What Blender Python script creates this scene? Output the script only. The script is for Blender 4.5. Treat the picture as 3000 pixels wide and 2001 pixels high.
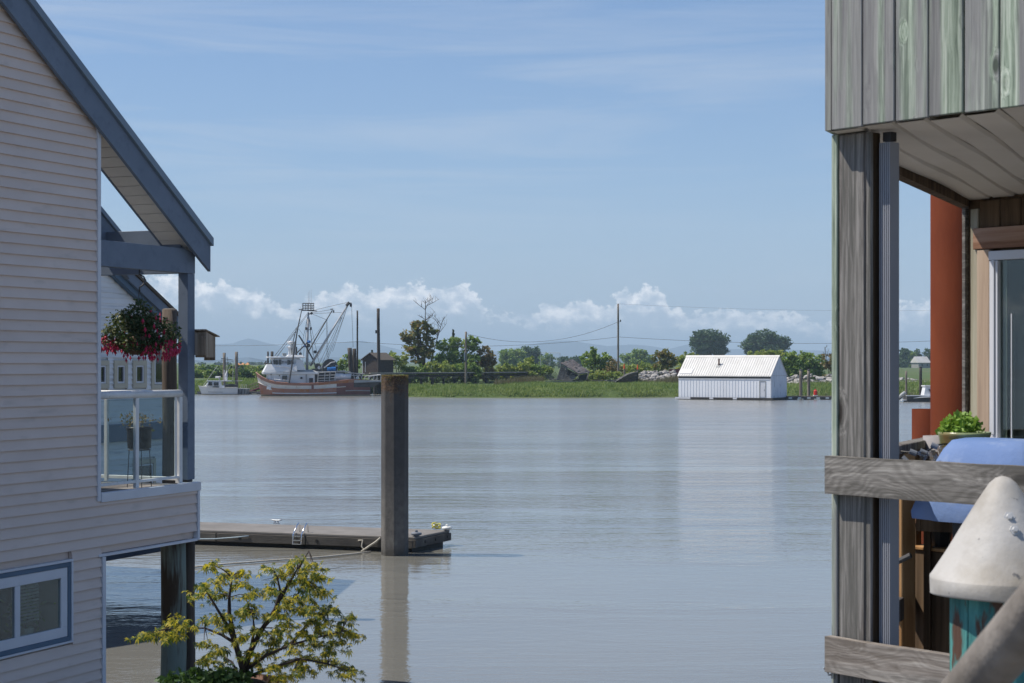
import bpy, bmesh, math, random
import numpy as np
from mathutils import Vector, Matrix, Euler

for o in list(bpy.data.objects): bpy.data.objects.remove(o)
S = bpy.context.scene
COL = S.collection
R = math.radians
rnd = random.Random(7)
NP = np.random.default_rng(11)

# ------------------------------------------------------------ camera, sky, sun, exposure
F, HC, CX, HY = 5000.0, 4.5, 1500.0, 1060.0          # focal length in photo pixels, eye height over water
cam = bpy.data.cameras.new('camera'); camo = bpy.data.objects.new('camera', cam); COL.objects.link(camo)
camo.location = (0, 0, HC); camo.rotation_euler = (R(90), 0, 0)
cam.sensor_width = 36; cam.lens = 60; cam.shift_y = 0.01983
cam.clip_start = 0.1; cam.clip_end = 60000
cam.dof.use_dof = True; cam.dof.focus_distance = 40; cam.dof.aperture_fstop = 15
S.camera = camo

SUN_EL = R(57)
saz = Vector((-0.998, 0.06, 0)).normalized()
sdir = Vector((saz.x*math.cos(SUN_EL), saz.y*math.cos(SUN_EL), math.sin(SUN_EL)))
sun = bpy.data.lights.new('sun', 'SUN'); sun.energy = 4.0; sun.angle = R(0.53); sun.color = (1.0, 0.93, 0.83)
suno = bpy.data.objects.new('sun', sun); COL.objects.link(suno)
suno.rotation_euler = sdir.to_track_quat('Z', 'Y').to_euler(); suno.location = (-30, -8, 40)

S.view_settings.view_transform = 'Standard'; S.view_settings.look = 'None'
S.view_settings.gamma = 1.0; S.view_settings.use_curve_mapping = False
S.view_settings.exposure = 0.42

class NT:
    """small node-tree helper"""
    def __init__(s, tree): s.t = tree; s.n = tree.nodes; s.l = tree.links
    def new(s, typ, **kw):
        n = s.n.new(typ)
        for k, v in kw.items():
            if k == 'inp':
                for i, x in v.items():
                    if hasattr(x, 'is_output') or isinstance(x, bpy.types.NodeSocket): s.l.new(x, n.inputs[i])
                    else: n.inputs[i].default_value = x
            else: setattr(n, k, v)
        return n
    def math(s, op, a, b=None, c=None, clamp=False):
        n = s.n.new('ShaderNodeMath'); n.operation = op; n.use_clamp = clamp
        for i, x in enumerate((a, b, c)):
            if x is None: continue
            if isinstance(x, bpy.types.NodeSocket): s.l.new(x, n.inputs[i])
            else: n.inputs[i].default_value = x
        return n.outputs[0]
    def mix(s, fac, a, b, mode='MIX'):
        n = s.n.new('ShaderNodeMix'); n.data_type = 'RGBA'; n.blend_type = mode; n.clamp_factor = True
        for i, x in ((0, fac), (6, a), (7, b)):
            if isinstance(x, bpy.types.NodeSocket): s.l.new(x, n.inputs[i])
            else: n.inputs[i].default_value = x if i == 0 else (tuple(x)+(1,))[:4]
        return n.outputs[2]
    def ramp(s, fac, stops, interp='LINEAR'):
        n = s.n.new('ShaderNodeValToRGB'); s.l.new(fac, n.inputs[0]); e = n.color_ramp.elements
        n.color_ramp.interpolation = interp
        while len(e) < len(stops): e.new(0.5)
        for i, (p, c) in enumerate(stops):
            e[i].position = p
            e[i].color = (c, c, c, 1) if isinstance(c, (int, float)) else (tuple(c)+(1,))[:4]
        return n.outputs[0]
    def noise(s, vec, scale, detail=4, rough=0.55, dist=0.0, dims='3D'):
        n = s.n.new('ShaderNodeTexNoise'); n.noise_dimensions = dims
        if vec is not None: s.l.new(vec, n.inputs['Vector'])
        n.inputs['Scale'].default_value = scale; n.inputs['Detail'].default_value = detail
        n.inputs['Roughness'].default_value = rough; n.inputs['Distortion'].default_value = dist
        return n.outputs['Fac']
    def mapping(s, vec, scale=(1, 1, 1), loc=(0, 0, 0), rot=(0, 0, 0)):
        n = s.n.new('ShaderNodeMapping'); s.l.new(vec, n.inputs[0])
        n.inputs['Scale'].default_value = scale; n.inputs['Rotation'].default_value = rot
        if isinstance(loc, bpy.types.NodeSocket): s.l.new(loc, n.inputs['Location'])
        else: n.inputs['Location'].default_value = loc
        return n.outputs[0]

W = bpy.data.worlds.new('World'); S.world = W; W.use_nodes = True
w = NT(W.node_tree); w.n.clear()
sky = w.new('ShaderNodeTexSky', sky_type='NISHITA', sun_disc=False, sun_elevation=SUN_EL, sun_rotation=math.atan2(saz.x, saz.y),
            altitude=0.0, air_density=1.0, dust_density=0.35, ozone_density=1.6)
tc = w.new('ShaderNodeTexCoord')
sep = w.new('ShaderNodeSeparateXYZ', inp={0: tc.outputs['Generated']})
az = w.math('ARCTAN2', sep.outputs[0], sep.outputs[1])
el = w.math('ARCSINE', sep.outputs[2])
cv = w.new('ShaderNodeCombineXYZ', inp={0: az, 1: el}).outputs[0]
# cumulus banks: soft lumps (az, el, half-width, half-height) + fractal edges, low along the horizon
def pxa(px): return (px-CX)/F
def pye(py): return (HY-py)/F
BANK = [(-900, 885, 950), (-300, 862, 940), (150, 842, 930), (330, 836, 920), (440, 810, 905), (520, 818, 902), (585, 846, 905), (650, 834, 892), (720, 845, 902), (790, 872, 905), (835, 912, 908), (900, 878, 925), (960, 864, 930), (1020, 848, 930),
        (1110, 862, 925), (1180, 838, 932), (1250, 848, 925), (1330, 840, 915), (1395, 850, 922), (1425, 912, 908), (1540, 935, 930), (1610, 900, 955), (1700, 892, 958), (1780, 896, 962), (1850, 850, 960), (1935, 858, 950), (1975, 912, 955), (2080, 926, 965), (2260, 922, 962), (2400, 955, 975), (2700, 890, 955), (3600, 880, 950)]
A0, A1, ESC = pxa(-900), pxa(3600), 0.06
wob = w.noise(w.mapping(cv, (1, 1.2, 1)), 70, 4, 0.62)
azw = w.math('ADD', az, w.math('MULTIPLY', w.math('SUBTRACT', wob, 0.5), 0.020))
wob2 = w.noise(w.mapping(cv, (1, 1.2, 1), (3.1, 1.7, 0)), 90, 5, 0.6)
elw = w.math('ADD', el, w.math('MULTIPLY', w.math('SUBTRACT', wob2, 0.5), 0.020))
prof = w.ramp(w.math('DIVIDE', w.math('SUBTRACT', azw, A0), A1-A0), [((pxa(a)-A0)/(A1-A0), (pye(b)/ESC, pye(c)/ESC, 0)) for a, b, c in BANK], 'EASE')
ps = w.new('ShaderNodeSeparateColor', inp={0: prof})
top, bas = w.math('MULTIPLY', ps.outputs[0], ESC), w.math('MULTIPLY', ps.outputs[1], ESC)
dt = w.math('DIVIDE', w.math('SUBTRACT', top, elw), 0.010)          # depth below the cloud top, ~1 per 50 photo px
db = w.math('DIVIDE', w.math('SUBTRACT', elw, bas), 0.012)
dens = w.math('MINIMUM', dt, w.math('ADD', w.math('MULTIPLY', db, 0.9), 0.25))
lit = w.math('SUBTRACT', 0.55, w.math('MULTIPLY', dt, 0.42))
fb = w.noise(w.mapping(cv, (1, 1.35, 1)), 120, 6, 0.62)
dd = w.math('ADD', w.math('ADD', dens, 0.22), w.math('MULTIPLY', w.math('SUBTRACT', fb, 0.5), 2.2))
edge = w.ramp(dd, [(0.05, 0.0), (0.25, 0.6), (0.7, 1.0)])
bill = w.noise(w.mapping(cv, (1, 1.3, 1), (0.3, 0.012, 0)), 95, 5, 0.6)
litf = w.math('ADD', lit, w.math('MULTIPLY', w.math('SUBTRACT', bill, 0.5), 2.6))
litr = w.ramp(w.math('ADD', litf, 0.10), [(0.0, 0.0), (0.75, 1.0)])
fadelow = w.ramp(el, [(0.0, 0.0), (0.032, 1.0)])
CLOUD_B, CLOUD_A = (10.0, 10.2, 10.6), (5.6, 6.5, 7.9)
ccol = w.mix(litr, CLOUD_A, CLOUD_B)
cmask = w.math('MULTIPLY', w.math('MULTIPLY', edge, w.math('ADD', w.math('MULTIPLY', litr, 0.62), 0.36)), w.math('ADD', w.math('MULTIPLY', fadelow, 0.5), 0.5))
# thin milky veil between the banks near the horizon, and cirrus streaks above
veil = w.math('MULTIPLY', w.ramp(el, [(0.0, 0.55), (0.05, 0.35), (0.11, 0.0)]), w.math('ADD', w.noise(w.mapping(cv, (1, 3, 1)), 22, 4), 0.15))
cz = w.mapping(cv, (0.55, 7.0, 1), (0, 0, 0), (0, 0, R(-3)))
c1 = w.noise(cz, 5.0, 6, 0.62, 0.6)
c2 = w.noise(w.mapping(cv, (0.35, 2.5, 1), (2.2, 0.4, 0)), 4.0, 3, 0.5)
cir = w.math('MULTIPLY', w.ramp(c1, [(0.45, 0.0), (0.78, 1.0)]), w.ramp(c2, [(0.36, 0.0), (0.62, 1.0)]))
cir = w.math('MULTIPLY', cir, w.ramp(el, [(0.05, 0.35), (0.11, 1.0), (0.2, 0.65), (0.5, 0.5)]))
cir = w.math('MULTIPLY', cir, 0.75)
tint = w.mix(1.0, sky.outputs[0], (0.735, 0.885, 1.10), 'MULTIPLY')
base = w.mix(w.ramp(el, [(0.0, 0.72), (0.08, 0.45), (0.25, 0.12), (0.6, 0.0)]), tint, (3.75, 5.0, 6.9))
s1 = w.mix(veil, base, (4.6, 5.45, 6.7))
s2 = w.mix(cir, s1, (5.9, 6.45, 7.2))
s3 = w.mix(cmask, s2, ccol)
bg = w.new('ShaderNodeBackground', inp={0: s3, 1: 0.08})
wo = w.new('ShaderNodeOutputWorld', inp={0: bg.outputs[0]})

# ------------------------------------------------------------ materials
MATS = {}
def newmat(name):
    m = bpy.data.materials.new(name); m.use_nodes = True
    t = NT(m.node_tree); t.n.clear()
    out = t.new('ShaderNodeOutputMaterial'); b = t.new('ShaderNodeBsdfPrincipled')
    t.l.new(b.outputs[0], out.inputs[0]); MATS[name] = m
    return m, t, b, out
def bump(t, b, h, strength=0.3, dist=0.01):
    n = t.new('ShaderNodeBump', inp={'Height': h, 'Strength': strength, 'Distance': dist})
    t.l.new(n.outputs[0], b.inputs['Normal'])
def mottled(name, c1, c2, rough=0.7, scale=2.0, stretch=(1, 1, 1), lo=0.35, hi=0.65, bmp=0.15, bd=0.01, metal=0.0, spec=0.4, rvar=0.0, c3=None, s3=9.0, c3lo=0.6, c3hi=0.72, fine=30.0, s3stretch=None):
    """paint or stone: two mixed tones, optional third tone in blotches (dirt, rust, moss), fine bump"""
    m, t, b, out = newmat(name)
    tc = t.new('ShaderNodeTexCoord'); oi = t.new('ShaderNodeObjectInfo')
    off = t.new('ShaderNodeCombineXYZ', inp={0: t.math('MULTIPLY', oi.outputs['Random'], 37.0), 1: t.math('MULTIPLY', oi.outputs['Random'], 11.0), 2: 0.0}).outputs[0]
    v = t.mapping(tc.outputs['Object'], stretch, off)
    f = t.ramp(t.noise(v, scale, 6, 0.6), [(lo, 0.0), (hi, 1.0)])
    c = t.mix(f, c1, c2)
    if c3 is not None:
        v3 = t.mapping(tc.outputs['Object'], s3stretch or stretch, off)
        c = t.mix(t.ramp(t.noise(v3, s3, 5, 0.6), [(c3lo, 0.0), (c3hi, 1.0)]), c, c3)
    if rvar:
        k = t.math('ADD', t.math('MULTIPLY', oi.outputs['Random'], rvar), 1.0-rvar*0.5)
        c = t.mix(1.0, c, t.new('ShaderNodeCombineColor', inp={0: k, 1: k, 2: k}).outputs[0], 'MULTIPLY')
    t.l.new(c, b.inputs['Base Color'])
    b.inputs['Roughness'].default_value = rough; b.inputs['Metallic'].default_value = metal
    b.inputs['Specular IOR Level'].default_value = spec
    if bmp: bump(t, b, t.noise(v, fine, 4, 0.6), bmp, bd)
    return m
def wood(name, dark, mid, pale, axis='z', freq=26.0, rough=0.85, bmp=0.5, knots=True, tone=0.35, alt=None, altamt=0.0, swirl=0.0, knotscale=1.4):
    """weathered timber: grain stretched along one axis, knots, tone differing from board to board"""
    m, t, b, out = newmat(name)
    tc = t.new('ShaderNodeTexCoord'); oi = t.new('ShaderNodeObjectInfo')
    off = t.new('ShaderNodeCombineXYZ', inp={0: t.math('MULTIPLY', oi.outputs['Random'], 53.0), 1: t.math('MULTIPLY', oi.outputs['Random'], 17.0), 2: t.math('MULTIPLY', oi.outputs['Random'], 29.0)}).outputs[0]
    st = {'x': (0.03, 1, 1), 'y': (1, 0.03, 1), 'z': (1, 1, 0.03)}[axis]
    kn = {'x': (0.45, 0.04, 1), 'y': (1, 0.45, 0.04), 'z': (1, 0.04, 0.45)}[axis]
    base = tc.outputs['Object']
    vk = t.mapping(base, kn, off)
    vor = t.new('ShaderNodeTexVoronoi', inp={'Vector': vk, 'Scale': knotscale*3.2, 'Randomness': 1.0})
    kd = vor.outputs['Distance']
    warp = t.math('MULTIPLY', t.noise(t.mapping(base, kn, off), 5.0, 3), 0.5 + swirl*3)
    if knots:
        push = t.math('MULTIPLY', t.ramp(kd, [(0.0, 1.0), (0.22, 0.0)]), 0.035)
    else: push = 0.0
    v1 = t.new('ShaderNodeVectorMath', operation='ADD', inp={0: t.mapping(base, st, off), 1: (0, 0, 0)})
    sh = t.new('ShaderNodeCombineXYZ', inp={0: t.math('ADD', t.math('MULTIPLY', warp, 0.04), push), 1: t.math('ADD', t.math('MULTIPLY', warp, 0.04), push), 2: t.math('ADD', t.math('MULTIPLY', warp, 0.04), push)})
    t.l.new(sh.outputs[0], v1.inputs[1])
    g = t.noise(v1.outputs[0], freq, 7, 0.68)
    g2 = t.noise(v1.outputs[0], freq*0.28, 3, 0.5)
    if swirl > 0:
        sw = t.math('SINE', t.math('MULTIPLY', t.math('ADD', t.noise(t.mapping(base, kn, off), 4.5, 2, 0.4), push), 210.0))
        g = t.math('ADD', t.math('MULTIPLY', g, 0.8), t.math('MULTIPLY', sw, 0.032*swirl*2))
    gg = t.math('ADD', t.math('MULTIPLY', g, 0.7), t.math('MULTIPLY', g2, 0.3))
    c = t.ramp(gg, [(0.40, dark), (0.5, mid), (0.60, pale)])
    if alt is not None:
        c = t.mix(t.math('MULTIPLY', t.ramp(t.math('ADD', t.math('MULTIPLY', t.noise(v1.outputs[0], freq*0.16, 2, 0.5), 1.3), t.math('MULTIPLY', oi.outputs['Random'], 0.28)), [(0.74, 0.0), (0.92, 1.0)]), altamt), c, alt)
    if knots:
        c = t.mix(t.ramp(kd, [(0.065, 0.92), (0.085, 0.55), (0.13, 0.0)]), c, tuple(x*0.45 for x in dark))
    k = t.math('ADD', t.math('MULTIPLY', oi.outputs['Random'], tone), 1.0-tone*0.5)
    c = t.mix(1.0, c, t.new('ShaderNodeCombineColor', inp={0: k, 1: k, 2: k}).outputs[0], 'MULTIPLY')
    t.l.new(c, b.inputs['Base Color']); b.inputs['Roughness'].default_value = rough
    b.inputs['Specular IOR Level'].default_value = 0.25
    bump(t, b, gg, bmp, 0.004)
    return m
def leafmat(name, c1, c2, trans=0.4, c3=None, c3f=0.2, rough=0.55, ns=0.55):
    m, t, b, out = newmat(name)
    ge = t.new('ShaderNodeNewGeometry'); tc = t.new('ShaderNodeTexCoord')
    r = ge.outputs['Random Per Island']
    cl = t.noise(tc.outputs['Object'], ns, 3)
    c = t.mix(t.math('ADD', t.math('MULTIPLY', r, 0.6), t.math('MULTIPLY', t.math('SUBTRACT', cl, 0.3), 1.0)), c1, c2)
    if c3 is not None:
        c = t.mix(t.ramp(t.math('ADD', t.math('MULTIPLY', r, 0.5), t.math('MULTIPLY', cl, 0.6)), [(0.95-c3f-0.25, 0.0), (0.95-c3f, 1.0)]), c, c3)
    t.l.new(c, b.inputs['Base Color']); b.inputs['Roughness'].default_value = rough
    b.inputs['Specular IOR Level'].default_value = 0.3
    tr = t.new('ShaderNodeBsdfTranslucent', inp={0: t.mix(1.0, c, (1.15, 1.15, 0.6), 'MULTIPLY')})
    mx = t.new('ShaderNodeMixShader', inp={0: trans, 1: b.outputs[0], 2: tr.outputs[0]})
    t.l.new(mx.outputs[0], out.inputs[0])
    return m
def glassmat(name, tint=(0.8, 0.86, 0.86), refl=0.12, rough=0.02):
    """thin window pane: see-through with a Fresnel reflection"""
    m, t, b, out = newmat(name)
    ge = t.new('ShaderNodeNewGeometry')
    dt = t.new('ShaderNodeVectorMath', operation='DOT_PRODUCT', inp={0: ge.outputs['Normal'], 1: ge.outputs['Incoming']})
    fz = t.math('POWER', t.math('SUBTRACT', 1.0, t.math('ABSOLUTE', dt.outputs['Value']), clamp=True), 4.0)
    tr = t.new('ShaderNodeBsdfTransparent', inp={0: tint+(1,)})
    gl = t.new('ShaderNodeBsdfGlossy', inp={0: (1, 1, 1, 1), 'Roughness': rough})
    mx = t.new('ShaderNodeMixShader', inp={0: t.math('ADD', t.math('MULTIPLY', fz, 0.3), refl, clamp=True), 1: tr.outputs[0], 2: gl.outputs[0]})
    t.l.new(mx.outputs[0], out.inputs[0])
    return m

mottled('siding', (0.66, 0.545, 0.475), (0.72, 0.60, 0.525), 0.6, 1.2, (1, 1, 1), bmp=0.08, rvar=0.06, c3=(0.48, 0.41, 0.35), s3=3.5, c3lo=0.58, c3hi=0.85, s3stretch=(0.5, 1, 2))
mottled('trim_white', (0.62, 0.63, 0.66), (0.68, 0.69, 0.72), 0.45, 2, bmp=0.05)
mottled('rail_white', (0.78, 0.78, 0.77), (0.66, 0.66, 0.64), 0.4, 5, bmp=0.1, c3=(0.3, 0.28, 0.25), s3=14, c3lo=0.66, c3hi=0.75)
mottled('blue_paint', (0.135, 0.172, 0.225), (0.165, 0.205, 0.265), 0.6, 2.0, bmp=0.2, c3=(0.10, 0.13, 0.18), s3=5, c3lo=0.55, c3hi=0.8, fine=60)
mottled('blue_trim', (0.085, 0.14, 0.20), (0.11, 0.17, 0.24), 0.55, 2.0, bmp=0.15)
mottled('soffit', (0.70, 0.65, 0.57), (0.76, 0.71, 0.63), 0.6, 2.0, bmp=0.1, rvar=0.05)
mottled('roof_metal', (0.17, 0.22, 0.28), (0.20, 0.26, 0.32), 0.5, 2.0, bmp=0.1)
mottled('shade_navy', (0.022, 0.032, 0.05), (0.035, 0.048, 0.07), 0.7, 2.0, bmp=0.1)  # colour of the added shade block under the white house
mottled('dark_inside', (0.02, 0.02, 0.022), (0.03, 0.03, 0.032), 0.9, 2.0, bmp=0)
mottled('inside_grey', (0.22, 0.22, 0.20), (0.30, 0.30, 0.27), 0.9, 2.0, bmp=0)
mottled('white_house', (0.74, 0.75, 0.76), (0.80, 0.80, 0.80), 0.6, 2.0, bmp=0.15, rvar=0.12, c3=(0.42, 0.44, 0.46), s3=2.6, c3lo=0.52, c3hi=0.72, s3stretch=(0.35, 1, 6))
mottled('cream_trim', (0.50, 0.46, 0.36), (0.56, 0.52, 0.41), 0.6, 3.0, bmp=0.1)
mottled('concrete', (0.115, 0.108, 0.098), (0.17, 0.16, 0.145), 0.9, 3.0, (1, 1, 0.6), bmp=0.7, bd=0.008, c3=(0.05, 0.045, 0.04), s3=1.6, c3lo=0.5, c3hi=0.7, fine=60)
mottled('float_deck', (0.165, 0.155, 0.142), (0.225, 0.21, 0.195), 0.9, 1.2, bmp=0.3, c3=(0.16, 0.15, 0.14), s3=2.2, c3lo=0.55, c3hi=0.75)
mottled('waler', (0.06, 0.055, 0.05), (0.12, 0.11, 0.095), 0.9, 2.5, (0.3, 1, 1), bmp=0.6, c3=(0.2, 0.18, 0.15), s3=5, c3lo=0.6, c3hi=0.75)
mottled('wet_dark', (0.016, 0.016, 0.015), (0.035, 0.033, 0.028), 0.6, 3, bmp=0.4)
mottled('galv', (0.42, 0.43, 0.45), (0.55, 0.57, 0.58), 0.5, 6, bmp=0.05, metal=0.6)
mottled('chrome', (0.75, 0.76, 0.78), (0.8, 0.8, 0.82), 0.16, 6, bmp=0, metal=1.0)
mottled('rope_pale', (0.42, 0.39, 0.33), (0.55, 0.52, 0.45), 0.9, 20, bmp=0.3)
mottled('rope_yellow', (0.55, 0.50, 0.06), (0.65, 0.6, 0.12), 0.8, 20, bmp=0.3)
mottled('rope_blue', (0.30, 0.38, 0.44), (0.4, 0.48, 0.52), 0.8, 20, bmp=0.3)
mottled('rubber_grey', (0.14, 0.16, 0.19), (0.2, 0.22, 0.26), 0.6, 4, bmp=0.2)
mottled('plastic_white', (0.72, 0.72, 0.66), (0.8, 0.8, 0.76), 0.4, 4, bmp=0.1, c3=(0.45, 0.43, 0.38), s3=6, c3lo=0.62, c3hi=0.8)
mottled('creosote', (0.03, 0.026, 0.024), (0.062, 0.052, 0.045), 0.85, 5, (1, 1, 0.12), bmp=0.7, c3=(0.13, 0.11, 0.09), s3=6, c3lo=0.58, c3hi=0.7)
mottled('pile_brown', (0.055, 0.042, 0.032), (0.15, 0.115, 0.085), 0.9, 6, (1, 1, 0.08), bmp=0.9, c3=(0.02, 0.017, 0.015), s3=6, c3lo=0.56, c3hi=0.7)
mottled('pile_green', (0.16, 0.21, 0.18), (0.24, 0.27, 0.22), 0.9, 5, (1, 1, 0.1), bmp=0.9, c3=(0.07, 0.045, 0.025), s3=5, c3lo=0.52, c3hi=0.62)
mottled('pile_grey', (0.13, 0.11, 0.09), (0.27, 0.235, 0.19), 0.9, 5, (1, 1, 0.08), bmp=0.8, rvar=0.3, c3=(0.045, 0.038, 0.032), s3=6, c3lo=0.55, c3hi=0.68)
mottled('rust_pipe', (0.105, 0.025, 0.011), (0.135, 0.034, 0.014), 0.8, 3.0, (1, 1, 0.4), bmp=0.25, spec=0.08, c3=(0.085, 0.02, 0.011), s3=2.0, c3lo=0.5, c3hi=0.8)
mottled('downspout', (0.22, 0.23, 0.26), (0.28, 0.29, 0.32), 0.4, 2, (1, 1, 0.3), bmp=0.05)
mottled('cap_white', (0.27, 0.24, 0.195), (0.44, 0.425, 0.40), 0.6, 3.0, lo=0.38, hi=0.6, bmp=0.2, c3=(0.10, 0.10, 0.10), s3=30, c3lo=0.64, c3hi=0.70)
mottled('teal_paint', (0.025, 0.13, 0.13), (0.10, 0.34, 0.31), 0.7, 16, (1, 1, 0.18), bmp=0.6, c3=(0.085, 0.045, 0.03), s3=8.0, c3lo=0.50, c3hi=0.54, s3stretch=(1.2, 1.2, 0.3), fine=50)
mottled('glaze_green', (0.20, 0.26, 0.12), (0.30, 0.36, 0.20), 0.25, 5, bmp=0.1, c3=(0.22, 0.13, 0.05), s3=3, c3lo=0.5, c3hi=0.7)
mottled('terracotta', (0.16, 0.085, 0.06), (0.22, 0.12, 0.085), 0.8, 5, bmp=0.2)
mottled('drift_log', (0.13, 0.115, 0.10), (0.27, 0.245, 0.22), 0.9, 9, (1, 1, 1), bmp=0.4)
mottled('soil', (0.035, 0.028, 0.02), (0.06, 0.05, 0.035), 1.0, 12, bmp=0.8)
mottled('blue_cloth', (0.11, 0.19, 0.40), (0.17, 0.25, 0.45), 0.75, 4, bmp=0.25, c3=(0.28, 0.35, 0.50), s3=5, c3lo=0.55, c3hi=0.75)
mottled('black_plastic', (0.012, 0.012, 0.014), (0.02, 0.02, 0.022), 0.45, 4, bmp=0.05)
mottled('grey_felt', (0.26, 0.245, 0.25), (0.31, 0.295, 0.30), 0.9, 4, bmp=0.3)
mottled('brown_hull', (0.08, 0.035, 0.02), (0.12, 0.055, 0.03), 0.7, 8, bmp=0.3)
mottled('flower_red', (0.42, 0.012, 0.05), (0.55, 0.03, 0.10), 0.5, 8, bmp=0)
mottled('bark', (0.055, 0.04, 0.032), (0.10, 0.075, 0.06), 0.9, 12, (1, 1, 0.3), bmp=0.5)
mottled('bark_dark', (0.028, 0.02, 0.017), (0.055, 0.04, 0.034), 0.9, 12, (1, 1, 0.3), bmp=0.5)
mottled('bark_grey', (0.12, 0.105, 0.095), (0.19, 0.17, 0.155), 0.9, 3, (1, 1, 0.3), bmp=0.3)
wood('green_board', (0.13, 0.165, 0.125), (0.29, 0.345, 0.27), (0.47, 0.515, 0.43), 'z', 75, alt=(0.17, 0.15, 0.17), altamt=0.72, tone=0.4, bmp=0.9, knotscale=2.3)
wood('post_wood', (0.045, 0.038, 0.034), (0.115, 0.10, 0.092), (0.27, 0.245, 0.23), 'z', 80, tone=0.2, bmp=0.8, alt=(0.22, 0.24, 0.22), altamt=0.25)
wood('rail_wood', (0.12, 0.112, 0.10), (0.235, 0.22, 0.20), (0.42, 0.40, 0.365), 'x', 50, tone=0.12, bmp=0.8, swirl=0.5, alt=(0.25, 0.19, 0.15), altamt=0.25, knotscale=1.25)
wood('cedar_new', (0.30, 0.155, 0.075), (0.45, 0.265, 0.145), (0.55, 0.36, 0.21), 'z', 20, tone=0.1, bmp=0.2, alt=(0.36, 0.30, 0.26), altamt=0.6)
wood('cedar_trim', (0.27, 0.17, 0.105), (0.46, 0.32, 0.21), (0.58, 0.44, 0.31), 'z', 16, tone=0.25, bmp=0.3, alt=(0.33, 0.28, 0.24), altamt=0.4)
wood('cedar_head', (0.20, 0.10, 0.06), (0.30, 0.17, 0.11), (0.40, 0.26, 0.19), 'x', 16, tone=0.15, bmp=0.3)
wood('green_trim', (0.20, 0.18, 0.12), (0.34, 0.31, 0.22), (0.45, 0.42, 0.32), 'z', 18, tone=0.15, bmp=0.4, alt=(0.22, 0.20, 0.19), altamt=0.7)
wood('brown_board', (0.05, 0.032, 0.018), (0.10, 0.065, 0.038), (0.15, 0.10, 0.06), 'z', 20, tone=0.3, bmp=0.3)
wood('grey_plank', (0.085, 0.08, 0.075), (0.17, 0.16, 0.15), (0.28, 0.265, 0.25), 'x', 14, tone=0.7, bmp=0.5, knots=False)
wood('dark_plank', (0.03, 0.028, 0.027), (0.065, 0.06, 0.057), (0.13, 0.12, 0.112), 'x', 14, tone=0.6, bmp=0.5, knots=False)
wood('birdhouse_wood', (0.17, 0.13, 0.09), (0.33, 0.26, 0.19), (0.48, 0.40, 0.31), 'z', 20, tone=0.3, bmp=0.5, knots=False)
wood('tan_wood', (0.25, 0.13, 0.05), (0.38, 0.21, 0.09), (0.47, 0.29, 0.14), 'z', 14, tone=0.15, bmp=0.3, knots=True, knotscale=0.8)
leafmat('leaf_maple', (0.04, 0.085, 0.014), (0.12, 0.17, 0.025), 0.5, (0.55, 0.45, 0.05), 0.22, ns=5.0)
leafmat('leaf_fuchsia', (0.03, 0.06, 0.022), (0.065, 0.11, 0.04), 0.25, (0.20, 0.20, 0.10), 0.12)
leafmat('leaf_herb', (0.16, 0.30, 0.05), (0.30, 0.44, 0.10), 0.35)
leafmat('leaf_dark', (0.042, 0.090, 0.026), (0.084, 0.156, 0.048), 0.3)
leafmat('leaf_green', (0.121, 0.206, 0.059), (0.244, 0.365, 0.097), 0.4, (0.341, 0.413, 0.146), 0.15)
leafmat('leaf_light', (0.180, 0.253, 0.064), (0.328, 0.400, 0.116), 0.4, (0.443, 0.443, 0.168), 0.12)
leafmat('leaf_bronze', (0.127, 0.155, 0.052), (0.207, 0.224, 0.069), 0.4, (0.333, 0.230, 0.103), 0.14)
leafmat('leaf_russet', (0.212, 0.155, 0.073), (0.325, 0.220, 0.122), 0.4, (0.163, 0.179, 0.065), 0.2)
leafmat('leaf_far', (0.054, 0.101, 0.051), (0.101, 0.169, 0.076), 0.2)
leafmat('leaf_conifer', (0.026, 0.052, 0.023), (0.052, 0.085, 0.039), 0.15)
leafmat('grass_blade', (0.084, 0.157, 0.034), (0.157, 0.241, 0.056), 0.35, (0.280, 0.336, 0.123), 0.28, ns=0.35)
leafmat('grass_dry', (0.17, 0.14, 0.09), (0.25, 0.21, 0.15), 0.25, (0.12, 0.14, 0.06), 0.2)
mottled('grass_ground', (0.05, 0.085, 0.02), (0.085, 0.125, 0.03), 1.0, 0.25, (1, 0.4, 1), bmp=0.3, c3=(0.11, 0.11, 0.05), s3=0.05, c3lo=0.5, c3hi=0.7)
mottled('mud', (0.07, 0.065, 0.045), (0.11, 0.10, 0.07), 0.8, 2, bmp=0.4)
mottled('rock', (0.30, 0.285, 0.265), (0.40, 0.38, 0.355), 0.9, 2.0, bmp=0.6, rvar=0.5, c3=(0.16, 0.15, 0.14), s3=2, c3lo=0.55, c3hi=0.7)
mottled('mountain', (0.05, 0.08, 0.11), (0.07, 0.105, 0.14), 1.0, 0.004, bmp=0)
mottled('hull_pink', (0.33, 0.165, 0.125), (0.38, 0.20, 0.15), 0.6, 1.0, bmp=0.1, c3=(0.40, 0.14, 0.04), s3=1.3, c3lo=0.56, c3hi=0.68, s3stretch=(1.0, 1, 0.25))
mottled('hull_rust', (0.36, 0.17, 0.085), (0.40, 0.14, 0.045), 0.75, 1.2, bmp=0.2, c3=(0.38, 0.22, 0.15), s3=1.6, c3lo=0.5, c3hi=0.65, s3stretch=(1.0, 1, 0.3))
mottled('hull_white', (0.60, 0.56, 0.50), (0.68, 0.65, 0.60), 0.6, 1.0, bmp=0.1, c3=(0.42, 0.18, 0.08), s3=1.6, c3lo=0.58, c3hi=0.72, s3stretch=(1.0, 1, 0.3))
mottled('hull_bottom', (0.30, 0.25, 0.17), (0.36, 0.30, 0.21), 0.7, 1.0, bmp=0.1, c3=(0.18, 0.13, 0.08), s3=2, c3lo=0.55, c3hi=0.75)
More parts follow.
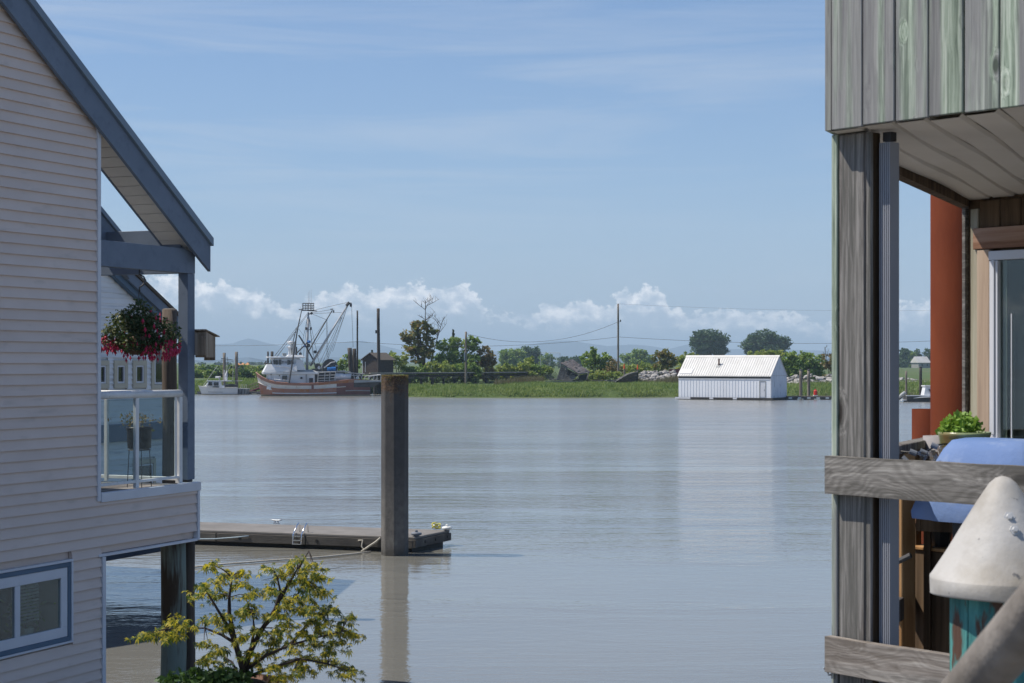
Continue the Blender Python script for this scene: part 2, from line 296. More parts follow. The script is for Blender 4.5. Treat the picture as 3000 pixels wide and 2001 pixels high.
mottled('hull_maroon', (0.17, 0.075, 0.065), (0.22, 0.10, 0.085), 0.6, 1.0, bmp=0.1)
mottled('boat_white', (0.70, 0.71, 0.71), (0.78, 0.78, 0.77), 0.45, 1.2, bmp=0.05, c3=(0.50, 0.43, 0.34), s3=2.2, c3lo=0.62, c3hi=0.8, s3stretch=(1, 1, 0.3))
mottled('boat_grey', (0.30, 0.31, 0.31), (0.40, 0.41, 0.40), 0.6, 1.5, bmp=0.1)
mottled('steel_dark', (0.05, 0.05, 0.052), (0.09, 0.088, 0.085), 0.6, 3, bmp=0.1)
mottled('steel_pale', (0.42, 0.42, 0.42), (0.52, 0.52, 0.51), 0.5, 3, bmp=0.1, c3=(0.30, 0.2, 0.14), s3=3, c3lo=0.6, c3hi=0.75)
mottled('wire', (0.06, 0.06, 0.065), (0.08, 0.08, 0.085), 0.6, 3, bmp=0)
mottled('window_dark', (0.02, 0.024, 0.028), (0.03, 0.034, 0.038), 0.08, 3, bmp=0, spec=0.6)
mottled('drum_blue', (0.02, 0.13, 0.38), (0.03, 0.17, 0.45), 0.5, 3, bmp=0)
mottled('tarp_white', (0.62, 0.63, 0.66), (0.72, 0.72, 0.74), 0.6, 3, bmp=0.2)
mottled('boathouse_wall', (0.78, 0.80, 0.83), (0.83, 0.84, 0.86), 0.5, 0.7, (1, 1, 0.3), bmp=0.15, rvar=0.07, c3=(0.48, 0.49, 0.5), s3=1.6, c3lo=0.64, c3hi=0.8)
mottled('boathouse_end_shaded', (0.60, 0.65, 0.72), (0.68, 0.72, 0.78), 0.6, 1.5, (1, 1, 0.4), bmp=0.2, c3=(0.36, 0.38, 0.42), s3=2.5, c3lo=0.55, c3hi=0.75)  # darker bluish copy of the white wall, gable shade put into the colour
mottled('boathouse_roof', (0.58, 0.57, 0.54), (0.66, 0.65, 0.62), 0.45, 0.8, (1, 1, 1), bmp=0.05, rvar=0.08, c3=(0.55, 0.52, 0.46), s3=2.0, c3lo=0.62, c3hi=0.85)
mottled('shingle_brown', (0.055, 0.043, 0.037), (0.085, 0.066, 0.056), 0.9, 4, (1, 1, 1), bmp=0.4, rvar=0.3)
mottled('shingle_red', (0.13, 0.06, 0.05), (0.17, 0.08, 0.065), 0.9, 4, (1, 1, 1), bmp=0.4, rvar=0.3)
mottled('shed_roof', (0.10, 0.085, 0.07), (0.14, 0.115, 0.09), 0.9, 4, bmp=0.3)
mottled('purple_deck', (0.20, 0.07, 0.11), (0.25, 0.10, 0.14), 0.8, 4, bmp=0.2)
mottled('orange_roof', (0.62, 0.28, 0.10), (0.68, 0.33, 0.13), 0.7, 0.5, bmp=0)
mottled('orange_paint', (0.65, 0.09, 0.02), (0.7, 0.12, 0.03), 0.6, 3, bmp=0)
mottled('red_paint', (0.5, 0.02, 0.015), (0.6, 0.03, 0.02), 0.5, 3, bmp=0)
mottled('dark_red', (0.16, 0.035, 0.04), (0.2, 0.05, 0.05), 0.6, 3, bmp=0)
mottled('house_far', (0.5, 0.48, 0.45), (0.6, 0.58, 0.55), 0.8, 0.3, bmp=0)
mottled('roof_shingle_old', (0.15, 0.13, 0.125), (0.22, 0.195, 0.185), 0.95, 3, bmp=0.5, rvar=0.5, c3=(0.20, 0.15, 0.10), s3=2.0, c3lo=0.55, c3hi=0.7)
glassmat('rail_glass', (0.82, 0.88, 0.89), 0.02, 0.02)
glassmat('bulb_glass', (0.85, 0.8, 0.75), 0.10, 0.03)
# window glass: dark pane that mirrors what stands opposite
m, t, b, out = newmat('window_glass')
b.inputs['Base Color'].default_value = (0.012, 0.014, 0.015, 1); b.inputs['Roughness'].default_value = 0.03
b.inputs['Specular IOR Level'].default_value = 0.5; b.inputs['Coat Weight'].default_value = 0.6; b.inputs['Coat Roughness'].default_value = 0.02
glassmat('house_glass', (0.72, 0.78, 0.76), 0.06, 0.01)
# mossy concrete pile: moss where the shaft nears its top
m, t, b, out = newmat('mossy_concrete')
tc = t.new('ShaderNodeTexCoord'); v = tc.outputs['Object']
n1 = t.noise(v, 5, 6, 0.65); n2 = t.noise(t.mapping(v, (1, 1, 0.25)), 3.0, 5)
c = t.mix(t.ramp(n1, [(0.35, 0), (0.65, 1)]), (0.10, 0.094, 0.086), (0.175, 0.165, 0.15))
z = t.new('ShaderNodeSeparateXYZ', inp={0: v}).outputs[2]
low = t.ramp(t.math('ADD', t.math('MULTIPLY', z, 0.25), t.math('MULTIPLY', n2, 0.25)), [(0.30, 0.0), (0.62, 0.75)])
c = t.mix(low, c, (0.055, 0.054, 0.055))
mossf = t.ramp(t.math('ADD', t.math('SUBTRACT', z, 3.55), t.math('MULTIPLY', t.math('SUBTRACT', n1, 0.5), 1.6)), [(0.16, 0.0), (0.5, 1.0)])
c = t.mix(mossf, c, t.mix(t.ramp(t.noise(v, 22, 4), [(0.4, 0), (0.6, 1)]), (0.06, 0.035, 0.02), (0.12, 0.075, 0.042)))
tide = t.ramp(z, [(0.0, 1.0), (0.08, 1.0), (0.28, 0.0)]); c = t.mix(t.math('MULTIPLY', tide, 0.7), c, (0.045, 0.042, 0.034))
t.l.new(c, b.inputs['Base Color']); b.inputs['Roughness'].default_value = 0.9
bump(t, b, t.math('ADD', t.noise(v, 45, 4), t.math('MULTIPLY', mossf, t.noise(v, 18, 4))), 0.8, 0.02)
# muddy river
m, t, b, out = newmat('river_water')
tc = t.new('ShaderNodeTexCoord'); v = tc.outputs['Object']
big = t.noise(t.mapping(v, (0.35, 1.0, 1)), 0.045, 4, 0.55)
cur = t.noise(t.mapping(v, (0.22, 1.0, 1), (7, 3, 0)), 0.20, 5, 0.6, 0.8)
c = t.mix(t.ramp(big, [(0.35, 0), (0.65, 1)]), (0.165, 0.165, 0.15), (0.215, 0.208, 0.178))
t.l.new(c, b.inputs['Base Color']); b.inputs['IOR'].default_value = 1.52
w1 = t.noise(t.mapping(v, (0.55, 1.0, 1), (0, 0, 0), (0, 0, R(8))), 0.9, 4, 0.6, 0.3)
w2 = t.noise(t.mapping(v, (0.6, 1.0, 1), (5, 0, 0), (0, 0, R(-6))), 3.4, 3, 0.55, 0.2)
w3 = t.noise(t.mapping(v, (0.7, 1.0, 1), (1, 9, 0)), 11.0, 2, 0.5)
y = t.new('ShaderNodeSeparateXYZ', inp={0: v}).outputs[1]
rough_far = t.ramp(t.math('DIVIDE', y, 240.0), [(0.10, 0.05), (0.18, 0.30), (0.30, 0.9), (0.8, 1.2)])
patch = t.ramp(cur, [(0.38, 0.22), (0.60, 1.15)])
amp = t.math('MULTIPLY', rough_far, patch)
h = t.math('ADD', t.math('MULTIPLY', w1, 0.10), t.math('ADD', t.math('MULTIPLY', w2, 0.050), t.math('MULTIPLY', w3, 0.020)))
h = t.math('MULTIPLY', h, t.math('ADD', amp, 0.055))
bump(t, b, h, 1.0, 1.0)
t.l.new(t.ramp(t.math('DIVIDE', y, 240.0), [(0.1, 0.04), (0.25, 0.09), (0.6, 0.20)]), b.inputs['Roughness'])
def mt(n): return MATS[n]

# ------------------------------------------------------------ mesh helpers
class MB:
    def __init__(s): s.v = []; s.f = []; s.m = []
    def add(s, vs, fs, mi=0):
        k = len(s.v); s.v += [tuple(p) for p in vs]
        for f in fs: s.f.append(tuple(i+k for i in f)); s.m.append(mi)
        return s
    def box(s, a, b, mi=0):
        (x0, y0, z0), (x1, y1, z1) = a, b
        return s.add([(x0, y0, z0), (x1, y0, z0), (x1, y1, z0), (x0, y1, z0), (x0, y0, z1), (x1, y0, z1), (x1, y1, z1), (x0, y1, z1)],
                     [(0, 3, 2, 1), (4, 5, 6, 7), (0, 1, 5, 4), (1, 2, 6, 5), (2, 3, 7, 6), (3, 0, 4, 7)], mi)
    def hexa(s, p, mi=0):      # 8 points: bottom ring 4, top ring 4
        return s.add(p, [(0, 3, 2, 1), (4, 5, 6, 7), (0, 1, 5, 4), (1, 2, 6, 5), (2, 3, 7, 6), (3, 0, 4, 7)], mi)
    def prism(s, poly, vec, mi=0):
        n = len(poly); vec = Vector(vec); p = [Vector(q) for q in poly]
        vs = p + [q+vec for q in p]
        fs = [tuple(range(n-1, -1, -1)), tuple(range(n, 2*n))] + [(i, (i+1) % n, n+(i+1) % n, n+i) for i in range(n)]
        return s.add(vs, fs, mi)
    def beam(s, p0, p1, w, h, up=(0, 0, 1), mi=0):
        p0, p1 = Vector(p0), Vector(p1); d = (p1-p0).normalized(); u = Vector(up)
        sd = d.cross(u)
        if sd.length < 1e-4: sd = d.cross(Vector((1, 0, 0)))
        sd.normalize(); u = sd.cross(d).normalized()
        a, c = sd*w/2, u*h/2
        q = [p0-a-c, p0+a-c, p1+a-c, p1-a-c, p0-a+c, p0+a+c, p1+a+c, p1-a+c]
        return s.hexa(q, mi)
    def tube(s, pts, rad, n=8, mi=0, caps=True):
        pts = [Vector(p) for p in pts]
        if not isinstance(rad, (list, tuple)): rad = [rad]*len(pts)
        k = len(s.v); ref = None
        for i, p in enumerate(pts):
            d = (pts[min(i+1, len(pts)-1)]-pts[max(i-1, 0)])
            if d.length < 1e-9: d = Vector((0, 0, 1))
            d.normalize()
            if ref is None: ref = Vector((0, 0, 1)) if abs(d.z) < 0.9 else Vector((1, 0, 0))
            a = d.cross(ref)
            if a.length < 1e-4: a = d.cross(Vector((0, 1, 0)))
            a.normalize(); b = d.cross(a).normalized(); ref = a.cross(d)
            for j in range(n):
                th = 2*math.pi*j/n
                s.v.append(tuple(p+a*math.cos(th)*rad[i]+b*math.sin(th)*rad[i]))
        for i in range(len(pts)-1):
            for j in range(n):
                s.f.append((k+i*n+j, k+i*n+(j+1) % n, k+(i+1)*n+(j+1) % n, k+(i+1)*n+j)); s.m.append(mi)
        if caps:
            s.f.append(tuple(k+j for j in range(n-1, -1, -1))); s.m.append(mi)
            s.f.append(tuple(k+(len(pts)-1)*n+j for j in range(n))); s.m.append(mi)
        return s
    def lathe(s, prof, n=20, c=(0, 0, 0), mi=0, rot=0.0, caps=True):
        k = len(s.v)
        for (r, z) in prof:
            for j in range(n):
                th = rot+2*math.pi*j/n; s.v.append((c[0]+r*math.cos(th), c[1]+r*math.sin(th), c[2]+z))
        for i in range(len(prof)-1):
            for j in range(n):
                s.f.append((k+i*n+j, k+i*n+(j+1) % n, k+(i+1)*n+(j+1) % n, k+(i+1)*n+j)); s.m.append(mi)
        if caps:
            s.f.append(tuple(k+j for j in range(n-1, -1, -1))); s.m.append(mi)
            s.f.append(tuple(k+(len(prof)-1)*n+j for j in range(n))); s.m.append(mi)
        return s
    def build(s, name, mats, parent=None, loc=None, smooth=False, bevel=0.0, rot=None):
        me = bpy.data.meshes.new(name); me.from_pydata(s.v, [], s.f); 
        if isinstance(mats, str): mats = [mats]
        for q in mats: me.materials.append(mt(q))
        if len(mats) > 1: me.polygons.foreach_set('material_index', s.m)
        me.update()
        bm = bmesh.new(); bm.from_mesh(me); bmesh.ops.recalc_face_normals(bm, faces=bm.faces); bm.to_mesh(me); bm.free()
        if smooth: me.shade_smooth() if smooth is True else me.shade_auto_smooth(angle=R(smooth)) if hasattr(me, 'shade_auto_smooth') else me.shade_smooth()
        return link(name, me, parent, loc, bevel, rot)
def link(name, me, parent=None, loc=None, bevel=0.0, rot=None):
    o = bpy.data.objects.new(name, me); COL.objects.link(o)
    if parent is not None: o.parent = parent
    if loc is not None: o.location = loc
    if rot is not None: o.rotation_euler = rot
    if bevel:
        b = o.modifiers.new('bevel', 'BEVEL'); b.width = bevel; b.segments = 1; b.limit_method = 'ANGLE'; b.angle_limit = R(40)
    return o
def tag(o, label, cat, group=None):
    o['label'] = label; o['category'] = cat
    if group: o['group'] = group
    return o
def thing(name, label, cat, loc=(0, 0, 0), rz=0.0, group=None):
    o = bpy.data.objects.new(name, None); COL.objects.link(o); o.location = loc; o.rotation_euler = (0, 0, rz)
    o.empty_display_size = 0.2
    return tag(o, label, cat, group)
def struct(o, kind='structure'): o['kind'] = kind; return o
def copy_tree(o, parent=None):
    c = o.copy(); COL.objects.link(c)
    if parent is not None: c.parent = parent
    for ch in o.children: copy_tree(ch, c)
    return c
def P(px, py, d): return Vector(((px-CX)/F*d, d, HC-(py-HY)/F*d))      # a point seen at a photo pixel, at depth d
def DW(py, z=0.0): return (HC-z)*F/(py-HY)                             # depth of a point standing on a level
def quads_mesh(name, V, mats, n=4):
    """V: (faces, n, 3) array -> mesh of loose n-gons"""
    V = np.asarray(V, dtype=np.float32); k = V.shape[0]
    me = bpy.data.meshes.new(name)
    me.vertices.add(k*n); me.vertices.foreach_set('co', V.reshape(-1))
    me.loops.add(k*n); me.loops.foreach_set('vertex_index', np.arange(k*n, dtype=np.int32))
    me.polygons.add(k); me.polygons.foreach_set('loop_start', np.arange(0, k*n, n, dtype=np.int32))
    me.update(calc_edges=True)
    for q in ([mats] if isinstance(mats, str) else mats): me.materials.append(mt(q))
    return me
def unit(a): return a/np.maximum(np.linalg.norm(a, axis=-1, keepdims=True), 1e-9)
def leaves(cent, size, rng, up=0.3, asp=0.6, droop=0.0):
    """pointed leaf faces (4-gons) round the given centres, random facing with a bias upward"""
    k = len(cent); nrm = unit(rng.normal(size=(k, 3)) + np.array([0, 0, up*2]))
    t1 = unit(np.cross(nrm, rng.normal(size=(k, 3)))); t1[:, 2] -= droop; t1 = unit(t1); t2 = unit(np.cross(nrm, t1))
    s = (size*(0.6+0.8*rng.random(k)))[:, None]
    return np.stack([cent-t1*s*0.5, cent+t2*s*asp*0.5, cent+t1*s*0.5, cent-t2*s*asp*0.5], 1)
# ------------------------------------------------------------ water and land
mb = MB(); 
mb.add([(-6000, -60, 0), (6000, -60, 0), (6000, 400, 0), (-6000, 400, 0)], [(0, 1, 2, 3)])
struct(mb.build('river_water', 'river_water'))
# far shore: shoreline polyline (X, depth), then bank profile landwards
SH = [(-6000, 240), (-260, 238), (-60, 237), (-44, 236), (-36, 243), (-30, 247), (-22, 246), (-18.6, 243), (-16.6, 234), (-14.6, 221), (-12, 217), (-8, 214.5), (0, 214), (6, 213.5), (14, 214), (20, 216), (33, 215), (40, 214), (52, 222), (75, 226), (300, 230), (6000, 236)]
SH = sorted(SH, key=lambda q: q[0])
SHX = np.array([q[0] for q in SH]); SHY = np.array([q[1] for q in SH])
def shore(x): return float(np.interp(x, SHX, SHY))
PROF = [(-3, -0.8), (0, -0.12), (1.0, 0.5), (3, 0.95), (11, 1.22), (17, 1.3), (23, 1.35), (30, 1.45), (45, 1.65), (120, 1.75), (400, 1.8), (1500, 1.9), (9000, 2.2)]
def creek(x, d): return 0.65*min(1, max(0, (3-x)/5))*min(1, max(0, (x+45)/10))*math.exp(-((d-23)/8)**2)
def ground_z(x, y):
    d = y-shore(x); return float(np.interp(d, [p[0] for p in PROF], [p[1] for p in PROF]))-creek(x, d)
xs = np.unique(np.concatenate([np.array([-6000, -2500, -1200, -600, -300, -150, -100.]), np.linspace(-75, 85, 81), np.array([100, 150, 300, 600, 1200, 2500, 6000.])]))
mb = MB(); nP = len(PROF)
for x in xs:
    for i, (d, z) in enumerate(PROF):
        jz = 0.0 if i < 2 or i > 8 else 0.10*math.sin(x*0.37+i*1.7)+0.07*math.sin(x*0.9+i)
        yy = shore(x)+d
        if i >= 11: yy = 250+d
        mb.v.append((x, yy, z+jz-creek(x, d)))
for a in range(len(xs)-1):
    for i in range(nP-1):
        mb.f.append((a*nP+i, (a+1)*nP+i, (a+1)*nP+i+1, a*nP+i+1)); mb.m.append(0)
struct(mb.build('far_bank_ground', 'grass_ground', smooth=True))
# distant mountain range, two ridges
def ridge(name, dist, pts, seed, jag):
    rr = random.Random(seed); mb = MB(); n = 260
    xs = np.linspace(-1400, 4400, n); pk = np.interp(xs, [p[0] for p in pts], [p[1] for p in pts])
    for i in range(n):
        h = (HY-pk[i])/F*dist + HC + jag*(math.sin(i*0.55+seed)+0.6*math.sin(i*1.3+2*seed)+0.5*rr.random())
        X = pxa(xs[i])*dist
        mb.v += [(X, dist-h*1.6, -2), (X, dist-h*0.5+rr.uniform(-20, 20), h*0.62), (X, dist, max(h, 1)), (X, dist+h*1.5, -2)]
    for i in range(n-1):
        for k in range(3): mb.f.append((4*i+k, 4*(i+1)+k, 4*(i+1)+k+1, 4*i+k+1)); mb.m.append(0)
    return struct(mb.build(name, 'mountain', smooth=True))
ridge('mountains', 8200, [(-1400, 1030), (-300, 1020), (300, 1025), (560, 1012), (640, 1008), (690, 1006), (715, 991), (735, 990), (770, 1002), (800, 1010), (860, 1022), (930, 1014), (1000, 1003), (1060, 998), (1110, 1012), (1180, 1026), (1300, 1034), (1450, 1030), (1540, 1012), (1600, 1003), (1660, 998), (1720, 1004), (1780, 1014), (1850, 1010), (1920, 1016), (1960, 1022), (2000, 1012), (2030, 1006), (2080, 1016), (2140, 1024), (2230, 1020), (2340, 1026), (2450, 1030), (2700, 1033), (3300, 1028), (4400, 1030)], 3, 1.6)
ridge('foothills', 5200, [(-1400, 1050), (400, 1050), (600, 1056), (660, 1052), (720, 1047), (780, 1056), (900, 1052), (960, 1046), (1050, 1050), (1150, 1056), (1500, 1052), (1800, 1050), (2000, 1044), (2060, 1046), (2200, 1052), (2500, 1052), (3300, 1050), (4400, 1052)], 5, 0.7)

# ------------------------------------------------------------ near house with the covered corner balcony
HA = math.atan2(0.918, 0.397)
C0 = (-5.176, 21.3, 0)
H = thing('waterfront_house', 'beige lap sided house on piles with blue rake board and glass corner balcony', 'house', C0, HA)
def rake(x): return 7.45-0.679*x
APX = -6.0
def top_at(x): return rake(x) if x > APX else rake(APX)-0.679*(APX-x)
core = MB()
core.prism([(-12, 0.62, 0.42), (-0.01, 0.62, 0.42), (-0.01, 0.62, rake(-0.01)-0.02), (APX, 0.62, rake(APX)-0.02), (-12, 0.62, top_at(-12)-0.02)], (0, 7.4, 0))
core.prism([(-12, 0.03, 2.05), (-0.01, 0.03, 2.05), (-0.01, 0.03, rake(-0.01)-0.02), (APX, 0.03, rake(APX)-0.02), (-12, 0.03, top_at(-12)-0.02)], (0, 0.585, 0))
core.box((-12, 0.03, 0.42), (-2.55, 0.615, 2.045)); core.box((-0.6, 0.03, 0.42), (-0.01, 0.615, 2.045)); core.box((-2.545, 0.03, 0.42), (-0.605, 0.615, 1.14))
wall = core.build('wall', 'siding', H)
EXP = 0.127
k = 0; z = 0.42
openings = [(-2.6, -0.53, 1.085, 2.10)]
while z < rake(APX)-0.08:
    z1 = min(z+EXP, rake(APX)-0.06)
    xr = 0.045 if z1 < 2.14 else (2.145 if z1 < 2.84 else -0.045)
    if 2.0 < z and z < 2.84 and z1 < 2.84: xr = 2.145
    if z1 >= 2.08 and z < 2.10: xr = 0.045
    xl = -12.0
    segs = [(xl, xr)]
    for (a, b, c, d) in openings:
        if z1 > c+0.01 and z < d-0.01:
            segs = [(xl, a), (b, xr)]
    for (a, b) in segs:
        def cl(x, zz):      # clip by the rake
            mx = (7.43-zz)/0.679; mn = 2*APX-mx
            return max(min(x, mx), mn)
        a0, b0, a1, b1 = cl(a, z), cl(b, z), cl(a, z1), cl(b, z1)
        m = MB()
        q = [(a0, -0.042, z), (b0, -0.042, z), (b0, 0.02, z), (a0, 0.02, z), (a1, -0.012, z1+0.004), (b1, -0.012, z1+0.004), (b1, 0.02, z1+0.004), (a1, 0.02, z1+0.004)]
        m.hexa(q); m.build('lap_board', 'siding', wall)
    z = z1; k += 1
# deck box of the balcony
DB = 1.75
m = MB(); m.box((0.0, 0.03, 2.10), (2.12, DB, 2.80)); dk = m.build('balcony_deck', 'siding', H)
for i in range(11):
    m = MB(); m.box((0.01, 0.03+i*0.157, 2.804), (2.12, 0.03+i*0.157+0.15, 2.832)); m.build('deck_board', 'grey_plank', dk)
def part(name, mat, fn, parent=H, bevel=0.004, **kw):
    m = MB(); fn(m); return m.build(name, mat, parent, bevel=bevel, **kw)
part('corner_trim', 'trim_white', lambda m: m.box((-0.05, -0.052, 2.76), (0.012, 0.03, rake(0)-0.02)))
part('deck_trim', 'trim_white', lambda m: m.box((0.016, -0.06, 2.745), (2.21, 0.03, 2.862)))
part('edge_trim', 'trim_white', lambda m: m.box((2.15, -0.05, 2.07), (2.2, 0.03, 2.742)))
part('edge_return', 'siding', lambda m: m.box((2.125, 0.034, 2.10), (2.19, DB, 2.74)))
part('bottom_trim', 'trim_white', lambda m: m.box((-0.02, -0.046, 2.062), (2.146, 0.02, 2.096)))
part('lower_corner_trim', 'trim_white', lambda m: m.box((0.05, -0.05, 0.3), (0.115, 0.03, 2.058)))
# rake board, roof edge, soffit strip
def slab(m, x0, x1, lo, hi, y0, y1):   # sloped slab between rake(x)+lo and rake(x)+hi
    m.prism([(x0, y0, rake(x0)+lo), (x1, y0, rake(x1)+lo), (x1, y0, rake(x1)+hi), (x0, y0, rake(x0)+hi)], (0, y1-y0, 0))
def rakeend(m):
    x0, x1 = APX, 2.335
    m.prism([(x0, -0.13, rake(x0)-0.14), (x1-0.2, -0.13, rake(x1-0.2)-0.14), (x1, -0.13, rake(x1)-0.13), (x1, -0.13, rake(x1)+0.23), (x0, -0.13, rake(x0)+0.23)], (0, 0.05, 0))
part('rake_board', 'blue_paint', rakeend)
part('roof_edge', 'roof_metal', lambda m: slab(m, APX, 2.355, 0.234, 0.345, -0.17, 0.5))
part('main_roof', 'roof_metal', lambda m: (slab(m, APX, -0.06, 0.132, 0.33, 0.505, 8.2),
     m.prism([(APX, -0.1, rake(APX)+0.13), (APX, -0.1, rake(APX)+0.48), (-12.6, -0.1, top_at(-12.6)+0.48), (-12.6, -0.1, top_at(-12.6)+0.13)], (0, 8.3, 0))))
for i in range(16):
    x0 = -0.28+i*0.158
    def f(m, x0=x0): slab(m, x0, min(x0+0.143, 2.24), 0.006, 0.024, -0.078, 0.43)
    part('soffit_panel', 'soffit', f, bevel=0)
part('frieze_board', 'blue_paint', lambda m: slab(m, APX, -0.285, 0.004, 0.125, -0.078, 0.03), bevel=0)
part('soffit_edge', 'blue_paint', lambda m: slab(m, -0.3, 2.26, 0.0, 0.13, 0.434, 0.47))
part('strip_core', 'dark_inside', lambda m: slab(m, -0.3, 2.22, 0.05, 0.228, -0.07, 0.43))
part('far_rake_board', 'blue_paint', lambda m: slab(m, -0.1, 2.545, -0.05, 0.38, 1.36, 1.45))
part('far_roof_edge', 'roof_metal', lambda m: slab(m, -0.1, 2.575, 0.384, 0.46, 1.33, 1.8))
part('gable_beam', 'blue_paint', lambda m: m.prism([(0.016, 0.0, 5.70), (2.155, 0.0, 5.70), (2.155, 0.0, rake(2.155)-0.01), (1.90, 0.0, 6.03), (0.016, 0.0, 6.03)], (0, 0.13, 0)))
part('eave_beam', 'blue_paint', lambda m: m.box((2.0, 0.134, 5.702), (2.1, 1.7, 6.30)))
part('balcony_post', 'blue_paint', lambda m: m.box((1.985, 0.004, 2.90), (2.152, 0.16, 5.697)))
part('post_foot', 'steel_dark', lambda m: m.box((2.01, 0.03, 2.864), (2.13, 0.13, 2.897)), bevel=0)
part('far_balcony_post', 'blue_paint', lambda m: m.box((1.985, 1.55, 2.864), (2.14, 1.7, 5.70)))
# railing with glass panels
RL = thing  # noqa
rail = part('railing', 'rail_white', lambda m: m.tube([(0.02, 0.06, 4.075), (0.4, 0.06, 4.08), (1.88, 0.06, 4.075)], 0.052, 10), bevel=0, smooth=True)
for nm, fn in [('rail_post', lambda m: m.box((0.86, 0.035, 2.864), (0.925, 0.085, 4.03))), ('rail_post', lambda m: m.box((1.83, 0.03, 2.864), (1.90, 0.10, 4.03))),
               ('bottom_rail', lambda m: m.box((0.02, 0.04, 2.93), (1.828, 0.08, 2.965))),
               ('rail_post', lambda m: m.box((1.83, 1.22, 2.864), (1.88, 1.27, 4.03))), ('bottom_rail', lambda m: m.box((1.84, 0.102, 2.90), (1.875, 1.7, 2.945))),
               ('end_rail', lambda m: m.tube([(1.86, 0.11, 4.07), (1.86, 1.7, 4.07)], 0.04, 8)), ('pane_bead', lambda m: m.box((1.76, 0.05, 2.966), (1.80, 0.07, 4.028)))]:
    part(nm, 'rail_white', fn, rail, bevel=0.003)
for nm, fn in [('glass_pane', lambda m: m.box((0.03, 0.056, 2.968), (0.858, 0.062, 4.02))), ('glass_pane', lambda m: m.box((0.928, 0.056, 2.968), (1.758, 0.062, 4.02))),
               ('glass_pane', lambda m: m.box((1.857, 0.104, 2.948), (1.862, 1.218, 4.02)))]:
    part(nm, 'rail_glass', fn, rail, bevel=0)
# lower window
win = part('window', 'trim_white', lambda m: (m.box((-2.6, -0.05, 2.07), (-0.53, 0.03, 2.10)), m.box((-2.6, -0.05, 1.085), (-0.53, 0.03, 1.11)), m.box((-0.565, -0.05, 1.112), (-0.531, 0.03, 2.068)), m.box((-2.6, -0.05, 1.112), (-2.565, 0.03, 2.068))), bevel=0.002)
def frame(m, x0, x1, z0, z1, w, y0, y1):
    m.box((x0, y0, z0), (x1, y1, z0+w)); m.box((x0, y0, z1-w), (x1, y1, z1)); m.box((x0, y0, z0+w), (x0+w, y1, z1-w)); m.box((x1-w, y0, z0+w), (x1, y1, z1-w))
part('blue_casing', 'blue_trim', lambda m: frame(m, -2.56, -0.568, 1.113, 2.066, 0.055, -0.042, 0.02), win)
part('sash', 'trim_white', lambda m: (frame(m, -2.5, -0.626, 1.17, 2.008, 0.12, -0.034, 0.02), m.box((-1.58, -0.033, 1.29), (-1.49, 0.02, 1.888))), win)
part('pane', 'house_glass', lambda m: m.box((-1.49, -0.012, 1.29), (-0.746, -0.006, 1.888)), win, bevel=0)
part('pane', 'house_glass', lambda m: m.box((-2.38, -0.012, 1.29), (-1.58, -0.006, 1.888)), win, bevel=0)
part('interior', 'dark_inside', lambda m: (m.box((-2.54, 0.60, 1.145), (-0.61, 0.612, 2.04)), m.box((-2.54, 0.03, 1.143), (-0.61, 0.60, 1.15))), win, bevel=0)
for q in range(12): part('reflection_slat', 'inside_grey', lambda m: m.box((-1.42, 0.055, 1.42+q*0.04), (-1.05, 0.068, 1.445+q*0.04)), win, bevel=0)  # pale slats added in place of the reflection across the pane
ip = thing('reflection_plant', 'added leafy potted plant standing in for greenery mirrored in the lower house window', 'plant', Vector(C0)+Matrix.Rotation(HA, 3, 'Z') @ Vector((-1.0, 0.3, 1.151)))  # plant added in place of the greenery this window should mirror
m = MB(); m.lathe([(0.08, 0), (0.11, 0.16), (0.10, 0.16), (0.01, 0.14)], 14); m.build('pot', 'plastic_white', ip)
g = np.random.default_rng(77); cl = g.normal(size=(160, 3))*np.array([0.10, 0.07, 0.09])+np.array([0, 0, 0.34]); link('leaves', quads_mesh('leaves', leaves(cl, 0.09, g, 0.3, 0.5), 'leaf_light'), ip)
m = MB(); [m.tube([(0, 0, 0.12), (0.05*math.cos(q), 0.05*math.sin(q), 0.36)], 0.006, 4) for q in range(5)]; m.build('stems', 'bark', ip)
# piles that carry the balcony corner
def pile(name, label, x, y, z0, z1, r, mat, group=None, lean=(0, 0), n=14, cap=None, cat='pile', seed=1):
    rr = random.Random(seed); t = thing(name, label, cat, (x, y, z0), 0, group)
    h = z1-z0; m = MB(); N = 7
    pts = [(lean[0]*i/N+rr.uniform(-1, 1)*r*0.05, lean[1]*i/N, h*i/N) for i in range(N+1)]
    m.tube(pts, [r*(1.04-0.10*i/N+rr.uniform(-0.02, 0.02)) for i in range(N+1)], n)
    m.build('shaft', mat, t, smooth=50)
    if cap: m = MB(); m.lathe([(r*1.05, 0), (r*1.05, 0.06), (0.02, 0.06+r*0.5)], 12, (lean[0], lean[1], h)); m.build('cap', cap, t)
    else: m = MB(); m.lathe([(r*0.9, 0.0), (r*0.8, r*0.1), (r*0.3, r*0.14)], n, (lean[0], lean[1], h)); m.build('top', 'pile_grey', t)
    return t
p = P(508, 1800, 23.2); pile('timber_pile', 'thick dark timber pile streaked green under the beige house balcony', p.x, p.y, -1.5, 2.06, 0.175, 'pile_green', seed=2)
p = P(553, 1800, 23.45); pile('timber_pile', 'slimmer grey timber pile tight against the thick pile under the balcony', p.x, p.y, -1.5, 2.055, 0.09, 'pile_brown', seed=3)
for i, (x, y) in enumerate([(-0.3, 3.2), (-4, 0.9), (-8, 0.9), (1.6, 6.4), (-3, 6.4)]):
    m = MB(); m.tube([(x, y, -1.5), (x, y, 0.44 if x < 0 else 0.43)], 0.17, 10)
    if x < 0: m.build('support_pile', 'creosote', H)

# things on the balcony
def hl(x, y, z): return Vector(C0) + Matrix.Rotation(HA, 3, 'Z') @ Vector((x, y, z))
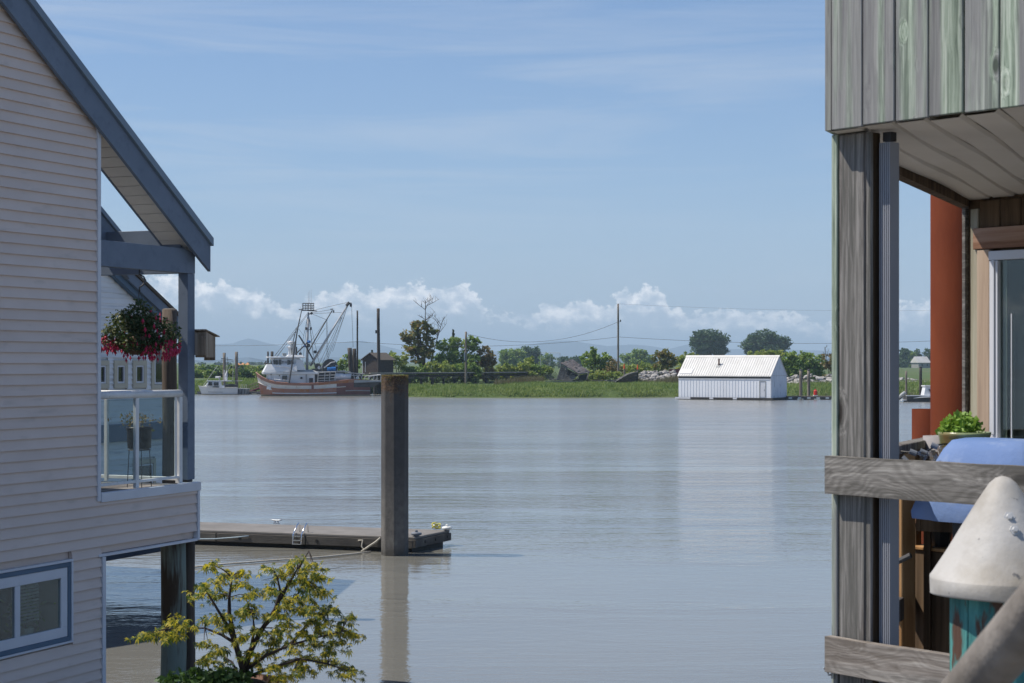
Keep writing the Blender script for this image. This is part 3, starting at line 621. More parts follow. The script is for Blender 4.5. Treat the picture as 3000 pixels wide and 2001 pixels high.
# hanging fuchsia basket
b = hl(0.98, 0.07, 5.69); HBk = thing('hanging_basket', 'hanging basket overflowing with red fuchsia flowers below the blue beam', 'plant basket', b)
m = MB(); m.tube([(0, 0, 0.02), (0, 0, -0.05), (0.05, 0.02, -0.08), (0.075, 0.03, -0.13), (0.04, 0.015, -0.19), (0, 0, -0.22), (0, 0, -0.27)], 0.011, 8); m.build('hook', 'steel_dark', HBk, smooth=True)
m = MB()
for a in range(3):
    th = a*2.09; m.tube([(0, 0, -0.26), (0.2*math.cos(th), 0.2*math.sin(th), -0.86)], 0.003, 4)
m.build('hanger', 'steel_dark', HBk)
m = MB(); m.lathe([(0.10, -1.10), (0.17, -1.05), (0.205, -0.95), (0.215, -0.86), (0.19, -0.86), (0.02, -0.9)], 16); m.build('bowl', 'brown_hull', HBk, smooth=True)
g = np.random.default_rng(5); cl = []
for (cx_, cz, rx, rz, n) in [(0, -0.62, 0.27, 0.20, 620), (-0.10, -0.72, 0.36, 0.16, 500), (0.16, -0.75, 0.40, 0.16, 560), (-0.36, -0.86, 0.16, 0.18, 330), (0.40, -0.88, 0.15, 0.18, 260), (0, -0.88, 0.33, 0.12, 420), (0.0, -0.46, 0.12, 0.10, 90), (-0.22, -0.60, 0.2, 0.10, 150)]:
    d = unit(g.normal(size=(n, 3)))*(g.random(n)**0.45)[:, None]
    cl.append(d*np.array([rx, 0.25, rz])+np.array([cx_, 0, cz]))
d = unit(g.normal(size=(900, 3))*np.array([1, 1, 0.6])); cl.append(d*np.array([0.27, 0.25, 0.15])*(0.9+0.25*g.random(900))[:, None]+np.array([0, 0, -0.95]))
cl = np.concatenate(cl); yaw = 0.25
link('foliage', quads_mesh('foliage', leaves(cl, 0.055, g, 0.3, 0.5), 'leaf_fuchsia'), HBk)
fl = []
for (cx_, cz, rx, rz, n) in [(-0.40, -0.97, 0.14, 0.13, 60), (0.42, -1.0, 0.13, 0.14, 60), (0.0, -1.0, 0.36, 0.10, 60), (0.05, -0.72, 0.34, 0.22, 38), (-0.16, -1.10, 0.08, 0.08, 10), (0.2, -1.12, 0.22, 0.06, 22)]:
    d = unit(g.normal(size=(n, 3)))*(g.random(n)**0.3)[:, None]; fl.append(d*np.array([rx, 0.27, rz])+np.array([cx_, 0, cz]))
fl = np.concatenate(fl); m = MB()
for c in fl:
    r = g.uniform(0.008, 0.013); m.lathe([(0.003, 0.028), (r*0.8, 0.015), (r*1.3, 0.0), (r*1.9, -0.012), (r*0.7, -0.022), (0.002, -0.045)], 5, c)
fo = m.build('flowers', 'flower_red', HBk); fo['kind'] = 'stuff'
# feeder behind the corner trim
fd = thing('bird_feeder', 'amber bird feeder with red base hanging at the white corner trim', 'bird feeder', hl(0.2, 0.5, 4.97))
m = MB(); m.lathe([(0.03, 0.05), (0.045, 0.09), (0.05, 0.2), (0.03, 0.25), (0.005, 0.27)], 12); m.build('bottle', 'tan_wood', fd, smooth=True)
m = MB(); m.lathe([(0.02, -0.02), (0.075, 0.0), (0.07, 0.035), (0.03, 0.05)], 12); m.build('base', 'red_paint', fd, smooth=True)
m = MB(); m.tube([(0, 0, 0.26), (0, 0, 0.75)], 0.004, 5); m.build('hanger_wire', 'steel_dark', fd)
# birdhouse on the post's outer side
bh = thing('birdhouse', 'weathered wooden birdhouse with slanted lid fixed to the blue balcony post', 'birdhouse', hl(2.30, -0.03, 4.54), HA)
m = MB(); m.prism([(-0.145, 0.05, 0.05), (-0.145, -0.13, 0.05), (-0.145, -0.13, 0.29), (-0.145, 0.05, 0.37)], (0.03, 0, 0)); m.build('back_panel', 'birdhouse_wood', bh)
m = MB(); m.prism([(-0.113, -0.13, 0.02), (0.09, -0.13, 0.02), (0.09, -0.13, 0.30), (-0.113, -0.13, 0.37)], (0, 0.02, 0)); m.build('side_panel', 'birdhouse_wood', bh)
m = MB(); m.prism([(-0.113, 0.03, 0.02), (0.09, 0.03, 0.02), (0.09, 0.03, 0.30), (-0.113, 0.03, 0.37)], (0, 0.02, 0)); m.build('side_panel', 'birdhouse_wood', bh)
m = MB(); m.box((0.092, -0.125, -0.02), (0.112, 0.045, 0.305)); fp = m.build('front_panel', 'birdhouse_wood', bh)
m = MB(); m.tube([(0.108, -0.04, 0.215), (0.1145, -0.04, 0.215)], 0.028, 14); m.build('entrance_hole', 'dark_inside', fp)
m = MB(); m.prism([(-0.15, -0.15, 0.385), (0.19, -0.15, 0.30), (0.19, -0.15, 0.315), (-0.15, -0.15, 0.405)], (0, 0.22, 0)); m.build('lid', 'birdhouse_wood', bh, bevel=0.003)
m = MB(); m.prism([(-0.112, -0.109, 0.03), (0.091, -0.109, 0.03), (0.091, -0.109, 0.295), (-0.112, -0.109, 0.365)], (0, 0.138, 0)); m.build('inner_box', 'birdhouse_wood', bh)
# black planter on a wire stand behind the glass
pl = thing('planter_on_stand', 'black round planter with sparse flowers on a thin wire stand behind balcony glass', 'planter', hl(1.38, 0.36, 2.834))
m = MB(); m.lathe([(0.10, 0.50), (0.155, 0.52), (0.165, 0.75), (0.18, 0.77), (0.18, 0.80), (0.155, 0.80), (0.15, 0.77), (0.02, 0.77)], 18); m.build('pot', 'black_plastic', pl, smooth=40)
m = MB()
for a in range(4):
    th = a*math.pi/2+0.4; m.tube([(0.16*math.cos(th), 0.16*math.sin(th), 0), (0.135*math.cos(th), 0.135*math.sin(th), 0.5)], 0.006, 5)
m.tube([(0.15*math.cos(q*math.pi/8), 0.15*math.sin(q*math.pi/8), 0.495) for q in range(17)], 0.007, 5); m.build('stand', 'steel_dark', pl)
g = np.random.default_rng(8); cl = g.normal(size=(150, 3))*np.array([0.13, 0.1, 0.05])+np.array([0, 0, 0.88])
link('foliage', quads_mesh('foliage', leaves(cl, 0.045, g), 'leaf_russet'), pl)
m = MB()
for i in range(9): a = g.uniform(0, 6.28); m.tube([(0.05*math.cos(a), 0.05*math.sin(a), 0.78), (0.2*math.cos(a), 0.16*math.sin(a), g.uniform(0.82, 1.02))], 0.003, 4)
m.build('stems', 'bark', pl)
st = thing('garden_stool', 'small pale green stool standing on the balcony floor behind the glass', 'stool', hl(0.32, 0.75, 2.833), HA+0.2)
m = MB(); m.lathe([(0.15, 0.16), (0.17, 0.2), (0.165, 0.25), (0.02, 0.26)], 14); m.build('seat', 'pile_green', st, smooth=True)
for a in range(3): m = MB(); m.tube([(0.13*math.cos(a*2.1), 0.13*math.sin(a*2.1), 0), (0.11*math.cos(a*2.1), 0.11*math.sin(a*2.1), 0.18)], 0.025, 8); m.build('leg', 'pile_green', st)

# ------------------------------------------------------------ white neighbour house beyond the balcony
C2 = ((300-CX)/F*33, 33, 0)
W2 = thing('white_house', 'white lap sided neighbour house with cream window trims seen through the balcony', 'house', C2, HA)
def rk2(x): return 6.40-0.525*x
XR = 2.25
m = MB(); m.prism([(-7, 0.02, 1.75), (XR-0.01, 0.02, 1.75), (XR-0.01, 0.02, rk2(XR)-0.05), (-2.5, 0.02, rk2(-2.5)-0.05), (-7, 0.02, rk2(-2.5)-2.4)], (0, 7, 0)); wl = m.build('wall', 'white_house', W2)
wins = [(0.16-0.42, 0.16, 3.98, 4.53), (0.32, 0.76, 3.98, 4.53), (0.93, 1.39, 3.98, 4.53), (1.56, 2.3, 3.95, 4.93), (0.95, 1.7, 1.75, 2.55)]
z = 1.75
while z < rk2(-2.4):
    z1 = z+0.105; segs = [(-7.0, XR)]
    for (a, b, c, d) in wins:
        if z1 > c and z < d:
            ns = []
            for (s0, s1) in segs:
                if b <= s0 or a >= s1: ns.append((s0, s1)); continue
                if a > s0: ns.append((s0, a))
                if b < s1: ns.append((b, s1))
            segs = ns
    for (a, b) in segs:
        b = min(b, (6.34-z1)/0.525)
        if b-a < 0.02: continue
        jz = rnd.uniform(-0.003, 0.003); a_ = max(a, -2.6) if z > 5.2 else a
        m = MB(); m.hexa([(a_, -0.03, z+jz), (b, -0.03, z-jz), (b, 0.015, z), (a_, 0.015, z), (a_, -0.008, z1), (b, -0.008, z1), (b, 0.015, z1), (a_, 0.015, z1)]); m.build('lap_board', 'white_house', wl)
    z = z1
for i, (a, b, c, d) in enumerate(wins):
    wn = part('window', 'cream_trim', lambda m: frame(m, a, b, c, d, 0.10 if i < 3 else 0.09, -0.05, 0.01), W2)
    part('sash', 'trim_white', lambda m: frame(m, a+0.102, b-0.102, c+0.102, d-0.102, 0.03, -0.04, 0.01), wn, bevel=0)
    part('pane', 'window_glass', lambda m: m.box((a+0.13, -0.012, c+0.13), (b-0.13, 0.0, d-0.13)), wn, bevel=0)
part('skirt_band', 'blue_trim', lambda m: m.box((-7, -0.12, 2.94), (XR+0.05, -0.035, 3.28)), W2)
part('rake_board', 'blue_paint', lambda m: m.prism([(-2.5, -0.22, rk2(-2.5)-0.02), (XR+0.35, -0.22, rk2(XR+0.35)-0.02), (XR+0.35, -0.22, rk2(XR+0.35)+0.2), (-2.5, -0.22, rk2(-2.5)+0.2)], (0, 0.06, 0)), W2)
part('inner_rake', 'blue_trim', lambda m: m.prism([(-2.5, -0.155, rk2(-2.5)-0.14), (XR+0.2, -0.155, rk2(XR+0.2)-0.14), (XR+0.2, -0.155, rk2(XR+0.2)+0.05), (-2.5, -0.155, rk2(-2.5)+0.05)], (0, 0.12, 0)), W2)
part('roof', 'shed_roof', lambda m: (m.prism([(-2.5, -0.26, rk2(-2.5)+0.205), (XR+0.42, -0.26, rk2(XR+0.42)+0.205), (XR+0.42, -0.26, rk2(XR+0.42)+0.27), (-2.5, -0.26, rk2(-2.5)+0.27)], (0, 7.6, 0)),
     m.prism([(-2.5, -0.26, rk2(-2.5)+0.205), (-2.5, -0.26, rk2(-2.5)+0.27), (-7.5, -0.26, rk2(-2.5)-2.3), (-7.5, -0.26, rk2(-2.5)-2.37)], (0, 7.6, 0))), W2)
part('added_shade_block', 'shade_navy', lambda m: m.box((-7, 0.06, 0.62), (XR-0.05, 6.9, 1.745)), W2)  # dark block added to give the shade band seen over the water here
for (x, y) in [(-1.2, 0.6), (-4, 0.6), (1.6, 6.2), (-1.2, 6.2)]: part('support_pile', 'creosote', lambda m: m.tube([(x, y, -1.5), (x, y, 0.615)], 0.16, 10), W2, bevel=0)
p = P(497, 1000, 30); pile('timber_pile', 'brown split timber pile standing in front of the white neighbour house', p.x, p.y, -1.5, 5.42, 0.135, 'pile_brown', seed=5)
# ------------------------------------------------------------ weathered deck building close by on the right
RA = math.atan2(-0.758, 0.652)
RC = (1.209, 6.5, 0)
DK = thing('deck_building', 'weathered timber building corner with grey green boards above an open railed deck', 'building', RC, RA)
UL = Vector((-1.1715, 2.578, 0)).normalized()          # direction of the deck's side edge in the building's own axes
Bk = Vector((0.0, 2.83*UL.y, 0)) + Vector((2.83*UL.x, 0, 0))     # back corner
def rp(name, mat, fn, parent=DK, bevel=0.003, **kw):
    m = MB(); fn(m); return m.build(name, mat, parent, bevel=bevel, **kw)
ZF = 5.368
# upper wall: core and vertical boards
def shear(m, x0, x1, y0, y1, z0, z1):     # block whose side edges run along UL
    kx = UL.x/UL.y
    m.hexa([(x0+kx*y0, y0, z0), (x1+kx*y0, y0, z0), (x1+kx*y1, y1, z0), (x0+kx*y1, y1, z0), (x0+kx*y0, y0, z1), (x1+kx*y0, y0, z1), (x1+kx*y1, y1, z1), (x0+kx*y1, y1, z1)])
uw = rp('upper_wall', 'dark_inside', lambda m: shear(m, 0.03, 4.0, -0.062, 2.80, ZF+0.03, 7.6), bevel=0)
x = 0.0; i = 0
while x < 3.6:
    wd = 0.1385+rnd.uniform(-0.003, 0.003)
    m = MB(); zz = ZF+rnd.uniform(-0.002, 0.003); m.box((0, 0, 0), (wd, 0.022, 2.25)); m.build('wall_board', 'green_board', uw, loc=(x+0.079, -0.088+rnd.uniform(0, 0.004), zz), bevel=0.0025)
    x += wd+0.0065; i += 1
def sidewall(m):
    kx = UL.x/UL.y
    ya, yb = -0.06, 2.8; q = [(0.0+kx*ya, ya), (0.028+kx*ya, ya), (0.028+kx*yb, yb), (0.0+kx*yb, yb)]; m.hexa([(a, b, ZF+0.004) for a, b in q]+[(a, b, 7.6) for a, b in q])
rp('side_boards', 'green_board', sidewall, uw, bevel=0)
rp('side_edge_beam', 'brown_board', lambda m: shear(m, -0.03, 0.03, 0.17, 2.80, ZF-0.045, ZF+0.0), bevel=0)
# soffit: ribbed panels running along UL
sof = rp('soffit', 'soffit', lambda m: shear(m, 0.04, 4.0, -0.06, 2.8, ZF+0.012, ZF+0.026), bevel=0)
x = 0.034
while x < 3.6:
    def fn(m, x=x):
        kx = UL.x/UL.y
        for (a, b, dz) in [(0.0, 0.118, 0.0)]:
            n = 8
            for q in range(n):
                y0, y1 = -0.06+q*2.85/n, -0.06+(q+1)*2.85/n
                z0, z1 = ZF-0.004+0.006*math.sin(q*1.4+x*9), ZF-0.004+0.006*math.sin((q+1)*1.4+x*9)
                v = [(x+a+kx*y0, y0, z0), (x+b+kx*y0, y0, z0), (x+b+kx*y1, y1, z1), (x+a+kx*y1, y1, z1),
                     (x+b+0.014+kx*y0, y0, z0+0.012), (x+b+0.014+kx*y1, y1, z1+0.012), (x+a-0.014+kx*y0, y0, z0+0.012), (x+a-0.014+kx*y1, y1, z1+0.012)]
                m.add(v, [(0, 1, 2, 3), (1, 4, 5, 2), (6, 0, 3, 7)])
    rp('soffit_panel', 'soffit', fn, sof, bevel=0)
    x += 0.147
# posts, downspout, rails
rp('corner_post', 'post_wood', lambda m: m.box((0.034, 0.012, 2.2), (0.158, 0.085, ZF-0.006)), bevel=0.006)
rp('post_side_board', 'green_board', lambda m: m.box((0.002, 0.008, 2.2), (0.030, 0.08, ZF-0.004)))
rp('post_back_board', 'post_wood', lambda m: m.box((0.1605, 0.014, 2.2), (0.184, 0.03, ZF-0.008)))
rp('post_filler', 'brown_board', lambda m: m.box((0.1605, 0.032, 2.2), (0.178, 0.08, ZF-0.008)))
def spout(m):
    cx_, cy, w_, d_ = 0.222, 0.075, 0.052, 0.05; pr = []
    for q in range(6):   # ribbed front
        a = cx_-w_/2+w_*q/6; pr += [(a+0.002, cy-d_/2), (a+w_/24, cy-d_/2-0.004), (a+w_/8, cy-d_/2-0.004), (a+w_/6-0.002, cy-d_/2)]
    pr += [(cx_+w_/2, cy+d_/2), (cx_-w_/2, cy+d_/2)]
    m.prism([(a, b, 2.2) for a, b in pr], (0, 0, ZF-0.05-2.2))
ds = rp('downspout', 'downspout', spout, bevel=0)
rp('spout_neck', 'black_plastic', lambda m: m.box((0.204, 0.06, ZF-0.045), (0.24, 0.095, ZF-0.01)), ds, bevel=0)
def rboard(m, z0, z1):
    n = 26; L = 3.4
    ring = []
    for q in range(n+1):
        xx = 0.006+L*q/n; a, b_ = rnd.uniform(-0.0015, 0.0015), rnd.uniform(-0.0015, 0.0015)
        ring.append([(xx, -0.036, z0+a), (xx, -0.036, z1+b_), (xx, 0.002, z1+b_), (xx, 0.002, z0+a)])
    for q in range(n):
        r0, r1 = ring[q], ring[q+1]
        for e in range(4): m.add([r0[e], r0[(e+1) % 4], r1[(e+1) % 4], r1[e]], [(0, 1, 2, 3)])
    m.add(ring[0], [(0, 1, 2, 3)]); m.add(ring[-1], [(3, 2, 1, 0)])
rp('top_rail', 'rail_wood', lambda m: rboard(m, 4.0, 4.142), bevel=0)
rp('lower_rail', 'rail_wood', lambda m: rboard(m, 3.325, 3.458), bevel=0)
rp('kick_board', 'rail_wood', lambda m: rboard(m, 2.75, 2.9), bevel=0)
rp('side_top_rail', 'post_wood', lambda m: shear(m, -0.02, 0.06, 0.22, 2.75, 4.10, 4.138))
rp('side_mid_rail', 'post_wood', lambda m: shear(m, 0.0, 0.04, 0.22, 2.75, 3.36, 3.46))
rp('side_under_rail', 'brown_board', lambda m: shear(m, 0.005, 0.04, 0.22, 2.75, 3.95, 4.096))
def sp(m):
    c = UL*1.22; m.box((c.x-0.045, c.y-0.045, 2.9), (c.x+0.055, c.y+0.055, 4.097))
rp('side_post', 'tan_wood', sp, bevel=0.005)
# deck floor boards
fl = rp('deck_floor', 'dark_plank', lambda m: shear(m, 0.0, 3.6, 0.02, 2.8, 2.72, 2.93), bevel=0)
for q in range(19):
    rp('deck_board', 'grey_plank', lambda m, q=q: shear(m, 0.0, 3.6, 0.03+q*0.145, 0.03+q*0.145+0.138, 2.934, 2.965), fl, bevel=0)
for (a, b_) in [(0.11, 0.09), (3.3, 0.09), (2.3, 2.6)]:
    rp('support_pile', 'creosote', lambda m: m.tube([(a, b_, -1.5), (a, b_, 2.19 if b_ < 1 and a < 1 else 2.71)], 0.14, 10), bevel=0)
# back wall with window
bw = rp('back_wall', 'brown_board', lambda m: m.box((Bk.x+0.012, Bk.y+0.03, 2.0), (Bk.x+3.5, Bk.y+2.4, ZF+0.0)), bevel=0)
def bk(name, mat, a, b, parent=bw, bevel=0.003): return rp(name, mat, lambda m: m.box((Bk.x+a[0], Bk.y+a[1], a[2]), (Bk.x+b[0], Bk.y+b[1], b[2])), parent, bevel)
bk('corner_board', 'rail_wood', (-0.012, 0.002, 2.0), (0.010, 0.13, ZF-0.05))
bk('corner_board', 'green_trim', (0.045, -0.004, 2.0), (0.092, 0.028, ZF-0.06))
for q in range(9): bk('wall_board', 'brown_board', (0.095+q*0.125, 0.006, 5.206), (0.216+q*0.125, 0.028, ZF-0.02))
for q in range(12): bk('wall_board', 'brown_board', (0.095+q*0.125, 0.008, 2.97), (0.216+q*0.125, 0.028, 4.02))
bk('header_trim', 'cedar_head', (0.072, -0.022, 5.092), (1.9, 0.02, 5.203))
bk('side_trim', 'cedar_trim', (0.094, -0.018, 2.97), (0.170, 0.02, 5.088))
win = bk('window_frame', 'trim_white', (0.172, -0.03, 5.03), (1.8, 0.015, 5.078))
bk('frame_stile', 'trim_white', (0.176, -0.028, 4.10), (0.228, 0.015, 5.028), win)
bk('frame_stile', 'trim_white', (0.193, -0.036, 4.12), (0.212, -0.03, 5.03), win)
bk('frame_sill', 'trim_white', (0.172, -0.04, 4.07), (1.8, 0.015, 4.098), win)
bk('sash_bar', 'trim_white', (0.292, -0.006, 4.105), (0.297, 0.006, 4.75), win, 0)
bk('pane', 'house_glass', (0.23, -0.004, 4.1), (1.8, 0.0, 5.028), win, 0)
bk('curtain', 'inside_grey', (0.235, 0.004, 4.1), (0.262, 0.008, 5.028), win, 0)
bk('interior', 'dark_inside', (0.23, 0.018, 4.1), (1.8, 0.026, 5.028), win, 0)
# hook bracket on the post, near the lower rail
hk = thing('line_bracket', 'small pale metal hook bracket on the grey post above the river', 'bracket', P(2437, 1930, 6.49))
m = MB(); m.tube([(0, 0, 0.03), (-0.008, -0.005, 0.0), (-0.018, -0.01, -0.04), (-0.014, -0.01, -0.06), (0.002, 0, -0.06)], 0.004, 6); m.tube([(-0.016, -0.01, -0.052), (-0.034, -0.012, -0.032)], 0.0035, 6); m.build('hook', 'galv', hk)
m = MB(); m.box((-0.004, -0.006, -0.075), (0.004, 0.006, 0.035)); m.build('plate', 'galv', hk)

# things on that deck
def rl(x, y, z): return Vector(RC) + Matrix.Rotation(RA, 3, 'Z') @ Vector((x, y, z))
def rground(p): return Vector((p.x, p.y, 2.966))
# side table with pots
tp = P(2838, 1330, 7.75)
tb = thing('plant_stand', 'rough wooden plant stand behind the deck railing carrying the pots', 'plant stand', (tp.x, tp.y, 2.966), RA)
m = MB(); m.box((-0.2, -0.2, 0.80), (0.24, 0.2, 0.83)); m.build('top', 'cedar_head', tb, bevel=0.004)
for (a, b_) in [(-0.17, -0.17), (0.2, -0.17), (-0.17, 0.17), (0.2, 0.17)]: m = MB(); m.box((a-0.02, b_-0.02, 0), (a+0.02, b_+0.02, 0.799)); m.build('leg', 'brown_board', tb)
pot = thing('glazed_pot', 'green glazed ceramic pot planted with bright green herb on the deck', 'plant pot', (tp.x-0.02, tp.y, 3.797))
m = MB(); m.lathe([(0.062, 0.0), (0.078, 0.06), (0.098, 0.22), (0.112, 0.36), (0.118, 0.372), (0.118, 0.385), (0.108, 0.385), (0.1, 0.36), (0.01, 0.35)], 28); m.build('bowl', 'glaze_green', pot, smooth=40)
m = MB(); m.lathe([(0.099, 0.35), (0.06, 0.362), (0.01, 0.366)], 20); m.build('soil', 'soil', pot)
g = np.random.default_rng(21); n = 520
d = unit(g.normal(size=(n, 3)))*(g.random(n)**0.5)[:, None]; d[:, 2] = np.abs(d[:, 2])*1.0
cl = d*np.array([0.105, 0.10, 0.10])+np.array([-0.015, 0, 0.375])
link('herb_leaves', quads_mesh('herb_leaves', leaves(cl, 0.030, g, 0.5, 0.75), 'leaf_herb'), pot)
fp_ = P(2752, 1330, 7.9); gp = thing('felt_planter', 'grey slanted felt planter beside the green glazed pot', 'planter', (fp_.x, fp_.y, 3.797), RA)
m = MB(); m.lathe([(0.04, 0), (0.05, 0.14), (0.075, 0.36), (0.068, 0.36), (0.02, 0.33)], 12); m.build('bag', 'grey_felt', gp, smooth=40)
# blue covered barbecue
bp = P(2935, 1480, 7.25); bb = thing('covered_barbecue', 'barbecue under a faded bright blue fabric cover behind the railing', 'barbecue', (bp.x, bp.y, 2.966), RA)
def cov(m):
    rows = [(0.86, 0.335, 0.24), (0.89, 0.34, 0.245), (0.95, 0.325, 0.235), (1.08, 0.27, 0.20), (1.16, 0.225, 0.16), (1.198, 0.20, 0.12), (1.207, 0.16, 0.07)]
    n = 28
    for (z_, a, b_) in rows:
        for j in range(n):
            th = 2*math.pi*j/n; ex = 0.5
            sx = math.copysign(abs(math.cos(th))**ex, math.cos(th)); sy = math.copysign(abs(math.sin(th))**ex, math.sin(th))
            wv = 1+0.045*math.sin(j*2.2+z_*9)*(1.25-z_)*3+0.012*math.sin(j*0.9+z_*21)
            m.v.append((a*sx*wv, b_*sy*wv, z_))
    for i in range(len(rows)-1):
        for j in range(n): m.f.append((i*n+j, i*n+(j+1) % n, (i+1)*n+(j+1) % n, (i+1)*n+j)); m.m.append(0)
    m.f.append(tuple((len(rows)-1)*n+j for j in range(n))); m.m.append(0)
m = MB(); cov(m); m.build('cover', 'blue_cloth', bb, smooth=True)
m = MB(); m.box((-0.13, -0.18, 0.10), (0.30, 0.18, 0.87)); m.build('cabinet', 'black_plastic', bb, bevel=0.01)
for s in (-0.08, 0.25): m = MB(); m.tube([(s, -0.19, 0.05), (s, -0.16, 0.05)], 0.05, 12); m.build('wheel', 'black_plastic', bb)
m = MB(); m.tube([(-0.32, -0.2, 0.70), (-0.46, -0.24, 0.62)], 0.012, 8); m.build('side_handle', 'steel_dark', bb)
sh = P(2766, 1600, 7.7); sb = thing('wooden_crate', 'low orange brown wooden crate holding a black pot behind the railing', 'crate', (sh.x, sh.y, 2.966), RA)
m = MB(); m.box((-0.11, -0.09, 0.0), (0.13, 0.09, 0.685)); m.build('box', 'brown_board', sb, bevel=0.004)
m = MB(); m.box((-0.12, -0.10, 0.687), (0.14, 0.10, 0.702)); m.build('lid', 'tan_wood', sb, bevel=0.003)
pp = thing('seedling_pot', 'black plastic pot of green seedlings on the orange brown crate', 'plant pot', (sh.x-0.02, sh.y, 3.669))
m = MB(); m.lathe([(0.045, 0), (0.06, 0.085), (0.064, 0.09), (0.055, 0.09), (0.01, 0.08)], 14); m.build('pot', 'black_plastic', pp)
cl = g.normal(size=(90, 3))*np.array([0.03, 0.03, 0.018])+np.array([0, 0, 0.12]); link('leaves', quads_mesh('leaves', leaves(cl, 0.03, g, 0.5, 0.7), 'leaf_herb'), pp)
# trough with brown sticks along the side rail
tr = thing('wood_trough', 'brown wooden trough of kindling sticks along the deck side rail', 'trough', rl(UL.x*1.75+0.20, UL.y*1.75, 2.966), RA+math.atan2(UL.y, UL.x))
m = MB(); m.box((-0.42, -0.11, 0.78), (0.42, -0.09, 1.08)); m.box((-0.42, 0.09, 0.78), (0.42, 0.11, 1.08)); m.box((-0.42, -0.088, 0.78), (-0.40, 0.088, 1.08)); m.box((0.40, -0.088, 0.78), (0.42, 0.088, 1.08)); m.box((-0.398, -0.088, 0.79), (0.398, 0.088, 0.81)); m.build('box', 'brown_board', tr)
for (a, b_) in [(-0.36, -0.07), (0.36, -0.07), (-0.36, 0.07), (0.36, 0.07)]: m = MB(); m.box((a-0.015, b_-0.015, 0), (a+0.015, b_+0.015, 0.788)); m.build('leg', 'brown_board', tr)
for q in range(9):
    m = MB(); m.beam((-0.35+q*0.08, -0.06+0.012*q, 0.83), (-0.28+q*0.07+rnd.uniform(-0.05, 0.05), 0.07-0.01*q, 1.13+rnd.uniform(-0.03, 0.04)), 0.03, 0.02); m.build('stick', 'cedar_head' if q % 2 else 'post_wood', tr)
# string of bulbs
sl = thing('string_lights', 'string of clear round bulbs hanging along the deck side rail', 'string lights', rl(UL.x*1.3, UL.y*1.3, 4.1))
pts = [P(2640, 1322, 7.35), P(2678, 1326, 7.3), P(2716, 1322, 7.35), P(2748, 1303, 7.5), P(2775, 1300, 7.7)]
o0 = sl.location.copy(); m = MB(); m.tube([p-o0 for p in pts], 0.004, 6); m.build('cable', 'black_plastic', sl)
for (px, py, d_, dirx) in [(2665, 1322, 7.3, 0.9), (2695, 1321, 7.3, 0.8), (2728, 1303, 7.42, 0.9), (2644, 1340, 7.3, 0.3)]:
    c = P(px, py, d_)-o0; ax = Vector((dirx, -0.2, -0.35)).normalized()
    m = MB(); m.tube([c, c+ax*0.03], 0.0125, 10); sk = m.build('socket', 'rubber_grey', sl)
    m = MB(); m.tube([c+ax*0.03, c+ax*0.038, c+ax*0.05, c+ax*0.062, c+ax*0.072, c+ax*0.077], [0.009, 0.014, 0.02, 0.021, 0.014, 0.004], 12); m.build('bulb', 'bulb_glass', sk, smooth=True)

# rust-red steel pipes standing in the river behind the deck
def pipe(name, label, px, d, r, ztop):
    x = (px-CX)/F*d; t = thing(name, label, 'steel pile', (x, d, -1.5))
    m = MB(); m.lathe([(r, 0), (r, ztop+1.5), (r-0.012, ztop+1.5), (r-0.012, ztop+1.2)], 40, caps=False); m.build('pipe', 'rust_pipe', t, smooth=40)
    m = MB(); m.lathe([(r-0.013, ztop+1.25), (0.01, ztop+1.25)], 30, caps=False); m.build('pipe_plug', 'dark_inside', t)
    return t
pipe('steel_pile', 'tall rust red steel pipe pile rising behind the deck corner', 2778, 15, 0.153, 6.6)
pipe('steel_pile', 'short rust red steel pipe pile with open top beside the tall pipe', 2706, 20, 0.136, HC-(1198-HY)/F*20)

# conical pile cap on a teal pile in the foreground
cp = P(2938, 1395, 4.35); tz = cp.z
tpile = thing('capped_pile', 'flaking teal painted timber pile wearing a dented white conical cap', 'pile', (cp.x, cp.y, 0.6))
def conec(m):
    n = 40; zt = tz-0.6; prof = [(0.176, -0.302), (0.1815, -0.300), (0.182, -0.297), (0.183, -0.262), (0.1815, -0.256), (0.174, -0.248), (0.136, -0.188), (0.102, -0.128), (0.064, -0.064), (0.034, -0.018), (0.018, -0.004), (0.004, 0.0)]
    for i, (r, z_) in enumerate(prof):
        for j in range(n):
            th = 2*math.pi*j/n; rr_ = r
            da = (th-R(305)+math.pi) % (2*math.pi)-math.pi
            if 4 <= i <= 6: rr_ *= 1+0.03*math.exp(-(da/0.28)**2)*(1 if i == 5 else 0.4)
            rr_ *= 1+0.008*math.sin(3*th+i)
            m.v.append((rr_*math.cos(th), rr_*math.sin(th), zt+z_+0.004*math.sin(2*th)*(1 if i < 4 else 0)))
    for i in range(len(prof)-1):
        for j in range(n): m.f.append((i*n+j, i*n+(j+1) % n, (i+1)*n+(j+1) % n, (i+1)*n+j)); m.m.append(0)
    m.f.append(tuple((len(prof)-1)*n+j for j in range(n))); m.m.append(0)
m = MB(); conec(m); cap = m.build('cone_cap', 'cap_white', tpile, smooth=True)
for (th, zz, s_) in [(R(265), -0.098, 0.012), (R(270), -0.128, 0.011)]:
    rr_ = 0.098*(-zz)/0.13+0.006; c = Vector((rr_*math.cos(th), rr_*math.sin(th), tz-0.6+zz)); ax = Vector((math.cos(th), math.sin(th), 0.4)).normalized()
    m = MB(); m.tube([c-ax*0.004, c+ax*0.004], [s_*1.3, s_*1.2], 6); m.tube([c+ax*0.0045, c+ax*0.011], [s_*0.8, s_*0.55], 6); m.build('bolt', 'steel_pale', cap)
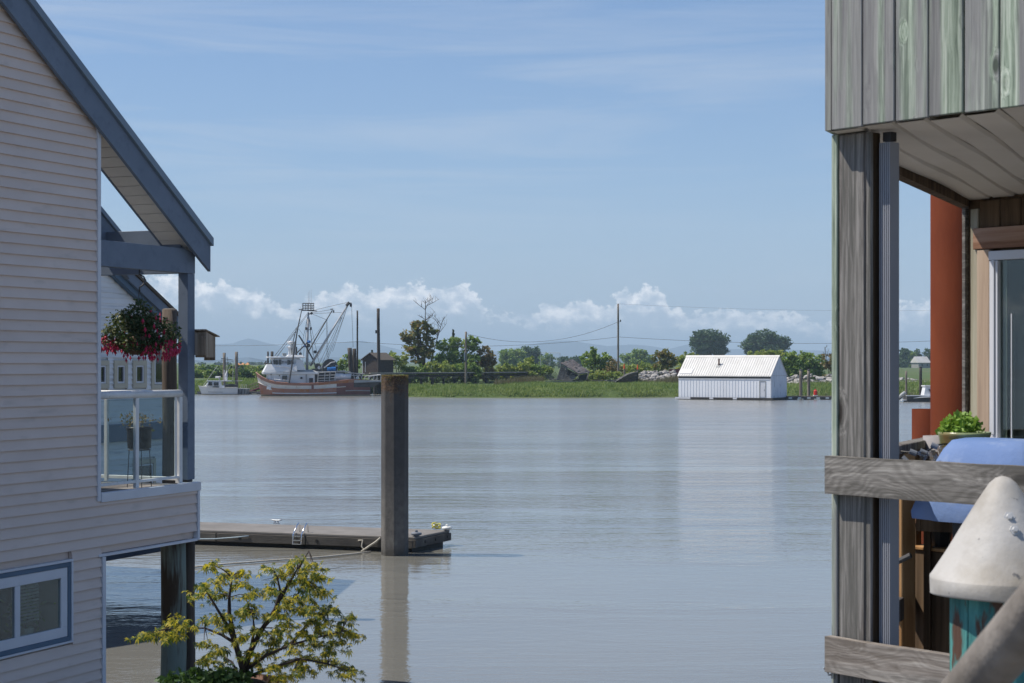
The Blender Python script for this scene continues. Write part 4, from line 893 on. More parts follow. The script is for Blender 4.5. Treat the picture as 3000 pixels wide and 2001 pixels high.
for q in range(9):      # staves of the pile, flaking paint
    a0, a1 = 2*math.pi*q/9+0.25, 2*math.pi*(q+1)/9+0.25-0.012; ps = []
    for th in (a0, (a0*2+a1)/3, (a0+2*a1)/3, a1): ps.append((0.132*math.cos(th), 0.132*math.sin(th), 0))
    ps += [(0.10*math.cos(a1), 0.10*math.sin(a1), 0), (0.10*math.cos(a0), 0.10*math.sin(a0), 0)]
    m = MB(); m.prism(ps, (0, 0, tz-0.6-0.280)); m.build('stave', 'teal_paint', tpile, bevel=0.003)
m = MB(); m.tube([(0, 0, -2.1), (0, 0, tz-0.6-0.30)], 0.098, 12); m.build('pile_core', 'creosote', tpile)
# blurred log handrail nearest the viewer
a = P(2780, 2090, 2.35); b_ = P(3080, 1735, 2.05)
hr = thing('log_handrail', 'out of focus grey log handrail sloping up beside the teal pile', 'handrail', (a.x, a.y, 2.6))
o0 = hr.location.copy(); d_ = (b_-a)
m = MB(); m.tube([a-d_*1.2-o0, a-o0, a+d_*0.5-o0+Vector((0.004, 0, 0.003)), b_-o0, b_+d_*0.8-o0], [0.034, 0.033, 0.035, 0.033, 0.033], 14); m.build('rail', 'drift_log', hr, smooth=True)
for k_ in (-1.0, 1.6):
    q = a+d_*k_-o0; m = MB(); m.tube([(q.x, q.y, -0.45), (q.x, q.y, q.z)], 0.04, 10); m.build('post', 'post_wood', hr)
# boardwalk the viewer stands on (below the frame)
bwk = struct(part('boardwalk', 'dark_plank', lambda m: m.box((-2.6, -3.0, 2.0), (1.0, 9.0, 2.10)), None, bevel=0))
for q in range(60):
    m = MB(); m.box((-2.6, -3.0+q*0.2, 2.104), (1.0, -3.0+q*0.2+0.19, 2.15)); m.build('plank', 'grey_plank', bwk)
for (x, y) in [(-2.3, 8.6), (0.7, 8.6), (-2.3, 3), (0.7, 3), (0.7, -2.5), (-2.3, -2.5)]:
    m = MB(); m.tube([(x, y, -1.5), (x, y, 1.998)], 0.14, 10); m.build('support_pile', 'creosote', bwk)

# ------------------------------------------------------------ concrete float and octagonal pile
fa = Vector((0.95, -0.31, 0)).normalized(); FA = math.atan2(fa.y, fa.x)
fr = P(1215, 1575, 40.2); FC = Vector((fr.x, fr.y, 0))
FL = thing('mooring_float', 'long grey concrete mooring float with timber walers lying on the river', 'dock', FC, FA)
ZT = 0.37; FWd = 1.85; FLn = 22.0
sk = 0.20   # right end is cut slightly askew
m = MB(); m.hexa([(-FLn, 0.0, ZT-0.06), (0, 0, ZT-0.06), (sk, FWd, ZT-0.06), (-FLn, FWd, ZT-0.06), (-FLn, 0.0, ZT), (0, 0, ZT), (sk, FWd, ZT), (-FLn, FWd, ZT)]); m.build('deck_slab', 'float_deck', FL, bevel=0.012)
m = MB(); m.hexa([(-FLn, 0.12, -0.35), (-0.12, 0.12, -0.35), (sk-0.14, FWd-0.1, -0.35), (-FLn, FWd-0.1, -0.35), (-FLn, 0.12, ZT-0.064), (-0.12, 0.12, ZT-0.064), (sk-0.14, FWd-0.1, ZT-0.064), (-FLn, FWd-0.1, ZT-0.064)]); m.build('pontoon', 'wet_dark', FL)
x = -FLn
while x < -0.1:
    x1 = min(x+2.4, -0.03); m = MB(); m.box((x+0.012, -0.035, ZT-0.27), (x1-0.012, 0.085, ZT-0.064)); m.build('waler', 'waler', FL, bevel=0.01); x = x1
m = MB(); m.hexa([(0.0-0.07, -0.03, ZT-0.25), (0.035, -0.03, ZT-0.25), (sk+0.04, FWd, ZT-0.25), (sk-0.07, FWd, ZT-0.25), (-0.07, -0.03, ZT-0.063), (0.035, -0.03, ZT-0.063), (sk+0.04, FWd, ZT-0.063), (sk-0.07, FWd, ZT-0.063)]); ew = m.build('end_waler', 'waler', FL, bevel=0.008)
for s in (0.25, 0.55, 0.9):
    m = MB(); c = Vector((0.036+sk*s*1.0, FWd*s, ZT-0.15)); m.tube([c, c+Vector((0.02, 0, 0))], 0.035, 10); m.build('bolt', 'wet_dark', ew)
for xx in (-2.5, -4.55, -6.6, -8.6):
    m = MB(); m.tube([(xx, -0.05, ZT-0.17), (xx, -0.034, ZT-0.17)], 0.04, 10); m.build('bolt_hole', 'wet_dark', FL)
def fl_(x, y, z): return FC + Matrix.Rotation(FA, 3, 'Z') @ Vector((x, y, z))
def onfloat(px, py):
    d_ = DW(py, ZT); return P(px, py, d_)
# mushroom bollards
def bollard(label, px, py, mat, s=1.0, loc=None):
    p = onfloat(px, py) if loc is None else loc; t = thing('mooring_roller', label, 'bollard', (p.x, p.y, ZT))
    m = MB(); m.lathe([(0.06*s, 0), (0.06*s, 0.03)], 16); m.build('stem', 'rubber_grey', t)
    m = MB(); m.lathe([(0.09*s, 0.03), (0.115*s, 0.045), (0.115*s, 0.085), (0.08*s, 0.10), (0.02*s, 0.105)], 22); m.build('disc', mat, t, smooth=50)
    m = MB(); m.lathe([(0.03*s, 0.10), (0.03*s, 0.145), (0.012*s, 0.155)], 12); m.build('knob', mat, t)
bollard('white round corner roller at the outer end of the float', 0, 0, 'plastic_white', 1.05, fl_(sk-0.02, FWd-0.15, ZT))
bollard('blue grey round corner roller on the float near the octagonal pile', 0, 0, 'rubber_grey', 1.1, fl_(-0.02, 0.16, ZT))
def cleat(label, px, py):
    p = onfloat(px, py); t = thing('mooring_cleat', label, 'cleat', (p.x, p.y, ZT), FA)
    m = MB(); m.box((-0.08, -0.035, 0), (0.08, 0.035, 0.02)); m.build('base', 'galv', t)
    for s in (-1, 1): m = MB(); m.tube([(s*0.045, 0, 0.02), (s*0.04, 0, 0.075)], 0.02, 8); m.build('leg', 'galv', t)
    m = MB(); m.tube([(-0.17, 0, 0.10), (-0.08, 0, 0.085), (0, 0, 0.08), (0.08, 0, 0.085), (0.17, 0, 0.10)], [0.01, 0.018, 0.02, 0.018, 0.01], 8); m.build('horn', 'galv', t, smooth=True)
    return t
cleat('bare galvanised cleat on the far edge of the float', 810, 1534)
cleat('cleat wrapped in yellow rope near the outer end of the float', 1281, 1550)
p = onfloat(1278, 1552); yr = thing('mooring_rope', 'yellow rope coiled round a cleat on the float', 'rope', (p.x, p.y, ZT))
m = MB(); m.tube([(0.10*math.cos(q*0.5)*(1+0.2*math.sin(q)), 0.05*math.sin(q*0.5), 0.03+0.004*q+0.02*math.sin(q*1.7)) for q in range(36)], 0.013, 6); m.build('coil', 'rope_yellow', yr, smooth=True)
# swim ladder
lp = fl_(0, -0.05, 0); ld = thing('swim_ladder', 'chrome swim ladder clamped to the front edge of the float', 'ladder', onfloat(876, 1562)*1.0, FA)
ld.location.z = ZT; 
for s in (-0.11, 0.11):
    m = MB(); m.tube([(s, 0.28, 0.0), (s, 0.27, 0.17), (s, 0.21, 0.22), (s, 0.12, 0.17), (s, -0.09, -0.02), (s, -0.12, -0.26)], 0.016, 8); m.build('side_rail', 'chrome', ld, smooth=True)
for z_ in (-0.06, -0.16, -0.25): m = MB(); m.box((-0.11, -0.16, z_-0.01), (0.11, -0.09, z_+0.012)); m.build('tread', 'chrome', ld)
# pile
pd = DW(1628); px_ = (1155-CX)/F*pd
OP = thing('concrete_pile', 'tall octagonal concrete pile with brown moss on its top beside the float', 'pile', (px_, pd+0.2, 0))
rad = 0.325; zt = HC-(1100-HY)/F*pd
m = MB(); m.lathe([(rad, -1.5), (rad, zt-0.07), (rad-0.012, zt-0.03), (rad-0.03, zt)], 8, rot=0.0+R(3)); m.build('shaft', 'mossy_concrete', OP, bevel=0.02)
g = np.random.default_rng(4); n = 1500; th = g.random(n)*6.283; rr_ = rad*np.sqrt(g.random(n))*0.97
cl = np.stack([rr_*np.cos(th), rr_*np.sin(th), np.full(n, zt+0.004)], 1)
th = g.random(500)*6.283; c2 = np.stack([rad*0.95*np.cos(th), rad*0.95*np.sin(th), zt-np.abs(g.normal(size=500))*0.10], 1)
mo = link('moss', quads_mesh('moss', leaves(np.concatenate([cl, c2]), 0.03, g, 0.5), 'leaf_russet'), OP); mo['kind'] = 'stuff'
# ropes, hose on the water, driftwood
def rope(name, label, cat, pts, r, mat):
    o0 = Vector(pts[0]); t = thing(name, label, cat, o0); m = MB(); m.tube([Vector(q)-o0 for q in pts], r, 6); m.build('strand', mat, t, smooth=True); return t
def wl(px, py, z=0.03): return P(px, py, DW(py, z))
rope('floating_hose', 'thin pale hose floating on the water along the front of the float', 'hose', [wl(565, 1661), wl(650, 1653), wl(730, 1647), wl(800, 1641), wl(880, 1637), wl(960, 1630), wl(1040, 1622), wl(1085, 1616)], 0.02, 'rope_pale')
rope('mooring_line', 'grey rope slung along the float waler to the ladder', 'rope', [fl_(-8.5, -0.06, ZT-0.12), fl_(-7.4, -0.09, ZT-0.26), fl_(-6.2, -0.09, ZT-0.24), fl_(-5.2, -0.07, ZT-0.20), fl_(-4.6, -0.06, ZT-0.14), fl_(-4.3, -0.06, ZT-0.1)], 0.016, 'rope_blue')
rope('mooring_line', 'slack pale rope drooping below the shaded left part of the float', 'rope', [fl_(-13, -0.07, ZT-0.2), fl_(-11, -0.09, ZT-0.30), fl_(-9.5, -0.09, ZT-0.33), fl_(-8.1, -0.08, ZT-0.28), fl_(-7.7, -0.06, ZT-0.18)], 0.014, 'rope_pale')
rope('mooring_line', 'frayed white rope hanging from the float beside the octagonal pile', 'rope', [fl_(-1.42, -0.05, ZT-0.12), fl_(-1.30, -0.07, ZT-0.1), fl_(-1.32, -0.08, ZT-0.25), fl_(-1.26, -0.09, ZT-0.33), fl_(-1.18, -0.1, ZT-0.36)], 0.018, 'rope_pale')
rope('driftwood', 'bare driftwood branch wedged between the float and the pile', 'driftwood', [fl_(-1.3, -0.14, 0.0), fl_(-1.1, -0.10, 0.14), fl_(-0.95, -0.07, 0.24), fl_(-0.85, -0.06, 0.33)], 0.028, 'rope_pale')
for (x_, r_) in ((-11.4, 0.5), (-8.0, -0.4)):
    rope('mooring_cleat', 'grey knotted rope eye fixed to the shaded float waler', 'rope', [fl_(x_-0.12, -0.05, ZT-0.22), fl_(x_, -0.08, ZT-0.14), fl_(x_+0.1, -0.06, ZT-0.09)], 0.028, 'rope_blue')['group'] = 'rope eyes on the float waler'
for o in list(COL.objects):
    if o.name.startswith('mooring_cleat') and o.get('category') == 'rope': o.name = 'rope_eye'

# ------------------------------------------------------------ Japanese maple in a pot
MD = 10.0
PUFF = [(623,1657),(662,1686),(704,1677),(593,1719),(710,1713),(638,1701),(588,1746),(644,1743),(727,1746),(727,1776),(608,1820),(519,1808),(513,1853),(470,1852),(435,1857),(540,1835),(647,1907),(614,1927),(602,1880),(712,1793),(640,1800),(660,1840),
 (787,1665),(876,1642),(921,1654),(936,1686),(876,1698),(832,1686),(906,1719),(787,1728),(832,1734),(876,1749),(846,1767),(748,1799),(811,1796),(876,1784),(921,1778),(966,1781),(1019,1805),(906,1817),(966,1826),(1010,1847),(846,1826),(817,1847),(891,1853),(1025,1856),(802,1874),(861,1877),(921,1886),(966,1904),(787,1907),(727,1913),(906,1921),(847,1936),(966,1936),(1010,1954),(1034,1972),(891,1957),(802,1951),(861,1970),(742,1942),(817,1984),(712,1868),(990,1880),(940,1850),(760,1850),(860,1905),(930,1800),(900,1680),(850,1660),(945,1735)]
pc = P(706, 2030, MD)
MP = thing('japanese_maple', 'Japanese maple with backlit yellow green lacy leaves above the water', 'tree', (pc.x, pc.y, pc.z))
base = Vector((0, 0, 0)); rr = random.Random(3)
def tpt(px, py, dd): return P(px, py, MD+dd)-Vector((pc.x, pc.y, pc.z))
mt_ = MB()
limbs = [[(706, 2030), (712, 1960), (690, 1885), (668, 1835), (640, 1790), (610, 1740)], [(712, 1960), (690, 1885), (672, 1800), (672, 1750), (680, 1690)], [(712, 1970), (735, 1905), (770, 1840), (806, 1785), (822, 1735), (812, 1690)],
         [(770, 1840), (830, 1775), (870, 1745), (895, 1700)], [(806, 1785), (840, 1720), (870, 1670), (905, 1615)], [(716, 1965), (780, 1920), (850, 1890), (920, 1870), (1000, 1850)], [(720, 1985), (800, 1955), (880, 1930), (960, 1945), (1030, 1970)],
         [(690, 1885), (650, 1860), (600, 1840), (530, 1840)], [(735, 1905), (745, 1840), (740, 1800)], [(850, 1890), (900, 1830), (960, 1800)], [(706, 1990), (680, 1940), (640, 1915)]]
nodes = []
for li, L in enumerate(limbs):
    dd0 = rr.uniform(-0.3, 0.3); pts = []; n_ = len(L)
    for q, (a, b_) in enumerate(L): p_ = tpt(a, b_, dd0*q/(n_-1)); pts.append(p_); nodes.append((a, b_, p_))
    r0 = 0.020 if li < 3 else 0.011
    mt_.tube(pts, [r0*(1-0.75*q/(n_-1)) for q in range(n_)], 7)
twig = []; 
starts = []; cents = []; g = np.random.default_rng(9); leafc = []; 
for (a, b_) in PUFF:
    na = min(nodes, key=lambda q: (q[0]-a)**2+(q[1]-b_)**2)
    for rep in range(2):
        dd = rr.uniform(-0.28, 0.28); c = tpt(a+rr.uniform(-8, 8), b_+rr.uniform(-4, 4), dd)
        mid = (na[2]+c)*0.5+Vector((0, 0, 0.01)); mt_.tube([na[2], mid, c], [0.0035, 0.0025, 0.0012], 4)
        k_ = rr.randint(11, 17)
        pts = g.normal(size=(k_, 3))*np.array([0.036, 0.05, 0.011])+np.array(c)
        pts[:, 2] -= 0.35*np.abs(pts[:, 0]-c.x)     # plates droop at their rims
        leafc.append(pts)
for (a, b_) in ((905, 1612), (1000, 1662), (765, 1700)): mt_.tube([tpt(870, 1680, 0), tpt(a, b_, 0.02)], [0.003, 0.001], 4)
mt_.build('trunk', 'bark_dark', MP, smooth=True)
leafc = np.concatenate(leafc); k_ = len(leafc)
tris = []
nrm = unit(g.normal(size=(k_, 3))*0.55+np.array([0, -0.35, 0.9])); ax = unit(np.cross(nrm, g.normal(size=(k_, 3)))); ay = unit(np.cross(nrm, ax))
sz = 0.030*(0.7+0.6*g.random(k_))
V = []
for ang, ln in ((-2.2, 0.6), (-1.35, 0.85), (-0.65, 1.0), (0, 1.1), (0.65, 1.0), (1.35, 0.85), (2.2, 0.6)):
    dr = ax*math.cos(ang)+ay*math.sin(ang); pr = -ax*math.sin(ang)+ay*math.cos(ang); L_ = (sz*ln)[:, None]
    tip = leafc+dr*L_; tip[:, 2] -= sz*0.35*ln
    V.append(np.stack([leafc, leafc+dr*L_*0.5+pr*L_*0.15, tip, leafc+dr*L_*0.5-pr*L_*0.15], 1))
V = np.concatenate(V)
lo = link('leaves', quads_mesh('leaves', V, 'leaf_maple'), MP)
pz = 2.154
pt = thing('maple_pot', 'brown round planter holding the Japanese maple above the water', 'plant pot', (pc.x+0.01, pc.y, 2.154))
hz = pc.z-pz+0.04
m = MB(); m.lathe([(0.14, 0), (0.17, hz*0.5), (0.20, hz), (0.215, hz+0.01), (0.215, hz+0.035), (0.195, hz+0.035), (0.18, hz), (0.01, hz-0.01)], 26); m.build('bowl', 'terracotta', pt, smooth=40)
m = MB(); m.lathe([(0.182, hz+0.002), (0.1, hz+0.03), (0.01, hz+0.04)], 18); m.build('soil', 'soil', pt)
MPS = bpy.data.objects['boardwalk']
m = MB(); m.box((-2.6, 9.002, 2.0), (1.0, 10.6, 2.10)); m.build('boardwalk_landing', 'dark_plank', MPS)
for q in range(8): m = MB(); m.box((-2.6, 9.0+q*0.2, 2.104), (1.0, 9.0+q*0.2+0.19, 2.15)); m.build('plank', 'grey_plank', MPS)
sp_ = thing('leafy_underplanting', 'dark leafy shoots and grass blades growing around the maple pot', 'plant', (pc.x-0.18, pc.y-0.05, 2.154))
g = np.random.default_rng(31); cl = []
for (a, b_, s_, n_) in [(540, 1990, 0.05, 120), (600, 1985, 0.045, 90), (640, 1985, 0.05, 150), (690, 1992, 0.05, 120), (500, 1998, 0.03, 60), (578, 1965, 0.02, 20), (620, 1998, 0.06, 160)]:
    c = P(a, b_, MD-0.1); cl.append(g.normal(size=(n_, 3))*s_*np.array([1, 1, 0.6])+np.array(c-sp_.location))
link('foliage', quads_mesh('foliage', leaves(np.concatenate(cl), 0.045, g, 0.4, 0.6), 'leaf_dark'), sp_)
m = MB()
for q in range(26):
    a = g.uniform(590, 680); b0 = P(a, 2010, MD-0.12); tip = P(a+g.uniform(-28, 28), g.uniform(1930, 1975), MD-0.12+g.uniform(-0.1, 0.1))
    m.tube([b0-sp_.location, (b0+tip)/2+Vector((g.uniform(-0.01, 0.01), 0, 0.01))-sp_.location, tip-sp_.location], [0.003, 0.003, 0.0005], 4)
m.tube([Vector((0, 0, 0)), P(620, 2030, MD-0.1)-sp_.location], 0.02, 6)
m.build('grass_blades', 'leaf_dark', sp_)
m = MB(); m.lathe([(0.12, 0), (0.17, 0.33), (0.16, 0.33), (0.01, 0.30)], 18); m.build('tub', 'terracotta', sp_)
# ------------------------------------------------------------ far bank vegetation
def tree(name, label, d, blobs, trunk_px, mat, leaf=0.32, dens=9.0, cat='tree', group=None, bark='bark', seed=1, gap=0.35, limbs=True, tr=None, up=0.3):
    """crown of leaf faces spread through several lobes of clumps; blobs in photo pixels (x, y, rx, ry) at depth d"""
    g = np.random.default_rng(seed); X = (trunk_px-CX)/F*d; gz = ground_z(X, d)-0.1
    t = thing(name, label, cat, (X, d, gz), 0, group); o0 = np.array([X, d, gz]); sc = d/F
    gpy = HY+(HC-gz)/d*F
    if not limbs: blobs = list(blobs)+[(b[0]+g.uniform(-3, 3), (b[1]+gpy)/2+2, b[2]*1.0, max(3, (gpy-b[1])/2)) for b in blobs]
    elif cat == 'shrub': blobs = list(blobs)+[(trunk_px, gpy-10, max(b[2] for b in blobs)*1.05, 14)]
    cl = []; top = None; mb = MB(); tr = tr or 0.02*sum(b[3] for b in blobs)*sc
    hgt = max(P(b[0], b[1]-b[3], d).z for b in blobs)-gz
    for (px, py, rx, ry) in blobs:
        c = np.array(P(px, py, d))-o0; rx, ry = rx*sc, ry*sc; ryy = (rx+ry)*0.5
        ns = max(12, int(12+rx*ry*4.0)); ns = min(ns, 64)
        dirs = unit(g.normal(size=(ns, 3)))*(0.30+0.62*g.random(ns)**0.6)[:, None]
        sub = dirs*np.array([rx, ryy, ry])+c
        if limbs:
            p0 = Vector((0, 0, 0)) if True else None; cm = Vector(c)
            mb.tube([(0, 0, 0), (cm.x*0.25, cm.y*0.25, cm.z*0.45), (cm.x*0.8, cm.y*0.8, cm.z*0.9)], [tr, tr*0.7, tr*0.25], 6)
            for q in range(min(ns, 6)): mb.tube([(cm.x*0.8, cm.y*0.8, cm.z*0.9), tuple(sub[q])], [tr*0.22, tr*0.06], 4)
        for s in sub:
            r = g.uniform(0.22, 0.42)*(rx+ry)*0.5; k = min(int(dens*max(r, leaf)**2/leaf**2*1.6)+5, 170)
            dd = unit(g.normal(size=(k, 3)))*(g.random(k)**0.4)[:, None]*r*np.array([1.15, 1.0, 0.75]); cl.append(dd+s)
    cl = np.concatenate(cl); cl = cl[cl[:, 2] > 0.05]
    if limbs: mb.build('trunk', bark, t, smooth=True)
    else: mb.tube([(0, 0, 0), (0, 0, hgt*0.5)], [tr, tr*0.4], 6); mb.build('trunk', bark, t)
    link('crown', quads_mesh('crown', leaves(cl, leaf, g, up, 0.62), mat), t)
    return t
def bare(name, label, d, base, tip, spread, seed, n1=9, r=0.07, parent=None):
    rr = random.Random(seed); b, tp = P(*base, d), P(*tip, d); m = MB()
    o0 = Vector((b.x, b.y, b.z))
    t = parent or thing(name, label, 'tree', o0)
    def br(p, v, r, lv):
        q = p+v*0.5+Vector((rr.uniform(-1, 1), rr.uniform(-1, 1), rr.uniform(-0.3, 0.6)))*v.length*0.07; e = p+v
        m.tube([p-o0, q-o0, e-o0], [r, r*0.75, r*0.4], 5)
        if lv == 0: return
        for k in range(n1 if lv == 2 else 5):
            f = rr.uniform(0.25, 1.0); s = p+v*f
            nv = Vector((rr.uniform(-1, 1)*spread, rr.uniform(-1, 1)*spread, rr.uniform(0.25, 1.0))).normalized()*v.length*rr.uniform(0.25, 0.5)
            br(s, nv, r*0.5, lv-1)
    br(b, tp-b, r, 2); m.build('branches', 'bark', t); return t
T = tree
T('chestnut_tree', 'tall bronze green tree with dead bare top above the trestle pier', 256, [(1228, 958, 34, 20), (1203, 982, 30, 24), (1256, 972, 26, 22), (1213, 1015, 34, 28), (1245, 1008, 30, 28), (1232, 1045, 44, 30), (1196, 990, 20, 16)], 1240, 'leaf_bronze', 0.5, 7, seed=2, tr=0.22)
bare('dead_treetop', 'bare dead grey branches rising above the bronze green tree', 256.5, (1240, 1000), (1247, 882), 0.8, 5, 10, 0.09)
bare('dead_tree', 'leafless leaning grey tree between the bronze tree and green maple', 257, (1262, 1060), (1296, 940), 0.7, 9, 9, 0.09)
T('broadleaf_tree', 'dense mid green tree right of the bronze tree behind the trestle', 257, [(1305, 1015, 32, 22), (1340, 1008, 38, 22), (1375, 1000, 34, 18), (1330, 1045, 48, 30), (1378, 1040, 34, 34), (1300, 1060, 36, 26), (1392, 1000, 18, 10)], 1335, 'leaf_green', 0.45, 8, seed=3, tr=0.2)
def conifer(name, label, d, px, ytop, ybase, w, seed, mat='leaf_conifer', group=None, leaf=0.3):
    g = np.random.default_rng(seed); X = (px-CX)/F*d; gz = ground_z(X, d)-0.1; t = thing(name, label, 'tree', (X, d, gz), 0, group); sc = d/F
    zt, zb = P(px, ytop, d).z-gz, P(px, ybase, d).z-gz; m = MB(); m.tube([(0, 0, 0), (0, 0, zt)], [0.16, 0.03], 6); m.build('trunk', 'bark', t)
    n = 700; f = g.random(n)**0.7; th = g.random(n)*6.283; r = w*sc*0.5*(1-f*0.9)*(0.35+0.65*g.random(n))*(0.8+0.35*np.sin(f*40))
    cl = np.stack([r*np.cos(th), r*np.sin(th), zb+(zt-zb)*f-0.15*r], 1); link('crown', quads_mesh('crown', leaves(cl, leaf, g, 0.2, 0.5, 0.4), mat), t); return t
conifer('young_fir', 'small dark pointed fir poking above the mid green tree', 262, 1328, 966, 1040, 24, 4)
conifer('young_fir', 'small dark fir behind the brown shed roof', 330, 1090, 1026, 1062, 22, 5)
T('russet_shrub', 'rounded russet brown shrub right of the mid green tree', 258, [(1420, 1036, 30, 22), (1432, 1050, 26, 22), (1405, 1058, 28, 20), (1428, 1075, 34, 18)], 1422, 'leaf_russet', 0.4, 8, 'shrub', seed=6)
T('feathery_shrub', 'feathery green shrub left of the bronze tree behind the octagonal pile', 252, [(1158, 1045, 22, 26), (1172, 1062, 26, 24), (1143, 1072, 22, 18), (1186, 1050, 16, 20)], 1163, 'leaf_light', 0.36, 7, 'shrub', seed=7, up=0.0)
LOW = 'low green bramble thicket behind the trestle pier'
for i, (px, py, rx, ry, mt2) in enumerate([(1195, 1080, 30, 16, 'leaf_green'), (1235, 1082, 26, 14, 'leaf_green'), (1270, 1075, 26, 20, 'leaf_light'), (1312, 1076, 34, 20, 'leaf_light'), (1352, 1076, 30, 20, 'leaf_green'), (1385, 1078, 26, 16, 'leaf_green')]):
    T('bramble', LOW, 253-i*0.3, [(px, py, rx, ry), (px+rx*0.4, py+6, rx*0.7, ry*0.8)], px, mt2, 0.4, 8, 'shrub', 'brambles behind the trestle pier', seed=20+i, limbs=False)
for i, (px, py, rx, ry, mt2) in enumerate([(1445, 1080, 30, 12, 'leaf_light'), (1492, 1078, 30, 13, 'leaf_light'), (1538, 1076, 28, 14, 'leaf_light'), (1578, 1074, 26, 13, 'leaf_green'), (1604, 1088, 22, 14, 'leaf_light'), (1570, 1092, 26, 9, 'leaf_light')]):
    T('bramble', 'sunlit yellow green bramble between the russet shrub and collapsed shack', 262-i*0.4, [(px, py, rx, ry), (px-rx*0.5, py+4, rx*0.6, ry*0.8)], px, mt2, 0.42, 8, 'shrub', 'brambles left of the collapsed shack', seed=40+i, limbs=False)
T('bright_shrub', 'bright green upright shrub standing left of the collapsed shack', 268, [(1551, 1060, 22, 18), (1545, 1072, 26, 16)], 1550, 'leaf_light', 0.4, 8, 'shrub', seed=8)
T('leafy_shrub', 'tall leafy green shrub behind the collapsed shack', 258, [(1738, 1036, 26, 22), (1722, 1052, 26, 22), (1756, 1048, 28, 22), (1745, 1072, 42, 24), (1780, 1060, 26, 24)], 1745, 'leaf_green', 0.42, 8, 'shrub', seed=9)
T('grey_shrub', 'greyish brown twiggy shrub at the foot of the utility pole', 256, [(1795, 1068, 26, 20), (1812, 1082, 24, 16), (1775, 1092, 30, 12)], 1800, 'leaf_russet', 0.3, 6, 'shrub', seed=10)
for i, (px, py, rx, ry) in enumerate([(1705, 1092, 30, 12), (1760, 1095, 34, 12), (1745, 1103, 26, 9), (1800, 1098, 26, 8)]):
    T('bramble', 'pale green bramble lying between the collapsed shack and the wrecked hull', 248-i*0.5, [(px, py, rx, ry)], px, 'leaf_light', 0.38, 8, 'shrub', 'brambles beside the wrecked hull', seed=60+i, limbs=False)
for i, (px, py, rx, ry, mt2) in enumerate([(1845, 1078, 34, 14, 'leaf_light'), (1890, 1076, 34, 16, 'leaf_light'), (1920, 1078, 26, 14, 'leaf_green')]):
    T('bramble', 'low light green bush above the rock rubble near the white boathouse', 275+i, [(px, py, rx, ry)], px, mt2, 0.42, 8, 'shrub', 'bushes above the rock rubble', seed=70+i, limbs=False)
T('fig_tree', 'bushy olive brown tree left of the white boathouse', 262, [(1945, 1036, 26, 18), (1935, 1052, 28, 20), (1962, 1055, 30, 22), (1950, 1075, 40, 20)], 1948, 'leaf_bronze', 0.45, 8, seed=11)
T('fig_tree', 'light green tree peeking over the left end of the boathouse', 266, [(2010, 1045, 26, 18), (2000, 1066, 24, 20), (2025, 1055, 22, 20)], 2008, 'leaf_light', 0.45, 8, seed=12)
T('poplar_tree', 'tall rounded dark tree behind the white boathouse, left of the similar one', 700, [(2070, 988, 44, 26), (2050, 1000, 30, 22), (2095, 1000, 40, 28), (2075, 1018, 52, 26), (2105, 1022, 30, 22), (2060, 1030, 30, 14)], 2078, 'leaf_far', 0.9, 7, seed=13, tr=0.6)
T('poplar_tree', 'broad rounded dark tree behind the ridge end of the boathouse', 700, [(2240, 992, 48, 24), (2205, 1008, 36, 24), (2275, 1006, 44, 26), (2238, 1018, 56, 24), (2290, 1024, 26, 20), (2195, 1026, 24, 14)], 2243, 'leaf_far', 0.9, 7, seed=14, tr=0.6)
for i, (px, py, rx, ry, mt2) in enumerate([(2225, 1038, 40, 12, 'leaf_light'), (2270, 1036, 34, 12, 'leaf_light'), (2305, 1050, 26, 22, 'leaf_green'), (2335, 1052, 32, 24, 'leaf_green'), (2372, 1050, 34, 24, 'leaf_green'), (2398, 1062, 24, 20, 'leaf_green')]):
    T('hedge_shrub', 'thick green hedge bush behind the right end of the boathouse', 268-i*0.5, [(px, py, rx, ry), (px-8, py+14, rx*0.9, ry*0.8)], px, mt2, 0.45, 8, 'shrub', 'hedge bushes right of the boathouse', seed=80+i, limbs=False)
T('russet_shrub', 'russet shrub with bare twigs at the right end of the hedge', 262, [(2425, 1058, 20, 26), (2434, 1074, 20, 20)], 2428, 'leaf_russet', 0.36, 7, 'shrub', seed=15)
bare('bare_sapling', 'bare twiggy sapling rising from the hedge beside the grey post', 262.5, (2425, 1060), (2415, 1016), 1.0, 4, 7, 0.04)
# middle distance trees
for i, (px, py, rx, ry, lab) in enumerate([(1478, 1040, 22, 16, 0), (1512, 1036, 30, 18, 0), (1556, 1030, 30, 17, 1), (1530, 1052, 34, 14, 0), (1495, 1056, 30, 12, 0), (1600, 1048, 22, 13, 0), (1650, 1052, 26, 7, 1), (1690, 1052, 24, 7, 1), (1870, 1036, 26, 14, 0), (1838, 1046, 24, 12, 0), (1905, 1050, 20, 10, 0)]):
    T('distant_tree', ['hazy mid green tree in the fields beyond the far bank', 'hazy dark tree in the fields beyond the far bank'][lab], 620+(i % 4)*35, [(px, py, rx, ry), (px+rx*0.4, py+ry*0.4, rx*0.7, ry*0.8)], px, ['leaf_green', 'leaf_far'][lab], 0.8, 7, 'tree', 'distant field trees', seed=100+i, limbs=False)
for i, px in enumerate([596, 640, 668, 705, 735, 760, 590, 860, 905, 960]):
    T('distant_tree', 'tiny hazy tree on the low horizon behind the fishing boats', 1300+40*i, [(px, 1066, 9+(i*5) % 7, 5)], px, 'leaf_far', 1.3, 8, 'tree', 'horizon trees', seed=130+i, limbs=False)
